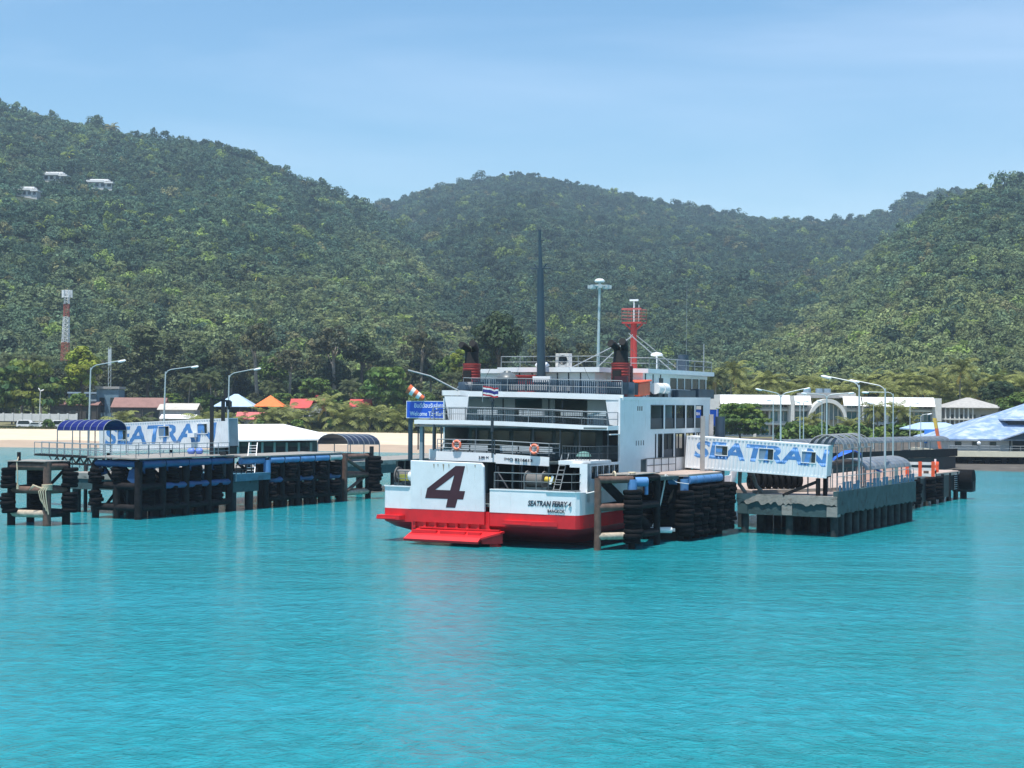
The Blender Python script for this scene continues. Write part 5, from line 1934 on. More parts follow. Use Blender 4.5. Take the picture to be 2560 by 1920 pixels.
b.tube(pts, 0.045, 6)
b.tube([p + V(0.05, .1, .02 - .1 * i / 8) for i, p in enumerate(pts)], 0.035, 6)
b.build('strand', m_rope_w, rp_)
b = MB(); b.torus((7.55, 100.3, 4.75), .2, .06, (0, 0, 1), 12, 6); b.torus((6.4, 99.6, 4.6), .24, .06, (1, 0.3, 0), 12, 6); b.build('loop', m_rope, rp_)

# --- right fender platform beside the ferry
CR, DR = V(11.4, 106.3, 0), V(.5, .866, 0)
NR = V(-.866, .5, 0)
def RB(s, t, z=0.0):
    return CR + DR * s + NR * t + V(0, 0, z)
p3 = thing('berthing_platform', 'tan decked berthing platform with pale blue cap pipes between the ferry and the right pier', 'berthing platform')
for s in (0.1, 1.5, 2.9, 4.3, 5.6, 6.9):
    post(RB(s, .3), -1.5, 4.1, 0.26, m_rust_dark, p3)
    post(RB(s, 2.7), -1.5, 4.1, 0.24, m_rust_dark, p3)
for s0, s1 in ((0.45, 1.55), (1.62, 2.72), (2.79, 3.89), (3.96, 5.06), (5.13, 6.0)):
    pipe(RB(s0, -.1, 4.02), RB(s1, -.1, 4.02), 0.30, m_bluepipe, p3, 'cap_pipe', 12)
pipe(RB(0.1, -.05, 3.2), RB(0.1, -.05, 4.1), 0.29, m_bluepipe, p3, 'corner_post', 12)
pipe(RB(-.15, .9, 4.0), RB(-.15, .35, 4.0), 0.28, m_bluepipe, p3, 'cap_pipe', 12)
for z in (2.3, .8):
    pipe(RB(0, 0, z), RB(7.0, 0, z), .25, m_rust_dark, p3)
    pipe(RB(0, 0, z), RB(0, 2.8, z), .25, m_rust_dark, p3)
b = MB(); b.prism([tuple(RB(-.1, 3.1).xy), tuple(RB(-.1, .2).xy), tuple(RB(0.3, -.25).xy), tuple(RB(6.1, -.25).xy), tuple(RB(9, 3.1).xy)], 4.26, 4.40); b.build('deck', m_pierdeck, p3)
for s in (.4, 1.8, 3.2, 4.5, 5.8, 7.0):
    b = MB(); b.slab([RB(s, .9, -.6), RB(s + 1.1, .9, -.6), RB(s + 1.1, .9, 3.8), RB(s, .9, 3.8)], NR * .2); b.build('dark_backing', m_blacksteel, p3)  # black sheets added to keep the row dark between its posts
b = MB(); b.slab([RB(.1, .5, -.6), RB(.1, 2.6, -.6), RB(.1, 2.6, 3.8), RB(.1, .5, 3.8)], DR * .15); b.build('dark_backing', m_blacksteel, p3)
b = MB()
for k in range(6):
    c = RB(-.12, .6 + .42 * k, 3.4 - .42 * (k % 3))
    b.piece().slab([c, c + NR * .3 + V(0, 0, -.5), c + NR * .42 + V(0, 0, -1.05), c + NR * .1 + V(0, 0, -.55)], DR * -.12)
b.split('timber_fender', m_rust, p3)
b = MB(); railing(b, [V(8.4, 103.6, 4.5), RB(0.6, 2.95, 4.42)], 0.95, 1, .75, .03); railing(b, [RB(0.6, 2.95, 4.42), RB(5.5, 3.0, 4.42)], 0.95, 2, 1.1, .025); b.build('railing', m_rail_dark, p3)
b = MB(); b.prism([(8.2, 103.4), (9.1, 103.0), tuple(RB(-.12, .25).xy), tuple(RB(-.12, 2.7).xy)], 4.10, 4.32); b.build('catwalk', m_conc_green, p3)
gl = 'tyre columns on the right berthing platform'
tyre_stack(RB(-.05, -.15, 0.3), 10, 'corner column of old tyres under the pale blue corner post', None, 1.05, .05)
for s in (1.35, 2.6, 3.85, 5.1, 6.3, 7.3):
    tyre_stack(RB(s, -.2, .35), 11, 'black tyre column in the row under the pale blue pipes by the ferry', gl, 1.02, .07)
tyre_stack(RB(-.25, 1.5, 1.4), 7, 'tyre column on the shaded end of the right platform facing the ferry', 'tyre columns facing the ferry', 1.0, .2)
tyre_stack(RB(-.2, 2.6, .6), 9, 'tyre column on the shaded end of the right platform facing the ferry', 'tyre columns facing the ferry', 1.0, .15)
fl = thing('float', 'white cylindrical float hanging near the water beside the tyre columns', 'float', W(1650, 1325, 105.6), .15)
b = MB(); b.tube([(-.8, 0, 0), (-.75, 0, 0), (.78, 0, 0), (.82, 0, 0)], [.1, .2, .2, .12], 12); b.build('body', m_white_clean, fl)
b = MB(); b.bx(.82, 1.0, -.1, .1, -.1, .1); b.build('end_fitting', m_rail_grey, fl)
rw = thing('rope', 'white rope hanging from the tan platform down to the white float', 'rope')
b = MB(); b.tube([W(1664, 1186, 105.9), W(1660, 1215, 105.7), W(1653, 1250, 105.6), W(1643, 1290, 105.6), W(1631, 1316, 105.6)], [.06, .05, .05, .05, .04], 6); b.build('strand', m_rope_w, rw)
b = MB(); b.tube([W(1664, 1186, 105.9), W(1692, 1206, 105.9), W(1722, 1210, 106.0)], .025, 5); b.build('tail', m_rope_w, rw)

# --- linkspan towers with blue signs
def gate_sign(name, label, P0, P1, z0, z1, legs, lines, zleg):
    t = thing(name, label, 'sign')
    ex = (P1 - P0); ex.z = 0
    L = ex.length
    ang = atan2(ex.y, ex.x)
    t.location = (P0.x, P0.y, 0); t.rotation_euler = (0, 0, ang)
    q = MB(); q.bx(0, L, 0, .12, z0, z1); brd = q.build('board', m_sign, t)
    q = MB()
    for a in ((0, L, z0, z0 + .05), (0, L, z1 - .05, z1), (0, .05, z0 + .05, z1 - .05), (L - .05, L, z0 + .05, z1 - .05)):
        q.bx(a[0], a[1], -.012, 0.0, a[2], a[3])
    q.build('border', m_signwhite, brd)
    q = MB()
    for x in legs:
        q.piece().bx(x - .14, x + .14, .125, .4, zleg, z1)
    q.split('leg', m_mast, t)
    for (s, size, x, z, w, al) in lines:
        text_mesh(s, size, m_signwhite, 'lettering', brd, Matrix.Translation((x, -.006, z)) @ Matrix.Rotation(pi / 2, 4, 'X'), ext=.006, bold=.006, width=w, align=al)
    return t
gate_sign('welcome_sign', 'blue sign reading Welcome To Koh Samui, half hidden behind the ferry', W(1016, 1040, 137), W(1182, 1040, 133), 7.72, 9.2, (.25, 5.2),
          [('ยินดีต้อนรับสู่เกาะสมุย', .50, 2.9, 8.78, .95, 'CENTER'), ('Welcome To  Koh Samui', .52, .38, 8.10, .90, 'LEFT')], 3.0)
gate_sign('pier_sign', 'small blue sign behind the bridge of the ferry', W(1738, 1040, 124), W(1793, 1040, 122), 7.4, 8.75, (.6,), [('SEA', .3, .05, 8.35, 1, 'LEFT'), ('U', .3, 1.05, 7.8, 1, 'LEFT')], 3.0)
tw = thing('linkspan_tower', 'grey steel lifting posts standing in front of the right container', 'tower')
b = MB()
for px, pt_, Y in ((1757, 1040, 112.2), (1778, 1036, 116.2)):
    q = W(px, pt_, Y)
    b.piece().bx(q.x - .15, q.x + .15, q.y - .15, q.y + .15, 4.3 if px < 1770 else 2.8, q.z)
b.split('post', mat('tower_grey', (.36, .33, .31), .7, var=.15, dirt=(.2, .13, .09), damt=.4), tw)
b = MB(); q = W(1800, 1085, 117); b.tube([(q.x, q.y, 2.8), (q.x, q.y, 8.2)], .36, 12); b.build('cylinder', m_navy, tw)
ws = thing('windsock', 'orange and white striped windsock drooping over the welcome sign', 'windsock')
b = MB()
w0, w1 = W(1058, 997, 136), W(1020, 971, 136)
for k in range(5):
    b.m = k % 2
    p, q = w0.lerp(w1, k / 5), w0.lerp(w1, (k + 1) / 5)
    b.tube([p, q], [.22 + .04 * k, .22 + .04 * (k + 1)], 12, cap=False)
b.build('sock', [mat('sock_orange', (.75, .16, .06), .7), m_white_clean], ws)
b = MB(); b.cyl(V(w0.x + .1, w0.y, 9.1), w0 + V(.1, 0, .4), .04, seg=6); b.cyl(w0 + V(1.9, 0, -.6), w0 + V(3.0, 0, 1.1), .04, seg=6); b.build('pole', m_rail_grey, ws)

# --- the right pier
DP, PC = V(.497, .868, 0), V(22.4, 109.9, 0)
NP = V(-.868, .497, 0)
def PB(s, t, z=0.0):
    return PC + DP * s + NP * t + V(0, 0, z)
pr = thing('pier', 'grey concrete pier on piles with a worn front edge, right of the ferry', 'pier')
b = MB(); b.prism([tuple(PB(0, 0).xy), tuple(PB(19.4, 0).xy), tuple(PB(19.4, 4.5).xy), tuple(PB(53, 4.8).xy), tuple(PB(53, 13).xy), tuple(PB(9, 13).xy), tuple(PB(4, 7.3).xy), tuple(PB(0, 7.3).xy)], 2.45, 2.75); b.build('deck', m_pierdeck, pr)
# chipped front edge
rng = random.Random(77)
b = MB()
n = 40
topv, botv = [], []
for k in range(n + 1):
    t = 7.35 * k / n
    topv.append(PB(-.10, t, 2.80)); botv.append(PB(-.12 + rng.uniform(-.02, .02), t, 2.17 + rng.uniform(-.13, .13)))
vs = topv + botv + [p + DP * .5 for p in topv] + [p + DP * .5 for p in botv]
m_ = n + 1
fs = []
for k in range(n):
    fs += [(k, k + 1, m_ + k + 1, m_ + k), (k, 2 * m_ + k, 2 * m_ + k + 1, k + 1), (m_ + k, m_ + k + 1, 3 * m_ + k + 1, 3 * m_ + k)]
fs += [(0, m_, 3 * m_, 2 * m_), (n, 2 * m_ + n, 3 * m_ + n, m_ + n)]
b.add(vs, fs); b.build('front_edge', m_conc, pr)
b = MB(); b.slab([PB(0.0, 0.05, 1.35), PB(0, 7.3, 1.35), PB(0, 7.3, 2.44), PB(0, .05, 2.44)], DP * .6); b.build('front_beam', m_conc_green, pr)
b = MB()
nn = 34
vs, fs = [], []
for k in range(nn + 1):
    s = 19.2 * k / nn
    vs += [PB(s, -.06, 3.15), PB(s, -.06, 1.55 + (.12 if k % 2 else 0.0) + rng.uniform(-.05, .05)), PB(s, .3, 3.15), PB(s, .3, 1.55)]
for k in range(nn):
    a = 4 * k
    fs += [(a, a + 1, a + 5, a + 4), (a, a + 4, a + 6, a + 2), (a + 1, a + 3, a + 7, a + 5)]
fs += [(0, 2, 3, 1), (4 * nn, 4 * nn + 1, 4 * nn + 3, 4 * nn + 2)]
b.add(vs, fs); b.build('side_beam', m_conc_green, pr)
for t in (0.35, 3.6, 6.9):
    post(PB(.45, t), -1.5, 1.5, .27, m_pile, pr, 'pile')
    b = MB(); b.box(PB(.28, t, 1.75), (.75, .75, .7), rz=atan2(DP.y, DP.x)); b.build('pile_cap', m_conc if t < 1 or 3 < t < 4 else m_conc_green, pr)
for k in range(1, 12):
    post(PB(1.7 * k, .35), -1.5, 1.75, .29, m_pile, pr, 'pile')
    for t_k in (2.2, 4.2, 6.4): post(PB(1.7 * k + (.5 if t_k > 3 else 0), t_k), -1.5, 2.4, .29, m_pile, pr, 'pile')
    if k % 3 == 0: post(PB(1.7 * k, 9), -1.5, 2.4, .29, m_pile, pr, 'pile')
b = MB()
for k in range(24):
    s = .4 + .78 * k
    if k in (6, 7, 15): continue
    h = .62 if k % 4 else .4
    b.piece().slab([PB(s, -.03, 3.16), PB(s + (.5 if k % 3 else .28), -.03, 3.16), PB(s + (.5 if k % 3 else .28), -.03, 3.16 + h), PB(s, -.03, 3.16 + h)], NP * .06)
b.split('parapet_panel', mat('panel_blue', (.05, .13, .22), .6, var=.3, dirt=(.12, .15, .17), damt=.42, dscale=1.5), pr)
b = MB(); railing(b, [PB(.2, 0.1, 3.16), PB(19, .1, 3.16)], 1.0, 2, 1.6, .02); b.build('railing', m_rail_grey, pr)
b = MB(); b.slab([PB(1.2, 6.3, 2.76), PB(5.5, 4.2, 2.76), PB(9.0, 2.6, 2.76), PB(9.1, 2.9, 2.76), PB(5.6, 4.5, 2.76), PB(1.3, 6.7, 2.76)], V(0, 0, .22)); b.build('kerb', m_conc, pr)
b = MB(); b.tube([PB(1.2, 7.6, 4.35), PB(.6, 7.4, 3.4), PB(.2, 6.8, 2.85)], .14, 8); b.piece().tube([PB(2.0, 7.0, 4.3), PB(1.3, 6.4, 3.3), PB(.8, 5.7, 2.85)], .14, 8); b.split('strut', mat('strut_grey', (.26, .25, .23), .8), pr)
la = thing('ladder', 'rusty orange ladder hanging down the left corner of the right pier', 'ladder', PB(-.2, 7.75, 0.95), atan2(NP.y, NP.x))
b = MB()
for x in (-.26, .26):
    b.piece().bx(x - .04, x + .04, -.05, .05, 0, 2.0)
b.split('rail', m_rust, la)
b = MB()
for k in range(6):
    b.piece().bx(-.26, .26, -.03, .03, .1 + .33 * k, .16 + .33 * k)
b.split('rung', m_rust, la)
b = MB(); b.bx(-.3, .3, -.06, .3, 1.45, 2.0); b.build('plate', mat('rust_orange', (.30, .10, .05), .8, var=.2), la)
tb = thing('tyre_barrier', 'black row of standing tyres on the pier deck under the sloping container', 'tyre barrier', V(18.0, 120.4, 2.75), .2)
for k in range(9):
    o = bpy.data.objects.new('tyre', tyre_mesh()); col.objects.link(o); o.parent = tb
    o.location = (.48 * k, .05 * (k % 2), .57); o.rotation_euler = (0, pi / 2 + .1 * sin(k), 0)
    o = bpy.data.objects.new('tyre', tyre_mesh()); col.objects.link(o); o.parent = tb
    o.location = (.48 * k + .2, .35, 1.35); o.rotation_euler = (0, pi / 2, .1)

# hooped canopy from the container to the long walkway, tarpaulin, curved glass shelter
barrel('walkway_canopy', 'clear hooped canopy at the right end of the sloping container', PB(1.6, 1.4) + V(0, 0, 0), PB(9.5, 1.9), 2.5, 2.75, 6.05, .95, 9, m_canopy_clear, m_hoop, gaps=2, npost=4)
barrel('pier_shelter', 'low curved grey shelter along the right edge of the pier', PB(8.6, 2.2), PB(19.0, 1.8), 2.9, 2.75, 4.35, .75, 10, mat('shelter_sheet', (.15, .17, .20), .4, var=.3, dirt=(.05, .065, .09), damt=.45, dscale=1.2), m_hoop, npost=6)
tp_ = thing('tarpaulin', 'bright blue tarpaulin draped over a frame on the right pier', 'tarpaulin', V(25.6, 121.4, 2.75), -.1)
b = MB()
n = 12
vs, fs = [], []
prof = [(-1.6, 1.25), (-1.2, 1.75), (-.5, 2.25), (.4, 2.35), (.9, 2.2), (1.2, 1.55), (1.9, 1.0), (2.8, .55)]
for j, y in enumerate((-.9, -.3, .3, .9)):
    for (x, z) in prof:
        vs.append((x * .85, y, z * .85 + .95 + .12 * sin(3 * x + 2 * j) - .1 * abs(y)))
nn = len(prof)
for j in range(3):
    for i in range(nn - 1):
        a = j * nn + i
        fs.append((a, a + 1, a + nn + 1, a + nn))
b.add(vs, fs, True); o = b.build('sheet', m_tarp, tp_); sm_ = o.modifiers.new('thick', 'SOLIDIFY'); sm_.thickness = .03
b = MB()
for x, y in ((-1.3, -.8), (-1.3, .8), (1.0, -.8), (1.0, .8)):
    b.piece().cyl((x, y, 0), (x, y, 2.2), .04, seg=6)
b.split('leg', m_rail_grey, tp_)
# pinkish boxes and barrels on the pier
for (px, py, Y, w, d_, h, m, nm, lb) in ((2172, 1190, 132, 1.6, 1.2, 1.3, m_pinkwall, 'crate', 'peach coloured crate on the pier behind the curved shelter, the nearest of three'),
                                   (2212, 1186, 137, 2.0, 1.2, 1.3, m_pinkwall, 'crate', 'peach coloured crate on the pier behind the curved shelter, the middle of three'),
                                   (2248, 1182, 142, 1.9, 1.2, 1.3, m_pinkwall, 'crate', 'peach coloured crate on the pier behind the curved shelter, the farthest of three'),
                                   (2338, 1180, 153, .7, .7, 1.1, m_orange, 'barrel', 'red orange barrel standing behind the far fender wall')):
    p = W(px, py, Y)
    t = thing(nm, lb, nm, (p.x, p.y, 2.76), -.5)
    q = MB()
    if nm == 'crate':
        q.bx(-w / 2, w / 2, -d_ / 2, d_ / 2, 0, h); q.build('body', m, t, .03)
        q = MB(); q.bx(-w / 2 - .05, w / 2 + .05, -d_ / 2 - .05, d_ / 2 + .05, h + .002, h + .07); q.build('lid', m_white_clean, t)
    else:
        q.lathe((0, 0, 0), [(.001, 0), (.33, 0), (.35, .3), (.33, .35), (.35, .7), (.33, 1.05), (.001, 1.05)], 14); q.build('body', m, t)
        q = MB(); q.tube([(0, 0, 1.05), (0, 0, 1.3)], .1, 8); q.build('cap', m_white_clean, t)
# barrier of white and red boards where the pier narrows
br_ = thing('barrier', 'red and white striped board barrier at the far end of the curved shelter', 'barrier', W(2300, 1200, 140).xy.to_3d() + V(0, 0, 2.76), -.3)
b = MB()
for k in range(3):
    b.piece().bx(-1.3, 1.3, -.04, .04, .2 + .5 * k, .45 + .5 * k)
b.split('board', mat('board_white', (.72, .66, .62), .6), br_)
b = MB()
for x in (-1.1, 0, 1.1):
    b.piece().bx(x - .15, x + .15, -.06, -.045, .2, 1.5)
b.split('stripe_post', m_orange, br_)

# --- far fender wall and its rubber end block
fw_ = thing('fender_wall', 'black far fender wall with hanging ladder running out beyond the right pier', 'fender wall')
q0, q1 = V(33.6, 138.0, 0), V(44.4, 158.4, 0)
dd = (q1 - q0).normalized(); ddn = V(-dd.y, dd.x, 0)
def FB(s, t, z): return q0 + dd * s + ddn * t + V(0, 0, z)
LFW = (q1 - q0).length
b = MB(); b.prism([tuple(FB(0, 0, 0).xy), tuple(FB(LFW, 0, 0).xy), tuple(FB(LFW, 5, 0).xy), tuple(FB(0, 5, 0).xy)], 2.55, 2.8); b.build('deck', m_pierdeck, fw_)
for k in range(8):
    b = MB(); s = .3 + 3.05 * k; b.slab([FB(s, -.1, .45 if k < 6 else 1.0), FB(s + 2.3, -.1, .45 if k < 6 else 1.0), FB(s + 2.3, -.1, 2.53), FB(s, -.1, 2.53)], ddn * .3); b.build('panel', m_blacksteel if k != 6 else m_rust_dark, fw_)
    post(FB(s + 2.65, 0, 0), -1.5, 2.7 + (.5 if k in (2, 3) else 0), .24, m_rust_dark if k != 2 else m_rust, fw_)
b = MB()
for k in range(8): b.cyl(FB(19.6, -.25, 1.1 + .2 * k), FB(20.7, -.25, 1.1 + .2 * k), .04, seg=6)
b.build('ladder', m_rail_grey, fw_)
gl = 'tyres along the far fender wall'
for s in (.8, 3.6, 9.2, 12.2):
    tyre_stack(FB(s, -.3, .45), 7, 'black tyre column on the far fender wall beyond the pier', gl, 1.05, .06)
eb = thing('rubber_fender', 'big rounded black rubber block at the outer end of the far fender wall', 'fender', FB(LFW - .3, -.4, 0), atan2(dd.y, dd.x))
b = MB(); b.tube([(0, -1.0, 1.9), (0, 1.0, 1.9)], 1.0, 20); b.build('drum', m_rubber, eb)
b = MB(); b.bx(-.4, 1.05, -1.0, 1.0, .7, 1.9); b.build('block', m_blacksteel, eb, .12)
b = MB(); b.tube([(.3, 0, -1.5), (.3, 0, .72)], .28, 10); b.build('pile', m_rust_dark, eb)

# --- the long covered walkway on its trestle
ww0, ww1 = W(1945, 1100, 200), W(2350, 1100, 234)
tr = thing('trestle', 'dark timber sided trestle carrying the long covered walkway to the shore', 'trestle')
b = MB()
ax = (ww1 - ww0); ax.z = 0; L = ax.length; ax.normalize(); sd = V(ax.y, -ax.x, 0)
o0 = V(ww0.x, ww0.y, 0)
b.slab([o0 + sd * 1.8 + V(0, 0, 1.9), o0 + ax * (L + 2) + sd * 1.8 + V(0, 0, 1.9), o0 + ax * (L + 2) + sd * 1.8 + V(0, 0, 3.0), o0 + sd * 1.8 + V(0, 0, 3.0)], -sd * .2)
b.build('side_board', m_rust_dark, tr)
b = MB(); b.slab([o0 + sd * 1.5 + V(0, 0, -.5), o0 + ax * (L + 2) + sd * 1.5 + V(0, 0, -.5), o0 + ax * (L + 2) + sd * 1.5 + V(0, 0, 1.85), o0 + sd * 1.5 + V(0, 0, 1.85)], -sd * .15); b.build('shade_board', m_blacksteel, tr)  # black sheet added for the shade under the trestle
b = MB(); b.slab([o0 + sd * 1.75 + V(0, 0, 2.5), o0 + ax * (L + 2) + sd * 1.75 + V(0, 0, 2.5), o0 + ax * (L + 2) - sd * 1.75 + V(0, 0, 2.5), o0 - sd * 1.75 + V(0, 0, 2.35)], V(0, 0, .15)); b.build('deck', m_conc, tr)
for k in range(8):
    for s in (1.2, -1.2):
        post(o0 + ax * (L * k / 7) + sd * s, -1.5, 2.5, .25, m_rust_dark, tr, 'pile')
barrel('walkway_canopy', 'long grey arched walkway roof leading to the shore building', o0 + V(0, 0, 0), o0 + ax * L, 3.0, 2.5, 4.15, .65, 30, m_canopy_clear, m_hoop, npost=22)

# lamps on and behind the right pier
def plamp(px, ptop, pbase, Y, arms, lb, r=.08, name='street_lamp', group=None, zb=None):
    tp = W(px, ptop, Y); bs = W(px + 1, pbase, Y)
    if zb is not None: bs.z = zb
    bs.x = tp.x + (bs.x - tp.x) * .3
    r *= .78
    return lamp(name, lb, bs, tp, [W(ex_, ey_, Y + dy) - tp for ex_, ey_, dy in arms], r, group)
plamp(2148, 962, 1216, 115.6, [(2053, 940, 1)], 'tall grey street lamp with a left arm at the near edge of the right pier', .09, zb=3.16)
plamp(2213, 971, 1202, 121.5, [(2124, 951, 1)], 'tall grey street lamp with a left arm, second along the edge of the right pier', .09, zb=3.16)
plamp(2233, 984, 1110, 178, [(2155, 981, 1)], 'grey street lamp with a level left arm behind the curved shelter', .08, zb=2.8)
plamp(1952, 988, 1105, 184, [(1889, 972, 0), (2025, 970, 0)], 'double armed lamp left of the arched entrance of the white building', .12, zb=2.6)
plamp(2067, 990, 1110, 200, [(2003, 983, 0), (2135, 982, 0)], 'double armed lamp before the arched entrance of the white building', .12, zb=2.6)
for i, (px, pt_, ax_, ay_) in enumerate(((1933, 1003, 1915, 999), (2000, 1007, 1988, 1003), (2009, 1006, 2024, 1001), (2055, 1005, 2042, 1001), (2184, 1012, 2168, 1006), (2275, 1014, 2300, 1006), (2302, 1040, 2330, 1034))):
    plamp(px, pt_, 1095, 232 + 3 * i, [(ax_, ay_, 0)], ('thin far lamp post before the teal windows of the white building', 'thin far lamp post left of the arch with an arm to the left', 'thin far lamp post left of the arch with an arm to the right', 'thin far lamp post in front of the glass arch',
          'thin far lamp post before the palms right of the arch', 'thin far lamp post with a right arm behind the covered walkway', 'short far lamp post near the end of the covered walkway')[i], .09, zb=2.6)
hm = thing('high_mast_light', 'tall grey mast with a ring of floodlights and a white dome behind the ferry', 'light mast', W(1491, 1100, 205).xy.to_3d() + V(0, 0, 2.6))
topz = W(1496, 715, 205).z - 2.6
b = MB(); b.tube([(0, 0, 0), (0.25, 0, topz)], [.24, .15], 10); b.build('pole', m_pole, hm)
b = MB(); b.torus((.25, 0, topz), 1.05, .08, (0, 0, 1), 20, 6)
for k in range(3):
    a = k * 2.1; b.cyl((.25, 0, topz), (.25 + .85 * cos(a), .85 * sin(a), topz), .04, seg=5)
b.tube([(.25, 0, topz - .9), (.25, 0, topz + .5)], .16, 10)
rg = b.build('ring', m_pole, hm)
for k in range(8):
    a = k * pi / 4; c = V(.25 + 1.2 * cos(a), 1.2 * sin(a), topz - .12)
    b = MB(); b.box(c, (.66, .42, .42), rz=a); b.build('floodlight', m_pole, rg)
b = MB(); b.lathe((.25, 0, topz + .45), [(.5, 0), (.66, .1), (.62, .3), (.4, .46), (.001, .5)], 14); b.build('dome', m_white_clean, hm)

# ------------------------------------------------------------------ trees of the shore
lf_dark = foliage('leaf_dark', (0.038, 0.068, 0.028))
lf_almond = foliage('leaf_almond', (0.095, 0.155, 0.038))
lf_green = foliage('leaf_green', (0.095, 0.165, 0.035))
lf_lime = foliage('leaf_lime', (0.20, 0.25, 0.03))
lf_grey = foliage('leaf_grey', (0.085, 0.098, 0.055))
lf_olive = foliage('leaf_olive', (0.080, 0.100, 0.045))
lf_palm = foliage('leaf_palm', (0.075, 0.10, 0.04))
lf_palm2 = foliage('leaf_palm_bright', (0.19, 0.22, 0.07))
m_bark = mat('bark_pale', (0.27, 0.24, 0.20), 0.9, var=0.25, scale=2)
m_bark_dark = mat('bark_dark', (0.09, 0.075, 0.06), 0.9, var=0.25, scale=2)
CROWNS = {}
def crown(kind, k):
    key = (kind, k)
    if key not in CROWNS:
        spec = {'layered': (6.0, 3.4, 85, 46, 0.50, lf_green, 'layered', .5), 'layered_dark': (6.0, 3.6, 90, 46, 0.50, lf_almond, 'layered', .9),
                'round': (5.0, 4.4, 60, 52, 0.48, lf_green, 'round', .3), 'lime': (3.6, 6.0, 60, 60, 0.45, lf_lime, 'round', .2),
                'feather': (4.6, 8.0, 80, 52, 0.40, lf_olive, 'feather', .1), 'sparse': (5.6, 4.2, 62, 40, 0.42, lf_grey, 'sparse', .4),
                'dark': (5.0, 5.0, 75, 52, 0.48, lf_dark, 'round', .3), 'shrub': (2.0, 1.3, 26, 30, 0.34, lf_green, 'round', .4),
                'olive': (4.6, 4.2, 60, 46, 0.45, lf_olive, 'round', .4)}[kind]
        CROWNS[key] = (crown_mesh('crown', 300 + 17 * k + hash_(kind), spec[0], spec[1], spec[2], spec[3], spec[4], spec[5], spec[6], spec[7]), spec[0], spec[1])
    return CROWNS[key]
def hash_(s):
    return sum(ord(c) * (i + 1) for i, c in enumerate(s)) % 1000

TRN = random.Random(21)
def tree(kind, label, px, row_top, Y, rad, name='tree', group=None, row_bot=None, bark=None, k=None, cat='tree'):
    """a tree whose crown top sits at ROW_TOP and whose crown radius is RAD metres"""
    p = W(px, row_top, Y)
    u = px
    zg = land_z(u, Y) - 0.1
    me, rx, rz = crown(kind, TRN.randrange(3) if k is None else k)
    s = rad / rx
    H = p.z - zg
    if row_bot is not None:
        sz = (p.z - W(px, row_bot, Y).z) / (2.0 * rz)
    else:
        sz = s
    ch = rz * sz
    t = thing(name, label, cat, (p.x, Y, zg), 0, group)
    o = bpy.data.objects.new('crown', me); col.objects.link(o); o.parent = t
    o.location = (0, 0, H - ch); o.scale = (s, s, sz); o.rotation_euler = (0, 0, TRN.uniform(0, 6.28))
    q = MB()
    r = max(.12, 0.018 * H + .05 * s)
    lean = TRN.uniform(-.04, .04) * H
    fork = max(H - ch * 1.6, H * .35)
    q.tube([(0, 0, 0), (lean * .4, 0, fork * .5), (lean, 0, fork), (lean, 0, H - ch * .8)], [r * 1.3, r, r * .8, r * .35], 7)
    for i in range(6):
        a = 2 * pi * i / 6 + TRN.uniform(-.4, .4)
        e = V(lean + cos(a) * rx * s * .62, sin(a) * rx * s * .62, H - ch + TRN.uniform(-.3, .5) * ch)
        b0 = V(lean, 0, fork * TRN.uniform(.85, 1.1))
        q.tube([b0, b0.lerp(e, .5) + V(0, 0, .08 * H), e], [r * .5, r * .32, r * .12], 5)
    q.build('trunk', bark or m_bark_dark, t)
    return t

PALMS = {}
def palm(label, px, row_top, Y, L=3.8, name='palm_tree', group=None, bright=False, k=None, row_base=None):
    p = W(px, row_top, Y)
    zg = land_z(px, Y) - 0.1
    if k is None: k = TRN.randrange(4)
    key = (k, bright)
    if key not in PALMS:
        PALMS[key] = palm_crown_mesh('crown', 700 + k, 4.0, 22 + 2 * k, lf_palm2 if bright else lf_palm, dead=2 + k % 2)
    s = L / 4.0
    H = max(1.0, p.z - zg - L * .55)
    t = thing(name, label, 'palm tree', (p.x, Y, zg), 0, group)
    lean = TRN.uniform(-.10, .10) * H
    o = bpy.data.objects.new('crown', PALMS[key]); col.objects.link(o); o.parent = t
    o.location = (lean, 0, H); o.scale = (s, s, s); o.rotation_euler = (TRN.uniform(-.12, .12), TRN.uniform(-.12, .12), TRN.uniform(0, 6.28))
    q = MB(); q.tube([(0, 0, 0), (lean * .15, 0, H * .35), (lean * .5, 0, H * .7), (lean, 0, H)], [.24, .17, .15, .13], 7); q.build('trunk', m_bark, t)
    return t

# left shore, single trees
tree('layered_dark', 'wide dark tiered almond tree over the beach wall at the far left', 84, 905, 398, 7.6, row_bot=1018)
tree('layered', 'yellow green tree cut by the left edge of the picture', -8, 925, 396, 4.5, row_bot=1010)
tree('lime', 'bright lime green upright tree beside the red and white tower', 203, 866, 402, 4.6, row_bot=1000)
tree('shrub', 'small leafy bush under the lime green tree', 195, 985, 394, 2.6, name='shrub', cat='shrub')
tree('feather', 'feathery casuarina just right of the lime green tree', 300, 868, 432, 5.0, row_bot=985)
tree('feather', 'tallest feathery casuarina behind the left street lamps', 368, 822, 436, 7.6, row_bot=985)
tree('feather', 'feathery casuarina behind the beige flat roofed house', 436, 850, 440, 5.6, row_bot=985)
tree('sparse', 'tall open crowned tree with yellowing top left of the orange roof', 647, 815, 424, 4.9, row_bot=905, bark=m_bark)
tree('sparse', 'open crowned tree above the orange roof', 722, 880, 420, 5.2, row_bot=945, bark=m_bark)
tree('sparse', 'broad open crowned tree with a long pale trunk above the red roofs', 838, 822, 436, 6.8, row_bot=915, bark=m_bark)
tree('dark', 'dark rounded tree left of the ferry funnels', 905, 842, 440, 4.6, row_bot=920)
tree('sparse', 'grey open crowned tree just left of the port funnel', 1050, 832, 436, 5.6, row_bot=930, bark=m_bark)
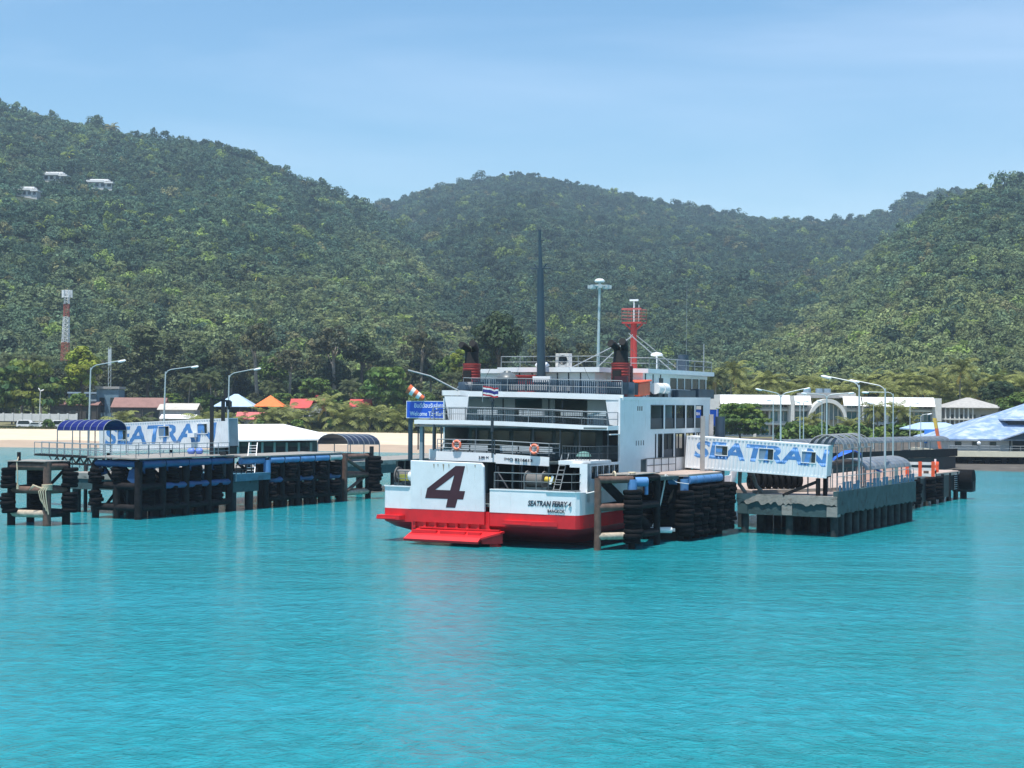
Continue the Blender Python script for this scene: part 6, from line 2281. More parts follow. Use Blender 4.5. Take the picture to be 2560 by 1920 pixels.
tree('layered', 'bright tiered green tree above the welcome sign', 962, 922, 402, 6.8, row_bot=1010)
tree('layered', 'bright tiered green tree behind the red gabled roof', 790, 948, 410, 5.0, row_bot=1005)
tree('lime', 'yellow green tree beside the port funnel', 1148, 876, 420, 2.6, row_bot=960)
tree('dark', 'big dark tree rising between the port funnel and the mast', 1240, 788, 404, 6.0, row_bot=930)
tree('layered_dark', 'dark spreading lower tree behind the port funnel', 1225, 868, 410, 6.4, row_bot=965)
tree('olive', 'olive tree right of the blue mast of the ferry', 1368, 842, 430, 4.2, row_bot=945)
tree('olive', 'olive tree behind the roof of the ferry bridge', 1450, 862, 432, 4.2, row_bot=945)
tree('dark', 'dark rounded tree behind the casuarinas on the left', 498, 868, 446, 5.2, row_bot=960)
tree('olive', 'olive tree between the casuarinas and the open crowned trees', 562, 858, 446, 5.0, row_bot=960)
tree('sparse', 'bare looking tree behind the grey blue house', 255, 905, 440, 4.4, row_bot=975, bark=m_bark)
# belt of mixed trees between the houses and the hill
kindl = ['dark', 'olive', 'round', 'sparse', 'dark', 'olive']
for i in range(46):
    u = -60 + i * 37 + TRN.uniform(-14, 14)
    tree(kindl[i % 6], 'mixed tree in the belt behind the left shore houses', u, TRN.uniform(888, 955), TRN.uniform(428, 470), TRN.uniform(3.4, 5.2), group='trees in the belt behind the left shore', bark=m_bark if i % 3 else m_bark_dark)
for i in range(24):
    u = 1640 + i * 42 + TRN.uniform(-14, 14)
    tree(('dark', 'dark', 'olive')[i % 3], 'mixed tree in the belt behind the right shore palms', u, TRN.uniform(925, 965), TRN.uniform(425, 455), TRN.uniform(3.4, 5.0), group='trees in the belt behind the right shore')
# low green hedge trees along the houses
for i, (u, rt, r) in enumerate(((30, 985, 3.2), (250, 1000, 2.6), (330, 985, 3.0), (430, 985, 3.0), (520, 985, 3.0), (640, 985, 3.2), (705, 985, 3.6), (850, 985, 4.0), (905, 985, 4.4), (1010, 975, 4.0), (1060, 985, 4.0), (1110, 970, 4.2))):
    tree(('layered', 'round', 'olive')[i % 3], 'low green tree among the left shore houses', u, rt, 412 + (i * 7) % 14, r, group='low trees among the left shore houses')
# palms along the beach on the left
for i, (u, rt) in enumerate(((300, 1028), (345, 1030), (520, 1036), (570, 1030), (600, 1036), (640, 1032), (668, 1020), (690, 1038), (715, 1010), (742, 1025), (765, 1040), (790, 1030), (815, 985), (835, 1035), (858, 1020), (880, 1008), (905, 1030), (925, 1005), (948, 1030), (968, 1010), (990, 1025), (1012, 1015), (1035, 1030), (1060, 1020), (1090, 1022))):
    palm('young leafy coconut palm in the row along the top of the beach', u, rt - 4, 376 + (i * 5) % 14, 5.6 + .7 * (i % 3), group='young palms along the beach', bright=i % 3 != 1)
for u, rt, lb in ((876, 945, 'drooping coconut palm standing above the red roofs'), (1000, 950, 'coconut palm above the tiered tree by the welcome sign'), (470, 928, 'coconut palm between the second and third left street lamps'), (530, 925, 'coconut palm behind the third left street lamp'), (812, 962, 'coconut palm left of the drooping one'),
                  (40, 880, 'tall coconut palm left of the red and white tower'), (105, 882, 'tall coconut palm beside the red and white tower'), (690, 950, 'coconut palm above the orange roof'), (1130, 925, 'coconut palm behind the port funnel'), (1180, 930, 'coconut palm between the port funnel and the ventilator'), (1290, 915, 'coconut palm behind the boat deck of the ferry'), (1330, 920, 'coconut palm just left of the blue mast')):
    palm(lb, u, rt, 408 + (u % 17), 4.2)
# palm grove behind the white building on the right
for i, (u, rt) in enumerate(((1790, 915), (1826, 900), (1858, 945), (1890, 930), (1935, 922), (1962, 950), (1985, 935), (2032, 930), (2060, 950), (2105, 935), (2128, 950), (2160, 925), (2192, 920), (2222, 945), (2250, 918), (2278, 940), (2300, 925), (2328, 915), (2360, 940), (2400, 892), (2420, 935), (2445, 930), (2482, 925), (2510, 940), (2535, 925), (2558, 940), (2585, 920), (1760, 935), (2012, 955), (2085, 960), (2180, 955), (2240, 955), (2345, 955), (2465, 950))):
    palm('tall coconut palm in the grove behind the long white roof', u, rt, 356 + (i * 11) % 34, 4.8 + .6 * (i % 3), group='coconut grove behind the long white building', bright=i % 3 != 0)
# gardens in front of the white building
for u, rt, lb in ((2031, 1030, 'garden palm left of the glass arch'), (2122, 1040, 'garden palm right of the glass arch'), (2196, 1002, 'tall garden palm in front of the white roof'), (2242, 1002, 'garden palm beside the tall one before the white roof'), (2172, 1042, 'low garden palm behind the hooped canopy'), (2270, 1030, 'low garden palm near the end of the white roof')):
    palm(lb, u, rt, 300 + (u % 9), 3.6, bright=True)
tree('layered', 'bright tiered tree before the left part of the white building', 1852, 1012, 300, 5.2, row_bot=1085)
tree('layered', 'tiered tree behind the ferry bow at the left end of the white building', 1800, 1030, 306, 3.6, row_bot=1088)
for i, u in enumerate((1985, 2030, 2065, 2105, 2140, 2165, 2215, 2255, 2290)):
    tree('shrub', 'rounded garden bush along the front of the white building', u, 1060 + (i * 7) % 12, 292 + i, 3.0, name='shrub', cat='shrub', group='garden bushes before the white building')
tree('dark', 'dark leafy tree between the white house and the palms on the right', 2500, 955, 352, 4.2, row_bot=1010)
tree('round', 'green tree at the right edge behind the blue roof', 2548, 985, 300, 3.4, row_bot=1040)
tree('layered', 'green tree between the white building and the columned house', 2325, 1055, 300, 2.8)
for i, u in enumerate((120, 165, 215, 258, 285, 650, 745, 830)):
    tree('shrub', 'low clipped bush at the top of the beach', u, 1050, 374, 1.5, name='shrub', cat='shrub', group='low bushes at the top of the beach')
# beach grass strip
b = MB()
grng = random.Random(4)
vs, fs, tones = [], [], []
for i in range(5200):
    u = grng.uniform(-60, 1150); s = grng.uniform(66, 76)
    Y = shore_y(u) + s
    x = (u - 1280) / F * Y
    z = ground_z(u, Y)
    hgt = grng.uniform(.25, .7); a = grng.uniform(0, 6.28); w = .22
    o = len(vs)
    vs += [V(x - w * cos(a), Y - w * sin(a), z), V(x + w * cos(a), Y + w * sin(a), z), V(x + grng.uniform(-.3, .3), Y + grng.uniform(-.3, .3), z + hgt)]
    fs.append((o, o + 1, o + 2)); j = grng.uniform(.6, 1.4); tones.append((j * 1.2, j, j * .8))
gme = leaf_mesh('grass', vs, fs, tones, lf_olive)
go_ = bpy.data.objects.new('grass', gme); col.objects.link(go_)
tag(go_, 'rough green grass strip along the top of the beach', 'grass', kind='stuff')

# ------------------------------------------------------------------ houses
def roof_hip(q, x0, x1, y0, y1, z0, z1, inset=None, th=.12):
    d = min(x1 - x0, y1 - y0) / 2
    ins = d if inset is None else inset
    a, b_, c, e = V(x0, y0, z0), V(x1, y0, z0), V(x1, y1, z0), V(x0, y1, z0)
    ym = (y0 + y1) / 2
    r0, r1 = V(x0 + ins, ym, z1), V(x1 - ins, ym, z1)
    vs = [a, b_, c, e, r0, r1] + [p - V(0, 0, th) for p in (a, b_, c, e)]
    q.add(vs, [(0, 1, 5, 4), (1, 2, 5), (2, 3, 4, 5), (3, 0, 4), (6, 9, 8, 7), (0, 6, 7, 1), (1, 7, 8, 2), (2, 8, 9, 3), (3, 9, 6, 0)])
def roof_gable(q, x0, x1, y0, y1, z0, z1, th=.12, along='x'):
    if along == 'x':
        ym = (y0 + y1) / 2
        vs = [V(x0, y0, z0), V(x1, y0, z0), V(x1, y1, z0), V(x0, y1, z0), V(x0, ym, z1), V(x1, ym, z1)]
        vs += [p - V(0, 0, th) for p in vs]
        q.add(vs, [(0, 1, 5, 4), (2, 3, 4, 5), (6, 10, 11, 7), (8, 11, 10, 9), (0, 6, 7, 1), (2, 8, 9, 3), (0, 4, 10, 6), (4, 3, 9, 10), (1, 7, 11, 5), (5, 11, 8, 2)])
    else:
        xm = (x0 + x1) / 2
        vs = [V(x0, y0, z0), V(x1, y0, z0), V(x1, y1, z0), V(x0, y1, z0), V(xm, y0, z1), V(xm, y1, z1)]
        vs += [p - V(0, 0, th) for p in vs]
        q.add(vs, [(0, 4, 5, 3), (4, 1, 2, 5), (6, 9, 11, 10), (10, 11, 8, 7), (0, 6, 10, 4), (4, 10, 7, 1), (3, 5, 11, 9), (5, 2, 8, 11), (0, 3, 9, 6), (1, 7, 8, 2)])

m_dim = mat('dim_room', (0.035, 0.04, 0.045), .8)
def house(name, label, px0, px1, r_eave, r_top, Y, depth, kind, m_roof, m_wall, nwin=3, over=.6, posts=0, wall_in=.4, cat='house', open_front=False, zbase=None):
    p0, p1 = W(px0, r_eave, Y), W(px1, r_eave, Y)
    zt = W((px0 + px1) / 2, r_top, Y + depth * .5).z if kind in ('hip', 'gable') else W((px0 + px1) / 2, r_top, Y).z
    ze = (p0.z + p1.z) / 2
    zg = (land_z((px0 + px1) / 2, Y) - .1) if zbase is None else zbase
    t = thing(name, label, cat, ((p0.x + p1.x) / 2, Y, zg))
    w = (p1.x - p0.x) / 2
    ze -= zg; zt -= zg
    q = MB()
    if kind == 'hip': roof_hip(q, -w, w, 0, depth, ze, zt)
    elif kind == 'gable': roof_gable(q, -w, w, 0, depth, ze, zt)
    else: q.bx(-w, w, 0, depth, ze, zt)
    q.build('roof', m_roof, t)
    a = w - over
    top = ze - .13
    q = MB()
    if open_front:
        q.bx(-a, a, depth * .6, depth * .6 + .2, 0, top); q.bx(-a, -a + .2, wall_in + .5, depth * .6, 0, top); q.bx(a - .2, a, wall_in + .5, depth * .6, 0, top)
    else:
        q.bx(-a, a, wall_in, depth - over, 0, top)
    wl = q.build('wall', m_wall, t)
    for k in range(nwin):
        x = -a + (2 * a) * (k + .5) / nwin
        ww = min(1.4, a * .7 / nwin * 1.4)
        q = MB(); q.bx(x - ww / 2, x + ww / 2, wall_in - .03, wall_in - .004, top * .38, top * .78); f = q.build('window', m_frame, wl)
        q = MB(); q.bx(x - ww / 2 + .08, x + ww / 2 - .08, wall_in - .045, wall_in - .031, top * .38 + .08, top * .78 - .08); q.build('pane', m_glass, f)
    for k in range(posts):
        x = -w + .3 + (2 * w - .6) * k / (posts - 1)
        q = MB(); q.bx(x - .09, x + .09, .15, .33, 0, top); q.build('post', m_wall, t)
    return t
mr_brown = mat('roof_brown', (.24, .13, .11), .8, var=.15, scale=.8, dirt=(.13, .09, .08), damt=.4)
mr_red = mat('roof_red', (.50, .07, .06), .7, var=.12, scale=.8, dirt=(.30, .06, .05), damt=.36)
mr_pink = mat('roof_pink', (.52, .13, .12), .7, var=.12)
mr_orange = mat('roof_orange', (.72, .17, .03), .7, var=.1, dirt=(.5, .13, .04), damt=.35)
mr_blue = mat('roof_paleblue', (.38, .52, .68), .6, var=.1, dirt=(.25, .33, .42), damt=.36)
mr_beige = mat('roof_beige', (.50, .46, .40), .8, var=.15, dirt=(.3, .26, .22), damt=.4)
mr_white = mat('roof_white', (.80, .79, .77), .7, var=.04)
mw_bluegrey = mat('wall_bluegrey', (.13, .22, .29), .8, var=.12)
mw_dark = mat('wall_dark', (.07, .065, .06), .9, var=.2)
mw_grey = mat('wall_grey', (.34, .34, .33), .9, var=.12)
mw_white = mat('wall_white', (.60, .60, .58), .85, var=.08, dirt=(.45, .43, .40), damt=.36, dscale=.6)
house('beach_house', 'brown roofed open beach house behind the blue canopy', 276, 410, 1018, 994, 394, 8, 'gable', mr_brown, mw_dark, 4, posts=6)
house('beach_house', 'grey blue two storey house left of the brown roof', 238, 298, 972, 966, 404, 7, 'flat', mw_grey, mw_bluegrey, 2, over=.25)
house('beach_house', 'house with pale blue upper floor half hidden by the lime tree', 168, 252, 984, 980, 410, 7, 'flat', mr_blue, mat('wall_paleblue', (.35, .45, .55), .8), 3, over=.2)
house('beach_house', 'low brown awning shop under the lime tree', 118, 246, 1012, 1003, 398, 5, 'gable', mr_brown, mw_dark, 3, posts=4)
house('beach_house', 'beige flat roofed house behind the left container', 392, 492, 1024, 1008, 392, 8, 'gable', mr_beige, mw_grey, 3)
house('beach_house', 'low white roofed shed in front of the beige roof', 398, 488, 1046, 1036, 384, 5, 'gable', mr_white, mw_grey, 3)
house('pavilion', 'pavilion with pale blue pyramid roof', 531, 634, 1016, 985, 388, 9, 'hip', mr_blue, mw_dark, 0, posts=4, open_front=True)
house('pavilion', 'pavilion with bright orange pyramid roof', 632, 709, 1016, 988, 390, 7.5, 'hip', mr_orange, mw_dark, 0, posts=4, open_front=True)
house('beach_house', 'long low pink red roof below the orange pavilion', 588, 664, 1048, 1030, 380, 5, 'gable', mr_pink, mw_white, 3)
hr = house('beach_house', 'red roofed house with a white gable right of the orange pavilion', 722, 808, 1020, 997, 400, 8, 'gable', mr_red, mw_white, 3)
q = MB(); roof_gable(q, 0.8, 4.6, -1.6, 3, 2.3 + W(760, 1020, 400).z - 5.4, 2.1 + W(760, 999, 400).z - 3.4, .15, 'y'); q.build('gable_roof', mr_red, hr)
q = MB(); zz = W(760, 1020, 400).z - land_z(765, 400); q.slab([(1.0, -1.3, zz - 1.0), (4.4, -1.3, zz - 1.0), (4.4, -1.3, zz - .1), (2.7, -1.3, zz + 1.35), (1.0, -1.3, zz - .1)], V(0, .2, 0)); q.build('gable_wall', mw_white, hr)
house('beach_house', 'small red roof half hidden by palms right of the gabled house', 872, 926, 1016, 998, 402, 7, 'gable', mr_red, mw_white, 2)
# terminal shed with the big white roof
sh = thing('terminal_shed', 'long shed under a big white hipped roof on the left jetty', 'shed', (0, 0, 0))
e0, e1 = W(520, 1101, 168), W(818, 1097, 166)
r0, r1 = W(520, 1061, 174), W(709, 1060, 173)
b = MB()
vs = [e0, e1, V(e1.x - .6, 180, e1.z), V(e0.x, 180, e0.z), r0, r1]
vs += [V(p.x, p.y, p.z - .15) for p in vs[:4]]
b.add(vs, [(0, 1, 5, 4), (1, 2, 5), (2, 3, 4, 5), (3, 0, 4), (6, 9, 8, 7), (0, 6, 7, 1), (1, 7, 8, 2), (2, 8, 9, 3), (3, 9, 6, 0)])
b.build('roof', mr_white, sh)
b = MB(); b.bx(e0.x, e1.x - 2.6, 168.8, 179, 3.2, e0.z - .16); wl = b.build('wall', mw_dark, sh)
b = MB()
for k in range(9):
    x = e0.x + .4 + 1.28 * k
    b.piece().bx(x, x + .22, 168.55, 168.79, 3.2, e0.z - .16)
b.split('pillar', mw_grey, sh)
for k in range(8):
    b = MB(); x = e0.x + .7 + 1.28 * k; b.bx(x, x + .85, 168.76, 168.795, 3.5, 4.3); b.build('window', m_glass, wl)
# white wall, parked cars and lamp at the far left
wa = thing('boundary_wall', 'long white wall at the top of the beach on the far left', 'wall')
w0, w1 = W(-60, 1046, 388), W(192, 1046, 388)
b = MB(); b.bx(w0.x, w1.x, 388, 388.25, w0.z - .6, w0.z + 1.25); b.build('panel', mw_white, wa)
b = MB()
for k in range(12):
    x = w0.x + (w1.x - w0.x) * k / 11
    b.piece().bx(x - .2, x + .2, 387.85, 387.999, w0.z - .6, w0.z + 1.45)
b.split('pier', mw_white, wa)

def make_car(label, p, rz, mc, van=False, group=None):
    t = thing('parked_car', label, 'car', p, rz, group)
    H_ = 1.95 if van else 1.45
    q = MB()
    prof = [(-2.2, .35), (-2.15, .95), (-1.9, H_ - .2), (-1.6, H_), (1.0 if van else .5, H_), (1.55, 1.0), (2.15, .85), (2.25, .35)]
    n = len(prof)
    vs = [V(x, -.85, z) for x, z in prof] + [V(x, .85, z) for x, z in prof]
    q.add(vs, [tuple(range(n)), tuple(range(2 * n - 1, n - 1, -1))] + [(k, n + k, n + (k + 1) % n, (k + 1) % n) for k in range(n)])
    q.build('body', mc, t, .06)
    q = MB()
    for sg in (-1, 1):
        q.piece().slab([(-1.85, sg * .855, 1.0), (1.25, sg * .855, 1.0), (.75 if van else .4, sg * .855, H_ - .12), (-1.6, sg * .855, H_ - .12)], V(0, sg * .01, 0))
    q.split('side_window', m_glass, t)
    for x in (-1.35, 1.4):
        for sg in (-1, 1):
            q = MB(); q.tube([(x, sg * .72, .33), (x, sg * .9, .33)], .33, 14); wh = q.build('wheel', m_rubber, t)
            q = MB(); q.tube([(x, sg * .88, .33), (x, sg * .91, .33)], .18, 10); q.build('rim', m_pole, wh)
    return t
for i, (px, v, m, lb) in enumerate(((66, True, m_white_clean, 'white van parked before the beach wall, leftmost of the row'), (97, False, m_pole, 'silver car parked before the beach wall just left of the small double lamp'), (122, False, m_white_clean, 'white car parked before the beach wall just right of the small double lamp'), (152, True, m_white_clean, 'white van parked before the beach wall at the right of the row'))):
    p = W(px, 1050, 381); make_car(lb, (p.x, 381, ground_z(px, 381)), .1 * i, m, v)
for i, (px, v, lb) in enumerate(((1918, True, 'white van parked below the white building beside a lamp post'), (1950, True, 'white van parked right behind the double armed lamp left of the arch'), (2046, False, 'white car parked among bushes before the glass arch'))):
    p = W(px, 1090, 285); make_car(lb, (p.x, 285, ground_z(px, 285)), -.2 + i, m_white_clean, v)
lb0 = W(98, 1062, 372); lbt = W(101, 978, 372)
lamp('street_lamp', 'small double headed lamp before the white beach wall', (lb0.x, 372, lb0.z), lbt, [(-.45, 0, .75), (.8, 0, .35)], .1)
# lattice tower and antenna mast
def lattice(name, label, px, row_top, Y, w0, w1, cat='tower', bands=9):
    zg = land_z(px, Y) - .2
    tp = W(px, row_top, Y)
    H_ = tp.z - zg
    t = thing(name, label, cat, (W(px - 8, 900, Y).x if bands > 5 else tp.x, Y, zg))
    dx = tp.x - t.location.x
    mr, mw = mat('tower_red', (.40, .11, .08), .6), mat('tower_white', (.72, .74, .74), .6)
    def cw(s): return w0 + (w1 - w0) * s
    for i in range(bands):
        q = MB()
        s0, s1 = i / bands, (i + 1) / bands
        n = 3
        for (sx, sy) in ((-1, -1), (1, -1), (1, 1), (-1, 1)):
            q.cyl((dx * s0 + sx * cw(s0), sy * cw(s0), H_ * s0), (dx * s1 + sx * cw(s1), sy * cw(s1), H_ * s1), .085, seg=5)
        for j in range(n):
            a, c = s0 + (s1 - s0) * j / n, s0 + (s1 - s0) * (j + 1) / n
            for (sx, sy, tx, ty) in ((-1, -1, 1, -1), (1, -1, 1, 1), (1, 1, -1, 1), (-1, 1, -1, -1)):
                q.cyl((dx * a + sx * cw(a), sy * cw(a), H_ * a), (dx * c + tx * cw(c), ty * cw(c), H_ * c), .055, seg=4)
                q.cyl((dx * a + tx * cw(a), ty * cw(a), H_ * a), (dx * c + sx * cw(c), sy * cw(c), H_ * c), .055, seg=4)
                q.cyl((dx * c + sx * cw(c), sy * cw(c), H_ * c), (dx * c + tx * cw(c), ty * cw(c), H_ * c), .05, seg=4)
        q.build('lattice_band', mr if i in (3, 4, 7) else mw, t)
    for k in range(6):
        a = k * pi / 3
        q = MB(); q.box((dx + 1.3 * cos(a), 1.3 * sin(a), H_ - .8), (.5, .4, 2.2), rz=a); q.build('antenna_panel', mw, t)
    q = MB(); q.torus((dx, 0, H_ - 1.7), 1.2, .1, (0, 0, 1), 16, 5); q.torus((dx, 0, H_ + .2), 1.2, .08, (0, 0, 1), 16, 5); q.build('ring', mw, t)
    return t
lattice('telecom_tower', 'red and white lattice telecom tower rising above the trees at left', 168, 728, 470, 1.35, .55)
am = thing('antenna_mast', 'thin pale antenna mast right of the lime green tree', 'mast', (W(274, 960, 425).x, 425, 3))
b = MB(); zt = W(274, 868, 425).z - 3
for x in (-.35, .35): b.cyl((x, 0, 0), (x * .9, 0, zt), .09, seg=5)
for k in range(14): b.cyl((-.35, 0, zt * k / 14), (.35, 0, zt * (k + 1) / 14), .05, seg=4)
b.build('lattice', m_pole, am)
b = MB(); b.bx(-.45, .45, -.2, .2, zt - 4.8, zt - .6); b.build('antenna_panel', m_pole, am)
# villas on the left hill
for (px, row, w_, lb) in ((66, 482, 62, 'white flat roofed villa lowest on the left hillside'), (134, 444, 70, 'white flat roofed villa highest on the left hillside'), (246, 462, 76, 'white stepped villa right of the others on the left hillside')):
    Y = 500.0
    while Y < 1290 and YH - (land_z(px, Y) + 2 - EYE) * F / Y + ROLL * (px - 1280) > row: Y += 4
    p = W(px, row, Y); s = Y / F
    t = thing('villa', lb, 'villa', (p.x, Y - 4, p.z - 2.2))
    hw = w_ * s / 2
    q = MB(); q.bx(-hw, hw, 0, 8, -6, 3.2); wl = q.build('wall', mw_white, t)
    q = MB(); q.bx(-hw - .8, hw * .5, -1, 9, 3.3, 4.6); q.bx(hw * .5, hw + .8, -1, 9, 2.6, 3.6); q.bx(-hw * .5, hw * .7, 2, 8, 4.6, 5.6); q.build('roof', mr_white, t)
    for k in range(5):
        q = MB(); x = -hw + 2 * hw * (k + .2) / 5; q.bx(x, x + hw * .24, -.05, -.01, .6, 2.7); q.build('window', m_glass, wl)

# ------------------------------------------------------------------ long white building with the glass arch
wb = thing('hotel_building', 'long white three storey building with a glazed arch and white roof bands', 'building', (0, 0, 0))
YB = 330.0
def X_(px): return W(px, 1000, YB).x
zg = 2.4
z_e, z_t = W(2040, 1012, YB).z, W(2040, 991, YB).z
b = MB(); b.bx(X_(1762), X_(2352), YB + 2.0, YB + 16, zg, z_e); wl = b.build('wall', mw_white, wb)
m_hglass = mat('teal_glass', (.03, .13, .15), .15, var=.3, scale=.3, spec=.8)
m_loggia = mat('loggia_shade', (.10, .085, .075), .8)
# storeys of recessed windows between slabs
for (pa, pb) in ((1790, 1974), (1988, 2026), (2118, 2150), (2160, 2335)):
    n = max(1, int((pb - pa) / 21))
    for lv in range(3):
        za, zb = zg + .6 + lv * 2.9, zg + 2.6 + lv * 2.9
        if zb > z_e: zb = z_e - .15
        for k in range(n):
            xa = X_(pa + (pb - pa) * (k + .12) / n); xb = X_(pa + (pb - pa) * (k + .88) / n)
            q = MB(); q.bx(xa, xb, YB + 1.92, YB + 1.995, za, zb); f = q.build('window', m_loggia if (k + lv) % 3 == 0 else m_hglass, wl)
            q = MB(); xm = (xa + xb) / 2; q.bx(xm - .05, xm + .05, YB + 1.86, YB + 1.919, za, zb); q.build('mullion', mw_white, f)
b = MB()
for lv in (1, 2):
    for (pa, pb) in ((1785, 1976), (1986, 2028), (2112, 2152), (2158, 2340)):
        b.piece().bx(X_(pa), X_(pb), YB + .6, YB + 1.85, zg + 2.75 + (lv - 1) * 2.9, zg + 3.1 + (lv - 1) * 2.9)
b.split('floor_slab', mw_white, wb)
b = MB()
for pa in (1762, 1800, 1888, 1976, 1983, 2026, 2114, 2152, 2158, 2216, 2275, 2336):
    b.piece().bx(X_(pa) - .3, X_(pa) + .3, YB + .2, YB + .59, zg, z_e - .01)
b.split('column', mw_white, wb)
b = MB()
for (pa, pb, dz) in ((1800, 1975, .15), (1986, 2027, .05), (2108, 2153, 0), (2156, 2336, -.12)):
    xa, xb = X_(pa), X_(pb)
    b.piece().slab([(xa, YB - .9, z_e + dz - .1), (xb, YB - .9, z_e + dz - .1), (xb, YB + .5, z_t + dz), (xa, YB + .5, z_t + dz)], V(0, .25, -.05))
    b.bx(xa, xb, YB + .6, YB + 12, z_t + dz - .15, z_t + dz + .1)
b.split('roof_band', mr_white, wb)
b = MB(); b.bx(X_(1758), X_(1800), YB, YB + 14, z_e - 2, z_t + .2); b.piece().bx(X_(2336), X_(2354), YB, YB + 14, zg, z_t - .2); b.piece().bx(X_(1976), X_(1985), YB - .6, YB + 1.9, zg, z_t + .1); b.split('end_block', mw_white, wb)
xc, R_ = X_(2066), (X_(2112) - X_(2020)) / 2
zs = W(2066, 1042, YB).z
rise = W(2066, 997, YB).z - zs
b = MB()
n = 18
pts_o = [V(xc + R_ * 1.02 * cos(pi * k / n), YB - 2.0, zs - .6 + (rise + .6) * sin(pi * k / n)) for k in range(n + 1)]
pts_i = [V(xc + R_ * .86 * cos(pi * k / n), YB - 2.0, zs - .6 + (rise - .2) * sin(pi * k / n)) for k in range(n + 1)]
for k in range(n):
    b.slab([pts_i[k], pts_o[k], pts_o[k + 1], pts_i[k + 1]], V(0, 3.9, 0))
b.build('arch_roof', mw_white, wb)
b = MB(); b.slab([V(p.x, YB - .2, p.z) for p in pts_i], V(0, .2, 0)); ag = b.build('arch_glass', mat('arch_glass', (.13, .20, .23), .15, var=.25, scale=.4, spec=.8), wb)
b = MB()
for k in range(1, 7):
    x = xc - R_ * .86 + 2 * R_ * .86 * k / 7
    h = zs - .6 + (rise - .2) * sqrt(max(0, 1 - ((x - xc) / (R_ * .86)) ** 2))
    b.piece().bx(x - .10, x + .10, YB - .45, YB - .21, zg, h - .1)
b.split('arch_mullion', mw_white, ag)
b = MB(); b.bx(X_(2022), X_(2150), YB + 4, YB + 14, z_t - .3, z_t + .8); b.build('roof_house', mw_grey, wb)
b = MB()
for px in (2031, 2062, 2082):
    b.piece().tube([(X_(px), YB + 6, z_t + .8), (X_(px), YB + 6, z_t + 1.7)], .8, 14)
b.split('water_tank', mat('tank_blue', (.25, .34, .42), .5), wb)

# columned white house
hw_ = house('villa', 'white columned house with a pale hipped roof at the right', 2364, 2516, 1019, 994, 336, 12, 'hip', mat('roof_greywhite', (.38, .365, .34), .8, var=.12, dirt=(.34, .32, .29), damt=.4), mw_grey, 5, over=1.0, wall_in=2.2, cat='house')
b = MB()
for k in range(7):
    x = -6.2 + .95 * k
    b.piece().bx(x - .13, x + .13, .5, .8, 0, W(2400, 1019, 336).z - 2.6 - .25)
b.split('column', mw_white, hw_)
b = MB(); b.bx(-6.6, .3, .3, 2.19, 3.6, 3.9); b.build('balcony', mw_white, hw_)

# ------------------------------------------------------------------ blue roofed hall on stilts
bh = thing('seaside_hall', 'waterside hall with a patchy pale blue tiled roof on dark stilts', 'building', (0, 0, 0))
YR = 246.0
def xr(px): return W(px, 1100, YR).x
z_ev, z_sl, z_sb = W(2450, 1097, YR).z, W(2450, 1127, YR).z, W(2450, 1141, YR).z
mr_tile = mat('roof_bluetile', (.20, .30, .48), .6, var=.15, scale=1.2, dirt=(.46, .52, .60), damt=.54, dscale=.9, stretch=(.5, 1, 1))
b = MB(); roof_hip(b, xr(2364), xr(2950), YR - 1.2, YR + 20, z_ev, z_ev + 4.4, 12.0, .25); b.build('roof', mr_tile, bh)
b = MB(); roof_hip(b, xr(2524), xr(2800), YR + 3, YR + 15.8, z_ev + 3.05, z_ev + 5.6, 5.5, .25); b.build('upper_roof', mr_tile, bh)
b = MB(); b.bx(xr(2540), xr(2780), YR + 4, YR + 14.8, z_ev + 1.5, z_ev + 2.79); b.build('clerestory', m_dim, bh)
b = MB(); roof_gable(b, xr(2488), xr(2680), YR - 2.4, YR + 8, z_ev - .05, z_ev + 1.9, .18, 'y'); b.build('gable_roof', mr_tile, bh)
b = MB(); b.slab([(xr(2505), YR - 1.9, z_ev), (xr(2663), YR - 1.9, z_ev), ((xr(2505) + xr(2663)) / 2, YR - 1.9, z_ev + 1.5)], V(0, .2, 0)); b.build('gable_wall', m_navy, bh)
b = MB(); roof_hip(b, xr(2382), xr(2520), YR + 22, YR + 34, z_ev + 1.1, z_ev + 2.2, 2, .2); b.build('rear_roof', mr_blue, bh)
b = MB(); b.bx(xr(2386), xr(2526), YR + .6, YR + 18, z_sl, z_ev - .26); wl = b.build('wall', mat('wall_lavender', (.46, .47, .50), .85, var=.06), bh)
for px in (2398, 2441, 2485):
    b = MB(); b.bx(xr(px - 8), xr(px + 8), YR + .5, YR + .595, z_sl + .75, z_sl + 1.35); f = b.build('window', m_frame, wl)
    b = MB(); b.bx(xr(px - 6), xr(px + 6), YR + .46, YR + .499, z_sl + .85, z_sl + 1.25); b.build('pane', m_glass, f)
b = MB(); b.bx(xr(2526), xr(2950), YR + 4, YR + 18, z_sl, z_ev - .26); b.build('hall_wall', m_navy, bh)
b = MB()
for k in range(6): b.piece().bx(xr(2530 + 60 * k), xr(2534 + 60 * k), YR + .5, YR + .7, z_sl, z_ev - .26)
b.split('column', mw_grey, bh)
b = MB(); b.bx(xr(2358), xr(2950), YR - 2.2, YR + 20, z_sb, z_sl - .01); b.build('terrace', mat('terrace_cream', (.66, .61, .47), .85, var=.06), bh)
b = MB(); railing(b, [(xr(2362), YR - 2, z_sl), (xr(2900), YR - 2, z_sl)], .8, 2, 1.6, .035); b.build('railing', m_rail_grey, bh)
b = MB()
for k in range(14):
    for y in (YR - 1.4, YR + 4):
        x = xr(2376 + 42 * k)
        b.piece().bx(x - .3, x + .3, y - .3, y + .3, -1, z_sb - .01)
b.split('stilt', m_rust_dark, bh)
b = MB(); b.bx(xr(2360), xr(2950), YR + 6, YR + 6.3, -1, z_sb - .01); b.build('rear_wall', m_rust_dark, bh)
b = MB()
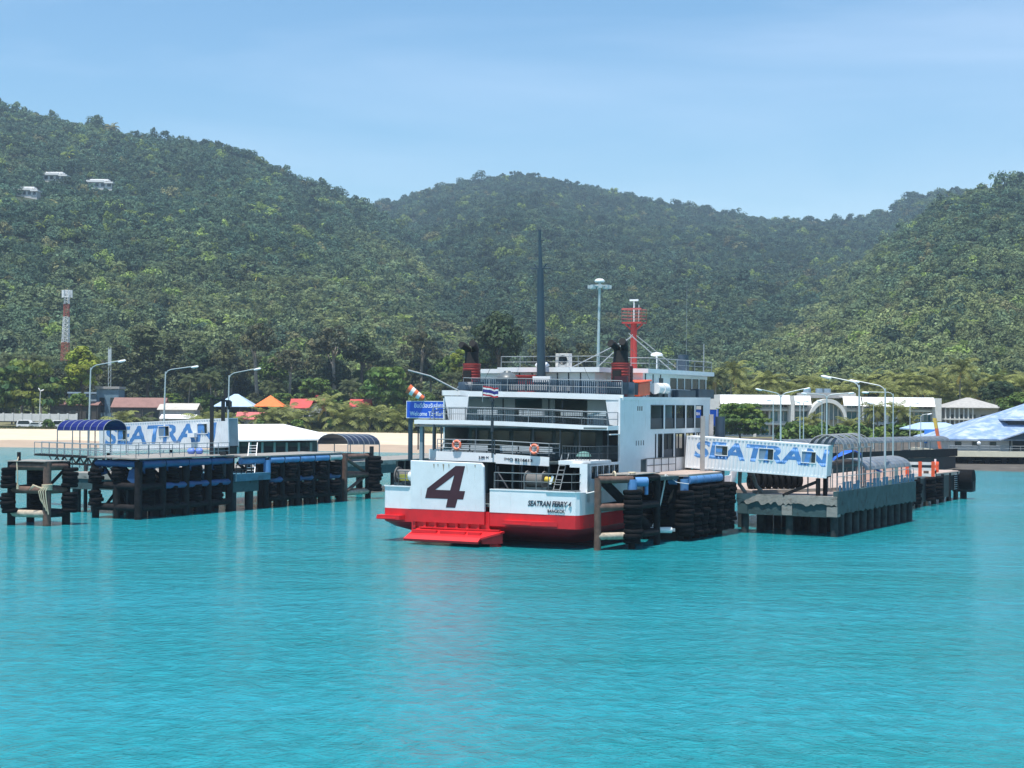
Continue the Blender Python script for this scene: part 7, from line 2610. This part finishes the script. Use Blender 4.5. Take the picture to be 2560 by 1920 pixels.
for px in (2418, 2485, 2552):
    b.piece().bx(xr(px), xr(px + 32), YR - 1.0, YR - .8, .9, z_sb - .6)
b.split('sheet_panel', mat('panel_pale', (.48, .48, .46), .8, var=.3, scale=2, dirt=(.16, .15, .14), damt=.45, dscale=1.5), bh)
gl_ = thing('globe_lamp', 'white globe lamp on a short post by the waterside hall', 'lamp', (xr(2437), YR - 2.15, z_sl))
b = MB(); b.cyl((0, 0, 0), (0, 0, 1.0), .07, seg=8); b.build('post', m_rail_grey, gl_)
b = MB(); b.sphere((0, 0, 1.2), .3, 14, 8); b.build('globe', m_white_clean, gl_)
ho = thing('hoarding', 'pale blue hoarding panel at the shore end of the long walkway', 'hoarding', (W(2340, 1090, 262).x, 262, 2.5))
b = MB(); b.bx(-1.9, 1.9, 0, .15, .6, 2.9); b.build('board', mat('hoarding_blue', (.05, .22, .62), .5, var=.15), ho)
b = MB(); b.bx(-1.7, -1.55, .16, .3, 0, 2.9); b.piece().bx(1.55, 1.7, .16, .3, 0, 2.9); b.split('leg', m_rail_grey, ho)
fb = thing('feather_flag', 'orange and yellow feather flag beside the waterside hall', 'flag', (W(2347, 1093, 240).x, 240, 2.5))
b = MB()
z1 = W(2330, 1045, 240).z - 2.5
for k in range(6):
    b.m = 1 if k > 3 else 0
    za, zb = .3 + (z1 - .3) * k / 6, .3 + (z1 - .3) * (k + 1) / 6
    b.slab([(-.9 * k / 6 - .05, 0, za), (.1 - .9 * k / 6 + .4 + .1 * k / 6, .1, za), (.1 - .9 * (k + 1) / 6 + .4 + .1 * k / 6, .1, zb), (-.9 * (k + 1) / 6 - .05, 0, zb)], V(0, .03, 0))
b.build('cloth', [mat('flag_orange', (.72, .16, .06), .7), mat('flag_yellow', (.75, .50, .08), .7)], fb)
b = MB(); b.cyl((.45, .06, 0), (-.45, .06, z1 + .2), .03, seg=5); b.build('pole', m_rail_grey, fb)

# ------------------------------------------------------------------ the air
hz = MB()
hz.bx(-2200, 2200, -60, 2950, -40.0, 420)
m_haze = bpy.data.materials.new('haze_air')
m_haze.use_nodes = True
t_ = m_haze.node_tree
t_.nodes.clear()
o_ = t_.nodes.new('ShaderNodeOutputMaterial')
v_ = t_.nodes.new('ShaderNodeVolumePrincipled')
v_.inputs['Color'].default_value = (0.62, 0.82, 1.0, 1)
v_.inputs['Density'].default_value = 0.00018
v_.inputs['Anisotropy'].default_value = 0.2
t_.links.new(v_.outputs['Volume'], o_.inputs['Volume'])
tag(hz.build('haze', m_haze), kind='stuff')
